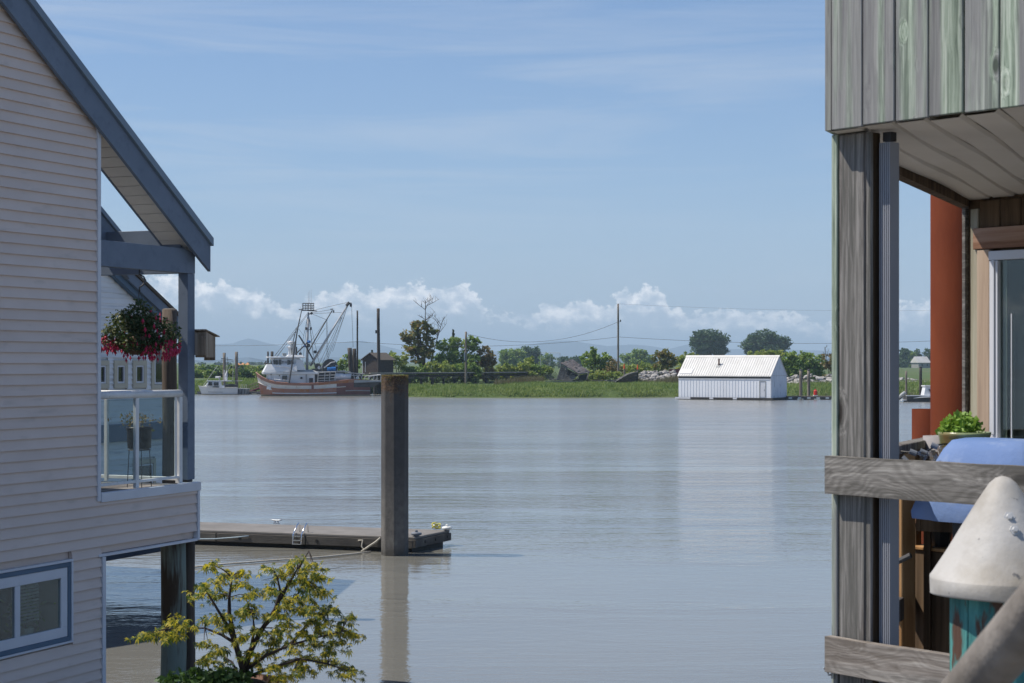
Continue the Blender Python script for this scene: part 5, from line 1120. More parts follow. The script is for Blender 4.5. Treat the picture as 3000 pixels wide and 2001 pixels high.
for i, (px, py, rx, ry, m2) in enumerate([(2650, 1032, 16, 14, 'leaf_far'), (2668, 1040, 18, 16, 'leaf_green'), (2688, 1036, 12, 14, 'leaf_far'), (2722, 1034, 18, 14, 'leaf_far'), (2660, 1058, 20, 11, 'leaf_green'), (2636, 1050, 16, 18, 'leaf_far'), (2735, 1052, 18, 14, 'leaf_far'), (2560, 1050, 40, 16, 'leaf_far'), (2480, 1052, 40, 14, 'leaf_far'), (2800, 1048, 40, 18, 'leaf_far'), (2900, 1048, 45, 18, 'leaf_far')]):
    T('distant_tree', 'hazy tree beside the far farmhouse seen past the red pipe', 760+i*9, [(px, py, rx, ry)], px, m2, 0.9, 8, 'tree', 'trees around the far farmhouse', seed=150+i, limbs=False)
conifer('distant_fir', 'dark pointed fir among the trees by the far farmhouse', 800, 2686, 1022, 1066, 20, 44, leaf=0.8)
# scrub band behind the small boats, left
for i in range(26):
    px = 566+(i % 13)*22+rnd.uniform(-6, 6); d = 300 if i < 13 else 390; py = 1092 if i < 13 else 1080
    T('scrub_bush', 'green scrub bush in the band behind the moored boats' if i < 13 else 'hazier scrub bush in the back row behind the moored boats', d+rnd.uniform(-6, 6), [(px, py, rnd.uniform(15, 24), rnd.uniform(9, 14)), (px+10, py+4, 12, 8)], px, ['leaf_green', 'leaf_light', 'leaf_green', 'leaf_dark'][i % 4], 0.5, 8, 'shrub', 'scrub behind the moored boats', seed=170+i, limbs=False)
T('bush_clump', 'bushy green clump left of the brown shed', 262, [(1018, 1052, 20, 18), (1005, 1066, 22, 16), (1040, 1070, 22, 18), (985, 1076, 22, 12)], 1015, 'leaf_green', 0.42, 8, 'shrub', seed=16)
# ------------------------------------------------------------ grass
def grassfield(name, label, pts_fn, n, h, wd, mat, seed):
    g = np.random.default_rng(seed); xy = pts_fn(g, n); n = len(xy)
    z = np.array([ground_z(a, b) for a, b in xy])-0.02
    lean = g.normal(size=(n, 2))*0.25+np.array([0.18, 0]); hh = h*(0.55+0.7*g.random(n))*(0.8+0.3*np.sin(xy[:, 0]*0.8+np.sin(xy[:, 1]*0.5)*2))
    th = g.random(n)*3.14; dx = np.stack([np.cos(th), np.sin(th), np.zeros(n)], 1)*wd*0.5
    b = np.stack([xy[:, 0], xy[:, 1], z], 1); tip = b+np.stack([lean[:, 0]*hh, lean[:, 1]*hh, hh], 1)
    o = link(name, quads_mesh(name, np.stack([b-dx, b+dx, tip], 1), mat, 3)); tag(o, label, 'grass'); struct(o, 'stuff'); return o
def bankpts(x0, x1, d0, d1):
    def f(g, n):
        x = g.uniform(x0, x1, n); dd = d0+(d1-d0)*g.random(n)**1.2
        return np.stack([x, np.array([shore(a) for a in x])+dd], 1)
    return f
grassfield('marsh_grass', 'tall green marsh grass covering the far river bank', bankpts(-25, 24, 0.4, 30), 52000, 0.48, 0.10, 'grass_blade', 1)
grassfield('marsh_grass', 'green marsh grass on the bank behind the small white boat', bankpts(-48, -25, 0.4, 45), 26000, 0.45, 0.10, 'grass_blade', 2)
grassfield('marsh_grass', 'green marsh grass right of the boathouse and float', bankpts(24, 75, 0.4, 30), 30000, 0.5, 0.10, 'grass_blade', 3)
grassfield('dry_reeds', 'grey dry reeds standing between trestle and collapsed shack', lambda g, n: np.stack([g.uniform(-2.6, 4.5, n), g.uniform(243, 247, n)], 1), 5000, 1.0, 0.05, 'grass_dry', 4)
grassfield('dry_reeds', 'grey dry reeds below the rock rubble left of the boathouse', lambda g, n: np.stack([g.uniform(17, 26, n), g.uniform(240, 243, n)], 1), 5000, 1.1, 0.05, 'grass_dry', 5)
grassfield('dry_grass', 'pale dry grass patch behind the right hand far float', lambda g, n: np.stack([g.uniform(37, 48, n), g.uniform(236, 250, n)], 1), 4500, 0.5, 0.08, 'grass_dry', 6)

# ------------------------------------------------------------ far bank built things
# rock rubble
def rocks(label, x0, x1, y0, y1, n, s0, s1, seed, zb=1.3, zr=1.7):
    rr = random.Random(seed); t = thing('rock_rubble', label, 'rocks', ((x0+x1)/2, (y0+y1)/2, ground_z((x0+x1)/2, (y0+y1)/2)))
    protos = []
    for q in range(5):
        bm = bmesh.new(); bmesh.ops.create_icosphere(bm, subdivisions=1, radius=0.5)
        for v in bm.verts: v.co *= rr.uniform(0.65, 1.15); v.co.z *= 0.6
        me = bpy.data.meshes.new('stone'); bm.to_mesh(me); bm.free(); me.materials.append(mt('rock')); protos.append(me)
    for q in range(n):
        f = rr.random(); x, y = rr.uniform(x0, x1), y0+(y1-y0)*f; s = rr.uniform(s0, s1)
        o = link('stone', rr.choice(protos), t, Vector((x, y, zb+f*zr+rr.uniform(-0.1, 0.2)))-t.location, rot=(rr.uniform(-0.4, 0.4), rr.uniform(-0.4, 0.4), rr.uniform(0, 6.28))); o.scale = (s*1.5, s, s)
rocks('grey broken rock rubble on the bank left of the white boathouse', 18.2, 25.0, 244, 249, 150, 0.35, 0.95, 3)
rocks('pale flat rock rubble on the bank right of the white boathouse', 38.0, 46.0, 238, 244, 75, 0.5, 1.2, 4, 1.2, 1.3)
rocks('scattered pale stones on the bank beyond the small motor boat', 52, 60, 246, 256, 40, 0.35, 0.8, 6, 1.4, 0.6)
bo = P(1851, 1092, 244); bl = MB(); rr = random.Random(9)
bm = bmesh.new(); bmesh.ops.create_icosphere(bm, subdivisions=2, radius=1.0)
for v in bm.verts: v.co *= rr.uniform(0.88, 1.1); v.co.z *= 0.8; v.co.x *= 1.05
me = bpy.data.meshes.new('boulder'); bm.to_mesh(me); bm.free(); me.materials.append(mt('rock'))
o = link('boulder', me, None, (bo.x, bo.y, 2.1)); tag(o, 'large pale boulder beside the rock rubble', 'boulder')
# piles and poles in the water and on the bank
def wpile(px, ytop, d, r, mat, label, group=None, lean=0.0, base=None, n=10, z0=-1.0, cap=None, name='mooring_pile'):
    x = (px-CX)/F*d; return pile(name, label, x, d, z0, HC-(ytop-HY)/F*d, r, mat, group, (lean, 0), n, cap, seed=int(px))
wpile(657, 1034, 240, 0.22, 'pile_grey', 'brown paired timber pile rising behind the small white boat cabin')
wpile(693, 1031, 240, 0.23, 'pile_grey', 'brown timber pile at the stern of the small white boat')
wpile(785, 1030, 233, 0.13, 'creosote', 'black pile behind the fishing boat wheelhouse, the thinner of two')
wpile(797, 1030, 233, 0.20, 'creosote', 'black pile behind the fishing boat wheelhouse, the thicker of two')
wpile(1034, 1020, 231, 0.33, 'creosote', 'leaning black timber pile at the stern of the fishing boat', lean=-0.45)
wpile(1042, 1022, 231.6, 0.28, 'creosote', 'second black timber pile leaning against its twin by the shed', lean=-0.2)
wpile(1047, 910, 250, 0.13, 'creosote', 'tall thin dark pole behind the brown shed', z0=1.0, name='pole')
lp = wpile(1111, 904, 240, 0.23, 'creosote', 'tall thick dark pole with a floodlight beside the shed', name='pole', lean=-0.15)
m = MB(); m.tube([(0, 0, 11.0-1.6), (-0.35, 0, 11.2-1.6)], 0.03, 6); m.box((-0.55, -0.12, 11.1-1.6), (-0.3, 0.12, 11.55-1.6)); m.build('floodlight', 'steel_dark', lp)
up = wpile(1365, 972, 244, 0.17, 'pile_grey', 'short grey power pole standing at the trestle pier', z0=0.5, name='pole')
m = MB(); m.box((-0.28, -0.2, 4.2), (-0.1, 0.1, 5.3)); m.build('meter_box', 'steel_pale', up)
wpile(1811, 890, 252, 0.15, 'pile_grey', 'tall grey wooden utility pole behind the wrecked hull', z0=1.2, name='utility_pole')
wpile(2346, 1085, 208, 0.20, 'pile_grey', 'grey timber pile on the far float, the nearer of two to the boathouse', cap='steel_dark')
wpile(2369, 1085, 210, 0.19, 'pile_grey', 'grey timber pile on the far float, the farther of two from the boathouse', cap='steel_dark')
wpile(2655, 1087, 212, 0.13, 'pile_grey', 'slim grey pile behind the outboard motor boat')
wpile(2697, 1076, 210, 0.18, 'creosote', 'thick black pile behind the outboard motor boat', cap='steel_dark')
upo = bpy.data.objects['utility_pole']
m = MB(); m.tube([(0.05, 0, 10.3-1.2), (0.35, 0, 10.5-1.2)], 0.03, 5); m.lathe([(0.05, 0), (0.1, 0.1), (0.08, 0.3), (0.02, 0.32)], 8, (0.35, 0, 9.2)); m.build('insulator', 'steel_dark', upo)
# wires
def wire(label, a, b, sag, r=0.022):
    a, b = Vector(a), Vector(b); t = thing('power_line', label, 'power line', a); n = 22
    m = MB(); m.tube([(b-a)*(i/n)+Vector((0, 0, -sag*4*(i/n)*(1-i/n))) for i in range(n+1)], r, 4); m.build('cable', 'wire', t)
wire('drooping power line from the short pole to the tall utility pole', P(1365, 977, 244), P(1811, 943, 252), 2.0)
wire('long power line stretching across the sky behind the fishing boat', P(200, 1002, 262), P(1049, 1001, 250), 0.6)
wire('power line from the thin pole past the bare tree to the utility pole', P(1049, 1001, 250), P(1811, 987, 252), 1.0)
wire('power line running right from the utility pole above the boathouse', P(1811, 987, 252), P(2900, 990, 262), 0.9)
wire('thin upper wire running right from the top of the utility pole', P(1811, 890, 252), P(2950, 905, 262), 0.6, 0.009)
# trestle pier
TP = thing('trestle_pier', 'dark timber trestle pier on posts crossing the marsh', 'pier', (*P(1110, 1100, 236).xy, 0))
o0 = TP.location.copy(); A, B = P(1085, 1096, 236), P(1560, 1091, 262)
A.z = B.z = 2.82
m = MB(); m.beam(A-o0, B-o0, 2.2, 0.12); m.build('deck', 'dark_plank', TP)
m = MB(); m.beam(A-o0+Vector((0, -1.0, -0.3)), B-o0+Vector((0, -1.0, -0.3)), 0.2, 0.30); m.build('stringer', 'creosote', TP)
m = MB(); m.beam(A-o0+Vector((0, -1.05, 0.12)), B-o0+Vector((0, -1.05, 0.12)), 0.24, 0.1); m.build('sunlit_kerb_timber', 'cream_trim', TP)  # sunlight on the kerb is put into its pale colour
for i in range(15):
    q = A.lerp(B, (i+0.4)/15); gz = ground_z(q.x, q.y)
    m = MB(); m.tube([(q.x-o0.x, q.y-1.0-o0.y, min(gz, 2)-0.5), (q.x-o0.x, q.y-1.0-o0.y, 2.28)], 0.17+0.03*(i % 3), 8); m.build('post', 'creosote', TP)
    m = MB(); m.box((q.x-o0.x-0.35, q.y-1.2-o0.y, 2.12), (q.x-o0.x+0.5, q.y+0.9-o0.y, 2.33)); m.build('cap_beam', 'pile_grey', TP)
# landing stage beneath the stern of the fishing boat
LS = thing('pier_landing', 'dark landing stage on posts behind the fishing boat stern', 'pier', (*P(1070, 1120, 240).xy, 0)); o0 = LS.location.copy()
m = MB(); m.box((-4.2, -2.5, 2.70), (2.4, 8.0, 2.86)); m.build('deck', 'dark_plank', LS)
for x in (-3.8, -2.2, -0.4, 0.9, 1.9):
    m = MB(); m.tube([(x, -2.3, -1.0), (x, -2.3, 2.69)], 0.17, 8); m.build('post', 'creosote', LS)
for (a, b) in (((-4.0, -2.35, 2.4), (2.3, -2.35, 2.4)),): m = MB(); m.beam(a, b, 0.2, 0.25); m.build('beam', 'creosote', LS)
# brown shed
sp0 = P(1086, 1098, 243); SD = thing('brown_shed', 'small brown shingled shed with gable roof on the landing', 'shed', (sp0.x, sp0.y, 2.862), R(-28))
m = MB(); Wd, Ln, Hh, Rg = 2.7, 3.9, 2.0, 2.85
m.prism([(-Wd/2, 0, 0), (Wd/2, 0, 0), (Wd/2, 0, Hh), (0, 0, Rg), (-Wd/2, 0, Hh)], (0, Ln, 0)); body = m.build('wall', 'shingle_brown', SD)
for i in range(14):
    z0 = 0.02+i*0.14; m = MB(); m.hexa([(-Wd/2-0.03, 0.02, z0), (-Wd/2, 0.02, z0), (-Wd/2, Ln-0.02, z0), (-Wd/2-0.03, Ln-0.02, z0), (-Wd/2-0.012, 0.02, z0+0.135), (-Wd/2, 0.02, z0+0.135), (-Wd/2, Ln-0.02, z0+0.135), (-Wd/2-0.012, Ln-0.02, z0+0.135)]); m.build('shingle_course', 'shingle_red', body)
    m = MB(); m.hexa([(-Wd/2+0.02, -0.03, z0), (Wd/2-0.02, -0.03, z0), (Wd/2-0.02, 0, z0), (-Wd/2+0.02, 0, z0), (-Wd/2+0.02, -0.012, z0+0.135), (Wd/2-0.02, -0.012, z0+0.135), (Wd/2-0.02, 0, z0+0.135), (-Wd/2+0.02, 0, z0+0.135)]); m.build('shingle_course', 'shingle_brown', body)
for s in (-1, 1):
    m = MB(); m.prism([(s*(Wd/2+0.3), -0.3, Hh-0.18), (0, -0.3, Rg+0.02), (0, -0.3, Rg+0.11), (s*(Wd/2+0.3), -0.3, Hh-0.09)], (0, Ln+0.6, 0)); m.build('roof', 'shed_roof', SD)
m = MB(); m.box((-Wd/2-0.05, -0.05, 0), (-Wd/2+0.06, 0.05, Hh)); m.build('corner_board', 'steel_pale', SD)
g2 = P(1113, 1098, 252); gs = thing('grey_shed', 'small grey roofed shed half hidden behind the brown shed', 'shed', (g2.x, g2.y, 1.6), R(-28))
m = MB(); m.box((-0.9, 0, 0), (0.9, 2, 2.3)); m.build('wall', 'boat_grey', gs); m = MB(); m.prism([(-1.1, -0.2, 2.25), (1.1, -0.2, 2.25), (0, -0.2, 3.2)], (0, 2.4, 0)); m.build('roof', 'steel_pale', gs)
# gangway by the small boat
gw = thing('gangway', 'purple red gangway with pale handrails sloping up behind the fishing boat bow', 'gangway', (*P(730, 1150, 239).xy, 0.3)); o0 = gw.location.copy()
a, b = P(728, 1149, 239)-o0, P(776, 1132, 238)-o0
m = MB(); m.beam(a, b, 1.2, 0.14); m.build('walkway', 'purple_deck', gw)
for s in (-0.6, 0.6):
    m = MB()
    for h in (0.5, 1.0): m.tube([a+Vector((0, s, h*0.9)), b+Vector((0, s, h))], 0.025, 5)
    for f in (0, 0.25, 0.5, 0.75, 1.0): q = a.lerp(b, f); m.tube([q+Vector((0, s, 0)), q+Vector((0, s, 1.0))], 0.025, 5)
    m.build('handrail', 'pile_grey', gw)
def simplefloat(name, label, px0, px1, py, wd, zt, rz=0.0, mat='pile_grey'):
    d = DW(py); x0, x1 = (px0-CX)/F*d, (px1-CX)/F*d; t = thing(name, label, 'float', ((x0+x1)/2, d+wd/2, 0), rz); L = (x1-x0)/2
    n = max(3, int(2*L/0.9))
    for q in range(n): m = MB(); a = -L+2*L*q/n; m.box((a+0.01, -wd/2, zt-0.10), (a+2*L/n-0.01, wd/2, zt)); m.build('deck_plank', mat, t)
    m = MB(); m.box((-L, -wd/2-0.04, zt-0.3), (L, -wd/2+0.16, zt-0.104)); m.build('waler', 'grey_plank', t)
    for q in range(int(L)+1): m = MB(); a = -L+0.2+q*2; m.box((a, -wd/2+0.05, -0.4), (a+1.0, wd/2-0.05, zt-0.305)); m.build('pontoon', 'wet_dark', t)
    return t
simplefloat('mooring_dock', 'low wooden float beneath the small white boat', 578, 790, 1155, 2.0, 0.4)
ff = simplefloat('mooring_dock', 'sunlit wooden float right of the white boathouse', 2306, 2640, 1171, 1.6, 0.42)
for q in range(12): m = MB(); m.box((-6.6+q*1.1, -0.85, 0.1), (-6.2+q*1.1, -0.84, 0.3)); m.build('fender_block', 'plastic_white', ff)
rb = P(2389, 1164, DW(1171)+0.8); rb2 = thing('fuel_can', 'bright red fuel can with white base on the far float', 'fuel can', (rb.x, rb.y, 0.42))
m = MB(); m.lathe([(0.17, 0.12), (0.22, 0.16), (0.22, 0.62), (0.12, 0.72), (0.06, 0.74), (0.06, 0.85)], 12); m.build('can', 'red_paint', rb2); m = MB(); m.box((-0.25, -0.2, 0), (0.25, 0.2, 0.12)); m.build('base', 'plastic_white', rb2)
for (px, py, lab) in [(1829, 1080, 'small orange marker post beside the pale boulder'), (1868, 1082, 'orange topped grey marker stake right of the pale boulder')]:
    q = P(px, py, 246); t = thing('marker_post', lab, 'post', (q.x, q.y, ground_z(q.x, q.y))); h = q.z-t.location.z
    m = MB(); m.tube([(0, 0, 0), (0, 0, h+0.1)], 0.10, 8); m.build('stake', 'pile_grey', t); m = MB(); m.tube([(0, 0, h), (0, 0, h+0.7)], [0.13, 0.06], 8); m.build('marker', 'orange_paint', t)
q = P(1978, 1085, 256); t = thing('red_container', 'dark red steel box on the bank left of the boathouse', 'container', (q.x, q.y, 1.6), R(-10)); m = MB(); m.box((-0.85, -0.5, 0), (0.85, 0.5, 1.75)); m.build('box', 'dark_red', t, bevel=0.03); m = MB(); m.box((-0.9, -0.55, 1.755), (0.9, 0.55, 1.82)); m.build('lid', 'dark_red', t)
q = P(1937, 1085, 258); t = thing('timber_stack', 'long low stack of dark timbers above the rock rubble', 'timber stack', (q.x, q.y, 2.6), 0)
for i in range(4): m = MB(); m.box((-3.2, -0.3+i*0.16, -0.9), (3.2, -0.15+i*0.16, 0.30)); m.build('timber', 'dark_plank', t)
# pavilion with orange roofs
q = P(712, 1080, 640); t = thing('orange_roof_building', 'far low building with three orange hipped roofs behind the scrub', 'building', (q.x, q.y, 1.6))
m = MB(); m.box((-2.4, -1, 0), (2.4, 1.5, 1.7)); m.build('wall', 'house_far', t)
for i, x in enumerate((-1.7, 0, 1.7)): m = MB(); m.lathe([(1.35, 1.7), (0.15, 2.45+0.1*i)], 4, (x, 0, 0), rot=R(45)); m.build('roof', 'orange_roof', t)
# far farmhouse
q = P(2697, 1060, 740); t = thing('farmhouse', 'far pale roofed farmhouse among trees seen beside the red pipe', 'house', (q.x, q.y, 1.8), R(25))
m = MB(); m.box((-3.0, -2.5, 0), (3.0, 2.5, 2.4)); m.build('wall', 'inside_grey', t); m = MB(); m.prism([(-3.4, -2.9, 2.3), (-3.4, 2.9, 2.3), (-3.4, 0, 5.0)], (6.8, 0, 0)); m.build('roof', 'house_far', t)
for x in (-1.6, 1.2): m = MB(); m.box((x, -2.55, 0.8), (x+0.9, -2.51, 1.8)); m.build('window', 'window_dark', t)
# ball-park backstop frame
t = thing('netting_frame', 'tall thin netting frame in the field left of the collapsed shack', 'net frame', P(1612, 1070, 420)); o0 = t.location.copy(); m = MB()
for px in (1584, 1612, 1641): m.tube([P(px, 1072, 420)-o0, P(px, 1034, 420)-o0], 0.05, 5)
m.tube([P(1584, 1034, 420)-o0, P(1641, 1034, 420)-o0], 0.06, 5)
for py in range(1038, 1072, 3): m.tube([P(1584, py, 420)-o0, P(1641, py, 420)-o0], 0.012, 3)
m.build('frame', 'steel_pale', t)

# ------------------------------------------------------------ white boathouse on its float
BD = DW(1173); th = R(30); bx = P(2258, 1173, BD)
BH = thing('boathouse', 'white floating boathouse with pale ribbed metal roof and rusty stovepipe', 'boathouse', (bx.x, bx.y, 0), -th)
L, Wd, ZB, ZE, ZR = 11.75, 5.1, 0.28, 2.62, 5.2
m = MB(); m.prism([(-0.02, 0.03, ZB), (-0.02, Wd, ZB), (-0.02, Wd, ZE+0.22), (-0.02, Wd/2, ZR-0.05), (-0.02, 0.03, ZE+0.22)], (-L+0.04, 0, 0)); bwall = m.build('wall', 'boathouse_wall', BH)
n = 26; pw = (L-1.75)/n
for i in range(n):
    x = -L+i*pw; m = MB(); zt = 2.42+rnd.uniform(-0.01, 0.01)
    m.add([(x, 0.0, ZB), (x+pw-0.05, 0.0, ZB), (x+pw-0.05, 0.0, zt), (x, 0.0, zt), (x+pw-0.025, -0.035, ZB), (x+pw-0.025, -0.035, zt), (x+pw, 0.0, ZB), (x+pw, 0.0, zt)], [(0, 1, 2, 3), (1, 4, 5, 2), (4, 6, 7, 5)]); m.build('wall_panel', 'boathouse_wall', bwall)
for (a, b) in ((-0.62, -0.02), (-1.75, -1.42)): m = MB(); m.box((a, -0.004, ZB), (b, 0.028, 2.42)); m.build('wall_panel', 'boathouse_wall', bwall)
m = MB(); m.box((-1.42, -0.004, 2.28), (-0.62, 0.028, 2.42)); m.build('wall_panel', 'boathouse_wall', bwall)
m = MB(); m.box((-L-0.03, -0.05, 2.424), (0.03, 0.028, 2.52)); m.build('wall_cap', 'trim_white', BH)
m = MB(); m.box((-L, -0.01, 2.524), (0, 0.02, 2.93)); m.build('shaded_eave_board', 'dark_plank', BH)  # bare wood below the roof edge, its shade put into the dark colour
dr = MB(); dr.box((-1.32, -0.006, ZB+0.02), (-0.68, 0.026, 2.2)); dr = dr.build('door', 'trim_white', BH)
m = MB(); m.box((-1.42, -0.045, ZB), (-1.325, 0.02, 2.275)); m.box((-0.675, -0.045, ZB), (-0.60, 0.02, 2.275)); m.box((-1.323, -0.045, 2.205), (-0.677, 0.02, 2.275)); m.build('door_frame', 'boat_grey', dr)
m = MB(); m.box((-1.27, -0.02, ZB+0.1), (-0.73, -0.008, 1.65)); m.build('door_panel', 'trim_white', dr)
m = MB(); m.box((-0.80, -0.06, 1.15), (-0.76, -0.021, 1.25)); m.build('handle', 'steel_dark', dr)
m = MB(); m.prism([(0.0, 0.0, ZB), (0.0, Wd, ZB), (0.0, Wd, ZE+0.25), (0.0, Wd/2, ZR-0.03), (0.0, 0.0, ZE+0.25)], (0.035, 0, 0)); ge = m.build('gable_end', 'boathouse_end_shaded', BH)
m = MB(); m.box((0.036, 0.05, ZE+0.24), (0.05, Wd-0.05, ZE+0.27)); m.build('panel_joint', 'boat_grey', ge)
m = MB(); m.box((-0.06, -0.03, ZB), (0.06, 0.06, 2.5)); m.build('corner_board', 'trim_white', BH)
sl = (ZR-(ZE+0.30))/(Wd/2)
def roofz(y): return ZE+0.30+sl*(y if y < Wd/2 else Wd-y)
rf = MB(); rf.prism([(-L-0.12, -0.12, roofz(-0.12)), (-L-0.12, Wd/2, roofz(Wd/2)), (-L-0.12, Wd+0.12, roofz(Wd+0.12)), (-L-0.12, Wd+0.12, roofz(Wd+0.12)-0.05), (-L-0.12, Wd/2, roofz(Wd/2)-0.05), (-L-0.12, -0.12, roofz(-0.12)-0.05)], (L+0.24, 0, 0)); rf = rf.build('roof', 'boathouse_roof', BH)
npn = 13; pw = (L+0.24)/npn
for i in range(npn):
    m = MB(); x0 = -L-0.12+i*pw
    for k in range(3):
        a = x0+pw*k/3
        for (ya, yb) in ((-0.125, Wd/2), (Wd+0.125, Wd/2)):
            za, zb = roofz(ya)+0.004, roofz(yb)+0.004
            v = [(a+0.01, ya, za), (a+pw/3-0.11, ya, za), (a+pw/3-0.08, ya, za+0.05), (a+pw/3-0.03, ya, za+0.05), (a+pw/3-0.002, ya, za)]
            v2 = [(p[0], yb, p[2]-za+zb) for p in v]; m.add(v+v2, [(0, 1, 6, 5), (1, 2, 7, 6), (2, 3, 8, 7), (3, 4, 9, 8)])
    m.build('roof_panel', 'boathouse_roof', rf)
m = MB(); m.prism([(-L-0.14, Wd/2-0.18, roofz(Wd/2-0.18)+0.06), (-L-0.14, Wd/2, ZR+0.085), (-L-0.14, Wd/2+0.18, roofz(Wd/2+0.18)+0.06)], (L+0.28, 0, 0)); m.build('ridge_cap', 'boathouse_roof', rf)
cy = 1.25; cz = roofz(cy); m = MB(); m.tube([(-7.05, cy, cz-0.1), (-7.05, cy, cz+0.85)], 0.10, 10); ch = m.build('stovepipe', 'brown_hull', BH); m = MB(); m.prism([(-7.35, cy-0.25, roofz(cy-0.25)+0.06), (-6.85, cy-0.25, roofz(cy-0.25)+0.06), (-6.85, cy+0.15, roofz(cy+0.15)+0.06), (-7.35, cy+0.15, roofz(cy+0.15)+0.06)], (0, 0, 0.03)); m.build('flashing', 'boat_grey', ch)
m = MB(); m.prism([(-L+0.0, 0.15, roofz(0.15)+0.066), (-L+1.6, 0.15, roofz(0.15)+0.066), (-L+1.6, 0.75, roofz(0.75)+0.066), (-L, 0.75, roofz(0.75)+0.066)], (0, 0, 0.01)); m.build('skylight_panel', 'tarp_white', rf)
m = MB(); m.box((-L-0.3, -0.32, 0.06), (0.35, Wd+0.2, ZB-0.006)); m.build('float_deck', 'dark_plank', BH)
for i in range(9): m = MB(); a = -L+i*1.42; m.box((a, -0.25, -0.3), (a+0.9, Wd, 0.055)); m.build('float_log', 'wet_dark', BH)
for (a, b) in ((-L-0.3, -L+1.7), (-7.6, -7.1), (-4.6, -4.1)): m = MB(); m.box((a, -0.36, 0.08), (b, -0.325, 0.27)); m.build('fender_board', 'trim_white', BH)

# ------------------------------------------------------------ collapsed shack and wrecked hull
sk_ = P(1600, 1121, 240); CS = thing('collapsed_shack', 'collapsed grey timber shack with patchy shingle roof sunk in the grass', 'shack', (sk_.x, sk_.y, ground_z(sk_.x, sk_.y)))
o0 = CS.location.copy(); d0 = 240
def q_(px, py, dd=0): return P(px, py, d0+dd)-o0
RFq = [q_(1642, 1064, 0), q_(1676, 1052, 3.0), q_(1729, 1090, 3.2), q_(1695, 1095, 0)]
m = MB(); m.add([p_-Vector((0, 0, 0.10)) for p_ in RFq]+[p_-Vector((0, 0, 0.02)) for p_ in RFq], [(0, 1, 2, 3), (4, 5, 6, 7), (0, 1, 5, 4), (1, 2, 6, 5), (2, 3, 7, 6), (3, 0, 4, 7)]); rof = m.build('roof', 'grey_plank', CS)
def bil(u, v): return RFq[0].lerp(RFq[3], u).lerp(RFq[1].lerp(RFq[2], u), v)
rr = random.Random(5)
nu, nv = 9, 6
for i in range(nu):
    for j in range(nv):
        u0, u1 = i/nu, (i+1)/nu; v0, v1 = j/nv, (j+1)/nv
        if rr.random() < 0.06: continue
        o_ = 0.04 if j % 2 else 0; lift = Vector((0, 0, rr.uniform(0.005, 0.05)))
        u0, u1 = min(u0+o_, 0.98), min(u1+o_-0.008, 1.0); m = MB(); a_ = [bil(u0, v0), bil(u1, v0), bil(u1, v1-0.01), bil(u0, v1-0.01)]
        m.hexa([p_+lift for p_ in a_]+[p_+lift+Vector((0, 0, 0.035)) for p_ in a_]); m.build('shingle', 'roof_shingle_old', rof)
# front wall of horizontal boards, leaning
FWl, FWr, FBl, FBr = q_(1645, 1071, 0.25), q_(1696, 1098, 0.25), q_(1632, 1114, -0.1), q_(1676, 1116, -0.1)
wl_ = MB(); off = Vector((0, 0.25, 0)); wl_.hexa([FBl+off, FBr+off, FBr+off*1.2, FBl+off*1.2, FWl+off, FWr+off, FWr+off*1.2, FWl+off*1.2]); wl_ = wl_.build('wall', 'dark_inside', CS)
for i in range(11):
    f0, f1 = i/11, (i+0.82)/11; a, b = FBl.lerp(FWl, f0), FBr.lerp(FWr, f0); c, d = FBr.lerp(FWr, f1), FBl.lerp(FWl, f1)
    e = 1.0 if i < 6 else 0.42
    a2, b2 = a.copy(), a.lerp(b, e); d2, c2 = d.copy(), d.lerp(c, e)
    m = MB(); y_ = Vector((0, 0.06, 0)); m.hexa([a2, b2, b2+y_, a2+y_, d2, c2, c2+y_, d2+y_]); m.build('wall_board', 'grey_plank', wl_)
    if i >= 6 and i != 8:
        a2, b2, d2, c2 = a.lerp(b, 0.62), b, d.lerp(c, 0.62), c; m = MB(); m.hexa([a2, b2, b2+y_, a2+y_, d2, c2, c2+y_, d2+y_]); m.build('wall_board', 'grey_plank', wl_)
for (a, b) in (((1659, 1078), (1650, 1106)), ((1676, 1093), (1655, 1108)), ((1645, 1070), (1631, 1115)), ((1697, 1098), (1690, 1112)), ((1725, 1092), (1720, 1112))):
    m = MB(); m.beam(q_(*a, -0.12), q_(*b, -0.2), 0.16, 0.12); m.build('frame_stud', 'grey_plank', CS)
m = MB(); m.hexa([q_(1697, 1100, 0.6), q_(1724, 1094, 3.0), q_(1724, 1094, 3.05), q_(1697, 1100, 0.65), q_(1694, 1114, 0.6), q_(1722, 1112, 3.0), q_(1722, 1112, 3.05), q_(1694, 1114, 0.65)]); m.build('end_opening', 'dark_inside', CS)
# fallen flat roof at left: planks
for i in range(9):
    f = i/9; a = q_(1595, 1100, 0).lerp(q_(1630, 1088, 2.5), f); b = q_(1619, 1119, 0).lerp(q_(1642, 1110, 2.5), f); m = MB(); m.beam(a, b, 0.30, 0.06); m.build('fallen_plank', 'grey_plank', CS)
for i in range(16):
    a = rr.uniform(1600, 1770); L_ = rr.uniform(25, 75); y0 = rr.uniform(1110, 1119); m = MB(); m.beam(q_(a, y0, rr.uniform(-1, 1.5)), q_(a+L_, min(y0+rr.uniform(-3, 3), 1119.5), rr.uniform(-1, 1.5)), 0.22, 0.10); m.build('fallen_plank', 'grey_plank' if i % 3 else 'dark_plank', CS)
m = MB(); m.beam(q_(1596, 1118, -1.4), q_(1706, 1117.5, -1.4), 0.12, 0.16); m.build('sill_beam', 'grey_plank', CS)
wh = P(1835, 1120, 240); WH = thing('wrecked_hull', 'rotting dark bow of a wrecked wooden boat lying in the grass', 'boat wreck', (wh.x, wh.y, ground_z(wh.x, wh.y))); o0 = WH.location.copy()
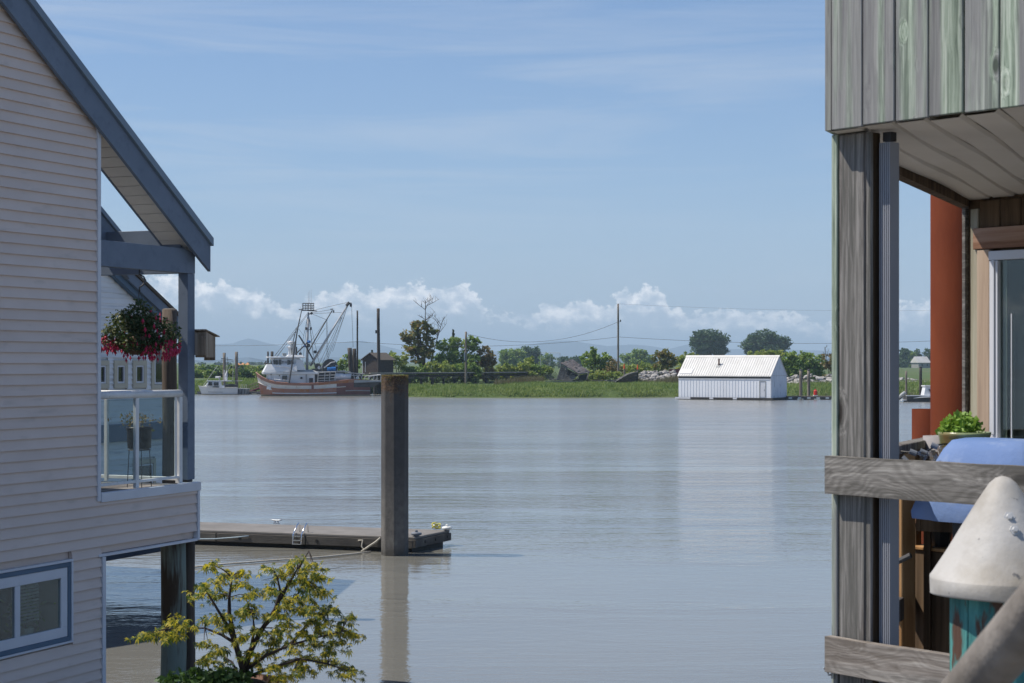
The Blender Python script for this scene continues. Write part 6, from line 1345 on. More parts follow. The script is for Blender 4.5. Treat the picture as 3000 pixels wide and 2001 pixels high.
def hb(u, v, w_):     # u along keel 0..1, v up the side 0..1, w side
    top = Vector(P(1800, 1119, d0)).lerp(P(1868, 1091, d0), u**0.8)+Vector((0, 0, 0.28*math.sin(u*3.1))); bot = Vector(P(1802, 1121, d0)).lerp(P(1866, 1121, d0), u); half = 1.5*math.sin(min(1, (1-u)*1.3+0.05)*1.5)
    p_ = bot.lerp(top, v); p_.y += half*w_*(0.4+0.6*v); return p_-o0
for j in range(7):
    m = MB(); n = 10
    for i in range(n):
        for w_ in (-1, 1):
            a, b, c, d = hb(i/n, j/7, w_), hb((i+1)/n, j/7, w_), hb((i+1)/n, (j+0.9)/7, w_), hb(i/n, (j+0.9)/7, w_); k_ = Vector((0, 0.06*-w_, 0)); m.hexa([a, b, b+k_, a+k_, d, c, c+k_, d+k_])
    m.build('strake', 'dark_plank', WH)
m = MB(); m.tube([hb(i/10, 1.0, -1)+Vector((0, -0.05, 0.03)) for i in range(11)], 0.08, 6); m.tube([hb(i/10, 1.0, 1)+Vector((0, 0.05, 0.03)) for i in range(11)], 0.08, 6); m.build('gunwale', 'grey_plank', WH)
m = MB(); m.beam(hb(1, -0.1, 0), hb(1, 1.06, 0), 0.25, 0.25, (1, 0, 0)); m.build('stem', 'creosote', WH)
for i in range(7): m = MB(); a = rr.uniform(1775, 1812); m.beam(P(a, rr.uniform(1113, 1119), d0-1)-o0, P(a+rr.uniform(15, 35), rr.uniform(1114, 1120), d0-0.6)-o0, 0.2, 0.08); m.build('loose_plank', 'grey_plank', WH)
# ------------------------------------------------------------ fishing boat
AL = R(13); BDp = 226.0; ppm = F/BDp
fbp = P(918, 1160, BDp)
FB = thing('fishing_boat', 'old salmon pink and white fishing boat with rusty hull, mast and two booms', 'boat', (fbp.x, fbp.y, 0), math.pi+AL)
def lx(px): return (918-px)/ppm/math.cos(AL)
def lz(py): return HC-(py-HY)/ppm
def bp_(name, mat, fn, parent=FB, **kw):
    m = MB(); fn(m); return m.build(name, mat, parent, **kw)
XS = [-7.3, -6.4, -5.2, -4.0, -2.8, -1.6, -0.4, 0.8, 2.0, 3.2, 4.2, 5.0, 5.7, 6.3, 6.8, 7.15, 7.4, 7.52]
RZ = np.interp(XS, [-7.3, -5.2, -2.8, -0.8, 1.2, 3.4, 5.0, 5.7, 6.3, 6.8, 7.2, 7.52], [2.10, 2.22, 1.98, 1.76, 1.66, 1.72, 1.86, 2.02, 2.25, 2.52, 2.80, 3.10])
HBd = np.interp(XS, [-7.3, -5, -2, 1, 3.5, 5, 6, 6.8, 7.2, 7.52], [1.95, 2.2, 2.35, 2.4, 2.25, 1.9, 1.45, 0.95, 0.6, 0.16])
HBw = np.interp(XS, [-7.3, -5, -2, 1, 3.5, 5, 6, 6.8, 7.2, 7.52], [1.7, 2.0, 2.2, 2.2, 1.75, 1.1, 0.55, 0.12, 0.05, 0.04])
XW = [x if x < 4 else 4+(x-4)*0.82 for x in XS]      # raked stem: waterline shorter than the rail
ROWS = [(-0.5, 5), (0.0, 5), (0.07, 3), (0.30, 0), (0.34, 0), (0.60, 2), (0.82, 1), (1.0, None)]
def hp(i, t, s):
    tt = max(0, t); f = tt**0.8
    x = XW[i]+(XS[i]-XW[i])*tt; hb = HBw[i]+(HBd[i]-HBw[i])*f
    return Vector((x, s*hb, RZ[i]*tt if t >= 0 else t))
# hull bands: 0 pink, 1 rust at stern/pink, 2 white band, 3 bottom
def hull(m):
    for s in (1, -1):
        for i in range(len(XS)-1):
            for r in range(len(ROWS)-1):
                t0, t1 = ROWS[r][0], ROWS[r+1][0]
                mi = {0: 3, 1: 3, 2: 0, 3: 0, 4: 0, 5: 2, 6: 1}[r]
                if XS[i] < -2.9: mi = {0: 3, 1: 3, 2: 4, 3: 4, 4: 4, 5: 4, 6: 1}[r]
                if r == 6 and XS[i] > -1.0: mi = 0
                if r == 4 and -0.5 < XS[i] < 3.0: mi = 1 if i % 2 else 0
                m.add([hp(i, t0, s), hp(i+1, t0, s), hp(i+1, t1, s), hp(i, t1, s)], [(0, 1, 2, 3)], mi)
    for r in range(len(ROWS)-1): t0, t1 = ROWS[r][0], ROWS[r+1][0]; m.add([hp(0, t0, 1), hp(0, t0, -1), hp(0, t1, -1), hp(0, t1, 1)], [(0, 1, 2, 3)], 4)
HU = bp_('hull', ['hull_pink', 'hull_rust', 'hull_white', 'hull_bottom', 'hull_maroon'], hull, smooth=35)
def strip(m, t, x0, x1, r, s_=(1, -1)):
    for s in s_:
        pts = [hp(i, t, s)+Vector((0, s*0.03, 0)) for i in range(len(XS)) if x0 <= XS[i] <= x1]
        m.tube(pts, r, 6)
bp_('rail_cap', 'hull_pink', lambda m: strip(m, 1.0, -5.3, 8, 0.075), HU)
bp_('rub_rail', 'hull_white', lambda m: strip(m, 0.585, -5, 8, 0.06), HU)
bp_('lower_guard', 'boat_white', lambda m: strip(m, 0.21, -2.9, 6.0, 0.07), HU)
bp_('stern_guard', 'boat_grey', lambda m: strip(m, 0.32, -7.3, -3.5, 0.07), HU)
def deck(m):
    for i in range(len(XS)-1):
        z0, z1 = RZ[i]-0.5, RZ[i+1]-0.5; f = 0.80; m.add([(XS[i], HBd[i]*f, z0), (XS[i+1], HBd[i+1]*f, z1), (XS[i+1], -HBd[i+1]*f, z1), (XS[i], -HBd[i]*f, z0)], [(0, 1, 2, 3)])
bp_('deck', 'boat_grey', deck, HU)
def bulw(m):
    for s in (1, -1):
        for i in range(len(XS)-1):
            t0 = 1-0.5/RZ[i]; t1 = 1-0.5/RZ[i+1]; q = [hp(i, 1, s), hp(i+1, 1, s), hp(i+1, t1, s), hp(i, t0, s)]
            m.add([(p.x-0.02, p.y*0.94, p.z) for p in q], [(0, 1, 2, 3)])
bp_('bulwark_lining', 'steel_dark', bulw, HU)
for i in (13, 14, 15): bp_('bulwark_rib', 'boat_white', lambda m: m.tube([hp(i, 1, -1)*1.0+Vector((-0.1, 0.12, -0.05)), hp(i, 1, -1)+Vector((-0.25, 0.2, -0.7))], 0.05, 5), HU)
bp_('scupper', 'hull_maroon', lambda m: m.box((lx(913), 2.36, lz(1139)), (lx(907), 2.50, lz(1127))), HU)
# stern ramp platform
SP = bp_('stern_platform', 'boat_grey', lambda m: m.hexa([(lx(1108), 2.0, lz(1119)), (lx(1028), 2.3, lz(1121)), (lx(1028), -2.3, lz(1121)), (lx(1108), -2.0, lz(1119)), (lx(1108), 2.0, lz(1114)), (lx(1028), 2.3, lz(1113)), (lx(1028), -2.3, lz(1113)), (lx(1108), -2.0, lz(1114))]))
bp_('platform_skirt', 'steel_dark', lambda m: m.hexa([(lx(1086), 1.9, lz(1134)), (lx(1028), 2.2, lz(1134)), (lx(1028), -2.2, lz(1134)), (lx(1086), -1.9, lz(1134)), (lx(1106), 1.95, lz(1119.5)), (lx(1028), 2.25, lz(1121.5)), (lx(1028), -2.25, lz(1121.5)), (lx(1106), -1.95, lz(1119.5))]), SP)
# deckhouse
def tap(m, x0, x1, w0, z0, X0, X1, W0, z1, wb0=None, wb1=None):    # tapered box; x0 aft, x1 forward
    m.hexa([(x0, -w0, z0), (x1, -(wb0 or w0), z0), (x1, (wb0 or w0), z0), (x0, w0, z0), (X0, -W0, z1), (X1, -(wb1 or W0), z1), (X1, (wb1 or W0), z1), (X0, W0, z1)])
dh = bp_('deckhouse', 'boat_white', lambda m: tap(m, lx(918), lx(790), 1.75, 0.8, lx(918), lx(786), 1.75, lz(1096), 1.1, 1.15), bevel=0.05)
bp_('bow_bulkhead', 'boat_white', lambda m: tap(m, lx(795), lx(784), 1.3, 0.9, lx(795), lx(787), 1.35, lz(1090), 0.9, 1.0), dh)
for (a, b, c, d) in ((840, 826, 1113, 1100), (883, 877, 1110, 1104), (796, 793, 1099, 1095), (820, 817, 1102, 1098)):
    bp_('window', 'window_dark', lambda m: m.box((lx(a), 1.70, lz(c)), (lx(b), 1.775, lz(d))), dh)
bp_('doorway', 'steel_dark', lambda m: m.box((lx(913), 1.70, lz(1121)), (lx(902), 1.775, lz(1107))), dh)
bp_('drain_pipe', 'boat_grey', lambda m: m.tube([(lx(894), 1.80, 1.0), (lx(894), 1.80, lz(1097))], 0.09, 6), dh)
# boat deck brow and bridge
br = bp_('boat_deck', 'boat_white', lambda m: tap(m, lx(930), lx(775), 1.95, lz(1096.5), lx(928), lx(773), 1.95, lz(1089), 1.3, 1.35), bevel=0.05)
bp_('bridge_bulwark', 'boat_white', lambda m: tap(m, lx(868), lx(775), 1.85, lz(1088.6), lx(866), lx(786), 1.6, lz(1067), 1.25, 1.0), br)
bp_('aft_brow', 'boat_grey', lambda m: tap(m, lx(925), lx(868), 1.8, lz(1088.6), lx(912), lx(868), 1.2, lz(1083)), br)
wh_ = bp_('wheelhouse', 'boat_white', lambda m: tap(m, lx(892), lx(800), 1.4, lz(1070), lx(876), lx(797), 1.25, lz(1049), 0.95, 0.9), bevel=0.04)
bp_('side_panel', 'boat_white', lambda m: m.prism([(lx(893), 1.42, lz(1084)), (lx(864), 1.50, lz(1084)), (lx(866), 1.36, lz(1054)), (lx(882), 1.36, lz(1054))], (0, 0.06, 0)), wh_)
for (a, b, c, d, y) in ((824, 818, 1068, 1054, 1.30), (815, 809, 1068, 1055, 1.22), (808, 803, 1067, 1055, 1.14), (849, 841, 1069, 1055, 1.42), (858, 852, 1068, 1055, 1.42)):
    bp_('window', 'window_dark', lambda m: m.box((lx(a), y-0.3, lz(c)), (lx(b), y+0.055, lz(d))), wh_)
for q in range(3): bp_('front_window', 'window_dark', lambda m: m.box((lx(799.5), -0.75+q*0.55, lz(1067)), (lx(796.5), -0.3+q*0.55, lz(1055))), wh_)
# boat's name board characters, too small to read: short dark strokes
for q, (w_, h_) in enumerate(((2.2, 4), (1.8, 4), (1.2, 4), (2.0, 3.2), (1.6, 4))):
    bp_('name_letter', 'steel_dark', lambda m: m.box((lx(825.5+q*3+w_), 1.40, lz(1062)), (lx(825.5+q*3), 1.432, lz(1062-h_))), wh_)
rf_ = bp_('roof', 'boat_white', lambda m: tap(m, lx(892), lx(786), 1.6, lz(1049), lx(890), lx(785), 1.6, lz(1045), 1.2, 1.15), wh_, bevel=0.04)
# flying bridge clutter
fbx = bp_('flying_bridge', 'boat_white', lambda m: tap(m, lx(888), lx(843), 1.2, lz(1044.5), lx(884), lx(846), 1.1, lz(1040)))
bp_('funnel', 'boat_grey', lambda m: tap(m, lx(868), lx(857), 0.35, lz(1042), lx(869), lx(860), 0.3, lz(1001)), fbx)
bp_('exhaust', 'steel_dark', lambda m: m.tube([(lx(871), -0.3, lz(1042)), (lx(871), -0.3, lz(1016))], 0.09, 6), fbx)
bp_('radar_mast', 'boat_white', lambda m: (m.tube([(lx(849), 0.3, lz(1044)), (lx(849), 0.3, lz(1020))], 0.14, 8), m.tube([(lx(854), -0.2, lz(1044)), (lx(854), -0.2, lz(1006))], 0.10, 8)), fbx)
bp_('radar_dome', 'boat_white', lambda m: m.lathe([(0.25, 0), (0.42, 0.1), (0.42, 0.28), (0.2, 0.4)], 14, (lx(853), -0.2, lz(1008))), fbx, smooth=True)
bp_('radar_scanner', 'boat_white', lambda m: (m.box((lx(858), 0.2, lz(1018)), (lx(840), 0.45, lz(1016))), m.lathe([(0.2, 0), (0.25, 0.15), (0.1, 0.28)], 10, (lx(849), 0.3, lz(1021)))), fbx)
bp_('searchlight', 'boat_grey', lambda m: (m.box((lx(840), 0.3, lz(1043)), (lx(829), 0.9, lz(1035))), m.tube([(lx(834), 0.6, lz(1046)), (lx(834), 0.6, lz(1040))], 0.08, 6)), fbx)
bp_('bridge_rail', 'steel_pale', lambda m: m.tube([(lx(806), 1.62, lz(1073)), (lx(830), 1.66, lz(1075)), (lx(846), 1.68, lz(1077)), (lx(846), 1.68, lz(1086))], 0.035, 5), br)
bp_('windlass', 'steel_dark', lambda m: m.tube([(lx(779), -0.4, lz(1064)), (lx(800), -0.6, lz(1068))], 0.12, 6), br)
bp_('bitt', 'steel_dark', lambda m: m.tube([(lx(782), 0.4, lz(1068)), (lx(783), 0.4, lz(1057))], 0.1, 6), br)
bp_('stowed_pole', 'steel_dark', lambda m: m.tube([(lx(779), 0.9, lz(1062)), (lx(806), 1.0, lz(1068))], 0.05, 6), br)
bp_('deckhouse_rail', 'boat_white', lambda m: m.tube([(lx(791), 1.35, lz(1109)), (lx(820), 1.83, lz(1112)), (lx(845), 1.86, lz(1114))], 0.045, 5), dh)
# mast with crow's nest
ma = bp_('mast', 'steel_pale', lambda m: (m.tube([(lx(900), 0, lz(1090)), (lx(901), 0, lz(1000)), (lx(904), 0, lz(915))], [0.19, 0.16, 0.11], 10)), smooth=True)
mbx = 3.0
cn = bp_('crows_nest', 'steel_dark', lambda m: (
    m.tube([(lx(876), 0.2, lz(907)), (lx(905), 0.2, lz(910.5)), (lx(929), -0.2, lz(911))], 0.07, 6),
    [m.tube([(lx(px), s*0.55, lz(911)), (lx(px), s*0.55, lz(889))], 0.035, 5) for px in (888, 896, 903, 911, 918) for s in (-1, 1)],
    [m.tube([(lx(887), s*0.55, lz(py)), (lx(919), s*0.55, lz(py))], 0.035, 5) for py in (889, 896, 903, 909) for s in (-1, 1)],
    [m.tube([(lx(px), -0.55, lz(py)), (lx(px), 0.55, lz(py))], 0.035, 5) for px in (888, 918) for py in (889, 896, 903, 909)],
    m.box((lx(919), -0.55, lz(910.5)), (lx(888), 0.55, lz(909.5)))), ma)
bp_('aerials', 'steel_pale', lambda m: [m.tube([(lx(px), y, lz(905)), (lx(px), y, lz(t))], [0.028, 0.012], 4) for px, t, y in ((903, 856, 0.3), (907, 851, -0.3), (911.5, 848, 0.1), (881, 898, 0.4), (898, 884, -0.2))], ma)
bp_('mast_lights', 'steel_dark', lambda m: (m.box((lx(899), -0.3, lz(966)), (lx(895), 0.3, lz(959))), m.box((lx(913), -0.3, lz(966)), (lx(909), 0.3, lz(959))), m.tube([(lx(896), 0, lz(966)), (lx(912), 0, lz(966))], 0.04, 5), m.lathe([(0.05, 0), (0.18, 0.15), (0.12, 0.35)], 8, (lx(913), 0, lz(922))), m.tube([(lx(904), 0, lz(921)), (lx(915), 0, lz(919))], 0.06, 5)), ma)
bp_('blue_block', 'drum_blue', lambda m: (m.lathe([(0.18, -0.15), (0.26, 0), (0.18, 0.2)], 10, (lx(905), 0.25, lz(1002))), m.lathe([(0.12, -0.15), (0.16, 0), (0.1, 0.15)], 8, (lx(892), 0.35, lz(1014)))), ma)
bp_('black_block', 'steel_dark', lambda m: (m.lathe([(0.15, -0.2), (0.25, 0), (0.15, 0.25)], 10, (lx(904), 0.2, lz(1013))), m.lathe([(0.12, -0.2), (0.2, 0), (0.12, 0.2)], 8, (lx(880), 0.5, lz(1037))), m.lathe([(0.12, -0.2), (0.24, 0), (0.12, 0.2)], 8, (lx(922), 0.5, lz(1031)))), ma)
# booms
b1 = bp_('main_boom', 'steel_pale', lambda m: m.tube([(lx(909), 0.1, lz(1072)), (lx(950), 0.6, lz(1000)), (lx(1014), 1.2, lz(892))], [0.15, 0.14, 0.10], 8), smooth=True)
bp_('boom_head', 'steel_dark', lambda m: (m.tube([(lx(1009), 1.2, lz(896)), (lx(1018), 1.2, lz(886))], 0.2, 8), m.lathe([(0.05, 0.35), (0.14, 0.2), (0.16, -0.1), (0.05, -0.25)], 8, (lx(1022), 1.2, lz(894)))), b1)
b2 = bp_('second_boom', 'steel_dark', lambda m: m.tube([(lx(903), -0.3, lz(1033)), (lx(940), -0.9, lz(968)), (lx(976), -1.3, lz(907))], [0.09, 0.08, 0.06], 7))
bp_('boom_block', 'steel_dark', lambda m: (m.lathe([(0.04, 0.2), (0.12, 0), (0.04, -0.2)], 8, (lx(979.5), -1.3, lz(911))), m.tube([(lx(970), -1.3, lz(905)), (lx(978), -1.3, lz(904))], 0.07, 5)), b2)
bp_('stabiliser_pole', 'steel_dark', lambda m: m.tube([(lx(844), 2.3, lz(1122)), (lx(869), 1.9, lz(965)), (lx(883), 1.2, lz(905))], [0.11, 0.09, 0.05], 7))
bp_('stabiliser_pole', 'steel_dark', lambda m: m.tube([(lx(851), -2.3, lz(1122)), (lx(862), -1.9, lz(1010)), (lx(873), -1.4, lz(960))], [0.08, 0.07, 0.05], 6))
bp_('derrick_arm', 'steel_dark', lambda m: (m.tube([(lx(875), 0.6, lz(982)), (lx(896), 0.3, lz(1015)), (lx(918), 0.1, lz(1055))], 0.10, 6), m.tube([(lx(868), 0.6, lz(1036)), (lx(887), 0.4, lz(1017)), (lx(905), 0.2, lz(998))], 0.09, 6)))
W_ = []
def stay(a, b, ya=0.0, yb=0.0): W_.append(((lx(a[0]), ya, lz(a[1])), (lx(b[0]), yb, lz(b[1]))))
stay((901, 918), (807, 1044), 0, 0.6); stay((901, 922), (815, 1048), 0, -0.6); stay((871, 962), (807, 1042), 1.8, 0.5); stay((871, 966), (800, 1060), 1.8, 1.0)
stay((902, 925), (884, 1060), 0, 1.6); stay((902, 925), (878, 1070), 0, -1.6); stay((905, 925), (935, 1085), 0, 1.8); stay((906, 930), (928, 1085), 0, -1.8); stay((905, 930), (915, 1040), 0, 0.8)
stay((906, 912), (1012, 886), 0, 1.2); stay((906, 918), (976, 905), 0, -1.3); stay((908, 917), (958, 936), 0, -1.0); stay((913, 919), (1000, 915), 0, 1.0)
stay((958, 936), (959, 1070), -1.1, -0.6); stay((960, 936), (960, 1068), -1.1, 0.3); stay((1024, 890), (1028, 1018), 1.2, 1.4); stay((1015, 892), (948, 1078), 1.2, 0.9); stay((1013, 896), (970, 1030), 1.2, 1.1); stay((1010, 900), (940, 1070), 1.2, 0.5)
stay((997, 928), (958, 1045), 1.0, 0.3); stay((976, 910), (912, 1000), -1.3, -0.3); stay((995, 930), (925, 1080), 1.0, 1.2); stay((872, 964), (890, 985), 1.8, 0.6); stay((1005, 905), (930, 1050), 1.1, -0.6); stay((955, 960), (920, 1012), -1.0, -0.2); stay((883, 906), (871, 962), 1.2, 1.9)
m = MB()
for a, b in W_: m.tube([a, b], 0.022, 4)
m.build('rigging', 'wire', FB)
# aft deck: net drum, barrels, tarp, railings
nd = bp_('net_drum', 'steel_dark', lambda m: (m.tube([(lx(962), -1.3, lz(1078)), (lx(962), 1.3, lz(1078))], 0.85, 18), m.tube([(lx(962), 1.32, lz(1074)), (lx(962), 1.42, lz(1074))], 1.02, 18)))
bp_('drum_arm', 'steel_pale', lambda m: m.tube([(lx(945), 1.5, lz(1078)), (lx(965), 1.5, lz(1062)), (lx(976), 1.5, lz(1060))], 0.09, 6), nd)
bp_('blue_barrel', 'drum_blue', lambda m: m.tube([(lx(953), 1.7, lz(1082)), (lx(965), 1.7, lz(1082))], 0.27, 12)); bp_('blue_barrel', 'drum_blue', lambda m: m.tube([(lx(965.5), 1.7, lz(1081)), (lx(977), 1.7, lz(1081))], 0.29, 12))
bp_('vent', 'boat_grey', lambda m: (m.tube([(lx(980), 1.2, lz(1090)), (lx(980), 1.2, lz(1074))], 0.2, 8), m.lathe([(0.26, 0), (0.3, 0.15), (0.1, 0.25)], 10, (lx(980), 1.2, lz(1074)))))
wn_ = bp_('winch', 'steel_dark', lambda m: (m.tube([(lx(930), -0.8, lz(1072)), (lx(930), 0.9, lz(1072))], 0.35, 12), m.box((lx(940), -0.9, lz(1090)), (lx(915), 0.9, lz(1080))), m.tube([(lx(918), 0.9, lz(1062)), (lx(926), 0.9, lz(1085))], 0.1, 6)))
bp_('winch_drum', 'tarp_white', lambda m: (m.tube([(lx(944), 0.4, lz(1076)), (lx(944), 1.0, lz(1076))], 0.28, 12), m.tube([(lx(932), 0.92, lz(1077)), (lx(932), 1.1, lz(1077))], 0.22, 12)), wn_)
bp_('aft_house', 'steel_dark', lambda m: m.box((lx(1005), -1.6, 0.9), (lx(920), 1.55, lz(1091))))
bp_('upper_deck', 'boat_grey', lambda m: m.box((lx(1020), -1.75, lz(1090.6)), (lx(918), 1.7, lz(1087.5))))
def heap(m):
    for q in range(14): a = 976+q*3.0; m.tube([(lx(a), 1.6, lz(1113)), (lx(a+1.5), 1.75, lz(1101+2*math.sin(q))), (lx(a+4), 1.4, lz(1094+q*0.35)), (lx(a+7), 0.3, lz(1096))], [0.16, 0.2, 0.18, 0.12], 6)
bp_('net_heap', 'tarp_white', heap, smooth=True)
def rl_(m):
    for py in (1090, 1099, 1107, 1114): m.tube([(lx(926), 2.28, lz(py+1)), (lx(976), 2.25, lz(py-1))], 0.04, 5)
    for px in (925, 944, 958, 974): m.tube([(lx(px), 2.28, lz(1119)), (lx(px+1.5), 2.28, lz(1088))], 0.045, 5)
    m.tube([(lx(926), 2.28, lz(1091)), (lx(1005), 1.6, lz(1086))], 0.05, 5)
bp_('aft_railing', 'steel_pale', rl_)
def gan(m):
    for y in (-1.7, 1.7):
        for (a, b, c, d) in ((1020, 1112, 1022, 1092), (1042, 1112, 1038, 1096), (1050, 1110, 1055, 1096), (1022, 1092, 1060, 1096), (1020, 1099, 1050, 1101), (1070, 1112, 1072, 1103), (1072, 1103, 1107, 1098), (1107, 1098, 1107, 1113), (1084, 1112, 1088, 1100)): m.tube([(lx(a), y, lz(b)), (lx(c), y, lz(d))], 0.05, 5)
    m.tube([(lx(1107), -1.7, lz(1098)), (lx(1107), 1.7, lz(1098))], 0.05, 5); m.tube([(lx(1062), 1.7, lz(1090)), (lx(1062), 1.7, lz(1060))], 0.05, 5)
bp_('stern_gantry', 'steel_pale', gan)
bp_('float_ball', 'plastic_white', lambda m: m.lathe([(0.05, -0.22), (0.2, -0.12), (0.24, 0), (0.2, 0.12), (0.05, 0.22)], 10, (lx(1040), 1.5, lz(1108))), smooth=True)

# ------------------------------------------------------------ small white boat
SDp = DW(1156); pm = F/SDp; sbp = P(640, 1156, SDp)
SB = thing('cabin_boat', 'small white cabin boat with mast and outriggers moored left of the fishing boat', 'boat', (sbp.x, sbp.y, 0), math.pi+R(10))
def ax(px): return (640-px)/pm/math.cos(R(10))
def az_(py): return HC-(py-HY)/pm
def sp2(name, mat, fn, parent=SB, **kw):
    m = MB(); fn(m); return m.build(name, mat, parent, **kw)
sx = [-2.6, -1.8, -0.6, 0.6, 1.5, 2.1, 2.5, 2.72]; srz = [0.98, 0.95, 0.93, 0.95, 1.02, 1.1, 1.17, 1.22]; shb = [0.95, 1.05, 1.1, 1.08, 0.85, 0.5, 0.22, 0.04]; shw = [0.85, 0.95, 1.0, 0.85, 0.5, 0.2, 0.06, 0.03]
def sh(m):
    def pt(i, t, s): x = sx[i] if sx[i] < 1 else 1+(sx[i]-1)*(0.72+0.28*t); return (x, s*(shw[i]+(shb[i]-shw[i])*t), srz[i]*t if t >= 0 else t)
    for s in (1, -1):
        for i in range(len(sx)-1):
            for t0, t1, mi in ((-0.3, 0, 1), (0, 0.1, 1), (0.1, 0.34, 0), (0.34, 0.42, 2 if -1.0 < sx[i] < 1.5 else 0), (0.42, 0.85, 0), (0.85, 1, 0)): m.add([pt(i, t0, s), pt(i+1, t0, s), pt(i+1, t1, s), pt(i, t1, s)], [(0, 1, 2, 3)], mi)
    m.add([pt(0, -0.3, 1), pt(0, -0.3, -1), pt(0, 1, -1), pt(0, 1, 1)], [(0, 1, 2, 3)], 0)
    for i in range(len(sx)-1): m.add([(sx[i], shb[i], srz[i]-0.03), (sx[i+1], shb[i+1], srz[i+1]-0.03), (sx[i+1], -shb[i+1], srz[i+1]-0.03), (sx[i], -shb[i], srz[i]-0.03)], [(0, 1, 2, 3)], 0)
hu = sp2('hull', ['boat_white', 'hull_bottom', 'boat_grey'], sh, smooth=35)
sp2('gunwale', 'steel_pale', lambda m: [m.tube([(sx[i], s*(shb[i]+0.02), srz[i]) for i in range(len(sx))], 0.035, 5) for s in (1, -1)], hu)
sp2('trunk_cabin', 'boat_white', lambda m: tap(m, ax(658), ax(596), 0.85, az_(1137), ax(657), ax(601), 0.8, az_(1129), 0.4, 0.35), bevel=0.03)
cb = sp2('cabin', 'boat_white', lambda m: tap(m, ax(650), ax(602), 0.80, az_(1131), ax(648), ax(611), 0.72, az_(1117), 0.6, 0.5), bevel=0.03)
for (a, b, c, d) in ((622, 609, 1129, 1119), (640, 627, 1129, 1119.5)): sp2('window', 'window_dark', lambda m: m.prism([(ax(a), 0.60, az_(c)), (ax(b), 0.60, az_(c)), (ax(b+(4 if b < 615 else 0)), 0.60, az_(d)), (ax(a), 0.60, az_(d))], (0, 0.215, 0)), cb)
sp2('roof', 'boat_white', lambda m: tap(m, ax(678), ax(608), 0.85, az_(1117), ax(678), ax(609), 0.85, az_(1114.8), 0.6, 0.6), cb)
sp2('cabin_vent', 'window_dark', lambda m: m.box((ax(641), 0.80, az_(1135)), (ax(624), 0.87, az_(1132))), cb)
sp2('liferaft', 'boat_white', lambda m: m.tube([(ax(646), 0.2, az_(1105)), (ax(631), 0.2, az_(1105))], 0.13, 10))
sp2('liferaft_stand', 'steel_pale', lambda m: m.box((ax(645), 0.0, az_(1115)), (ax(641), 0.4, az_(1107))))
ms = sp2('mast', 'steel_pale', lambda m: (m.tube([(ax(657), 0, az_(1128)), (ax(657), 0, az_(1084))], 0.09, 8), m.tube([(ax(664), 0, az_(1128)), (ax(664), 0, az_(1045))], [0.06, 0.03], 6)))
sp2('stowed_sail', 'tarp_white', lambda m: m.tube([(ax(663), 0.1, az_(1118)), (ax(662), 0.1, az_(1100)), (ax(664), 0.1, az_(1086))], [0.12, 0.2, 0.06], 8), ms)
sp2('crosstree', 'steel_dark', lambda m: (m.tube([(ax(648), 0.2, az_(1050)), (ax(664), 0, az_(1052)), (ax(682), -0.2, az_(1055))], 0.04, 5), m.tube([(ax(664), 0, az_(1056)), (ax(682), -0.2, az_(1059))], 0.025, 5)), ms)
sp2('outrigger', 'steel_pale', lambda m: (m.tube([(ax(594), 0.3, az_(1134)), (ax(637), 0.9, az_(1072))], 0.03, 5), m.tube([(ax(681), -0.9, az_(1122)), (ax(682), -0.4, az_(1055))], 0.035, 5), m.tube([(ax(655), 0.6, az_(1110)), (ax(674), 0.9, az_(1072))], 0.025, 5)))
sp2('rigging', 'wire', lambda m: (m.tube([(ax(648), 0.2, az_(1050)), (ax(643), 0.5, az_(1116))], 0.02, 4), m.tube([(ax(666), 0, az_(1046)), (ax(668), 0, az_(1100))], 0.02, 4), m.tube([(ax(650), 0.2, az_(1051)), (ax(648), 0.5, az_(1090))], 0.015, 4)))
sp2('trolling_gurdy', 'steel_dark', lambda m: (m.box((ax(694), -0.6, az_(1134)), (ax(660), 0.7, az_(1127))), m.tube([(ax(672), 0.7, az_(1130)), (ax(672), 0.95, az_(1130))], 0.15, 10), m.tube([(ax(663), 0.8, az_(1125)), (ax(685), 0.8, az_(1126))], 0.05, 5)))
sp2('deck_boom', 'steel_pale', lambda m: m.tube([(ax(660), 0.3, az_(1117)), (ax(708), 0.2, az_(1115.5))], 0.04, 5))
# grey skiff behind it
gk = P(710, 1155, SDp+1.5); SK = thing('grey_skiff', 'square grey aluminium skiff with two hoops astern of the white cabin boat', 'skiff', (gk.x, gk.y, 0), R(-6))
m = MB(); m.hexa([(-0.78, -0.8, -0.1), (0.62, -0.8, -0.1), (0.62, 0.8, -0.1), (-0.78, 0.8, -0.1), (-0.78, -0.9, 0.86), (0.86, -0.9, 0.80), (0.86, 0.9, 0.80), (-0.78, 0.9, 0.86)]); hu2 = m.build('hull', 'boat_grey', SK)
for x in (-0.4, 0.1, 0.5): m = MB(); m.beam((x, -0.92, 0.05), (x+0.12, -0.93, 0.78), 0.08, 0.05, (0, 1, 0)); m.build('fender', 'steel_dark', hu2)
for x in (0.0, 0.55): m = MB(); m.tube([(x-0.12, -0.7, 0.85), (x+0.05, -0.7, 1.35), (x+0.28, -0.7, 1.42), (x+0.18, -0.7, 0.85)], 0.035, 6); m.build('hoop', 'steel_pale', SK)
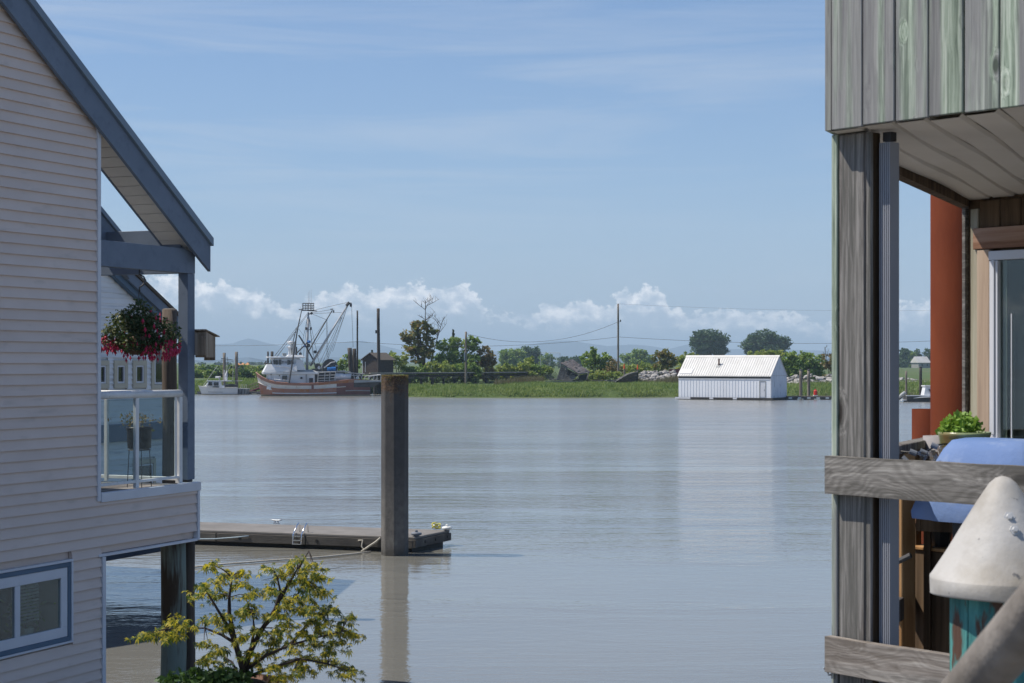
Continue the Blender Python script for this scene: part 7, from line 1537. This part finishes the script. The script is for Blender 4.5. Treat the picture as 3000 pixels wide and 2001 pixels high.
# motor boat in the right hand gap
MDp = DW(1177); pm3 = F/MDp; mp = P(2735, 1177, MDp); MBt = thing('motor_boat', 'dark hulled motor boat with white cabin and tilted outboard behind the red pipe', 'boat', (mp.x, mp.y, 0), 0)
def mx(px): return (px-2735)/pm3
def mz(py): return HC-(py-HY)/pm3
m = MB(); m.hexa([(mx(2653), -0.85, -0.2), (mx(2810), -0.6, -0.2), (mx(2810), 0.6, -0.2), (mx(2653), 0.85, -0.2), (mx(2650), -1.0, mz(1159)), (mx(2825), -0.3, mz(1155)), (mx(2825), 0.3, mz(1155)), (mx(2650), 1.0, mz(1159))]); hu3 = m.build('hull', 'steel_dark', MBt, bevel=0.03)
m = MB(); m.box((mx(2651), -1.04, mz(1160)), (mx(2815), -0.5, mz(1158))); m.build('gunwale', 'boat_white', hu3)
m = MB(); m.tube([(mx(2670), -1.02, mz(1166)), (mx(2690), -1.0, mz(1163.5)), (mx(2715), -0.97, mz(1162)), (mx(2735), -0.93, mz(1165))], [0.02, 0.07, 0.09, 0.02], 6); m.build('stripe', 'boat_white', hu3)
m = MB(); m.hexa([(mx(2702), -0.8, mz(1159)), (mx(2800), -0.7, mz(1159)), (mx(2800), 0.7, mz(1159)), (mx(2702), 0.8, mz(1159)), (mx(2707), -0.7, mz(1132)), (mx(2770), -0.6, mz(1132)), (mx(2770), 0.6, mz(1132)), (mx(2707), 0.7, mz(1132))]); cb3 = m.build('cabin', 'boat_white', MBt)
m = MB(); m.box((mx(2704), -0.85, mz(1132)), (mx(2790), 0.85, mz(1129))); m.build('roof', 'boat_white', cb3)
m = MB(); m.prism([(mx(2724), -0.86, mz(1156)), (mx(2760), -0.86, mz(1156)), (mx(2760), -0.84, mz(1140)), (mx(2715), -0.84, mz(1140))], (0, 0.12, 0)); m.build('window', 'window_dark', cb3)
om = MB(); om.tube([(mx(2632), 0, mz(1167)), (mx(2641), 0, mz(1158)), (mx(2652), 0, mz(1149))], [0.10, 0.2, 0.19], 8); om = om.build('outboard_motor', 'boat_grey', MBt, smooth=True)
m = MB(); m.tube([(mx(2634), 0, mz(1171)), (mx(2646), 0, mz(1160))], 0.08, 6); m.build('bracket', 'steel_dark', om)
m = MB(); m.box((mx(2638), -0.8, mz(1173)), (mx(2653), 0.8, mz(1171))); m.build('swim_step', 'boat_white', MBt)
# gulls-eye scrap of drift on the river
# ------------------------------------------------------------ air
m, t, b, out = newmat('haze_air'); t.n.remove(b)
pv = t.new('ShaderNodeVolumePrincipled', inp={'Color': (0.64, 0.84, 1.0, 1), 'Density': 0.00019, 'Anisotropy': 0.0})
t.l.new(pv.outputs[0], out.inputs['Volume'])
hz_ = MB(); hz_.box((-6500, -400, -4), (6500, 9600, 132)); hz_ = hz_.build('haze', 'haze_air'); struct(hz_, 'stuff'); tag(hz_, 'thin bluish summer haze in the air over river and fields', 'haze')
S.cycles.volume_bounces = 0
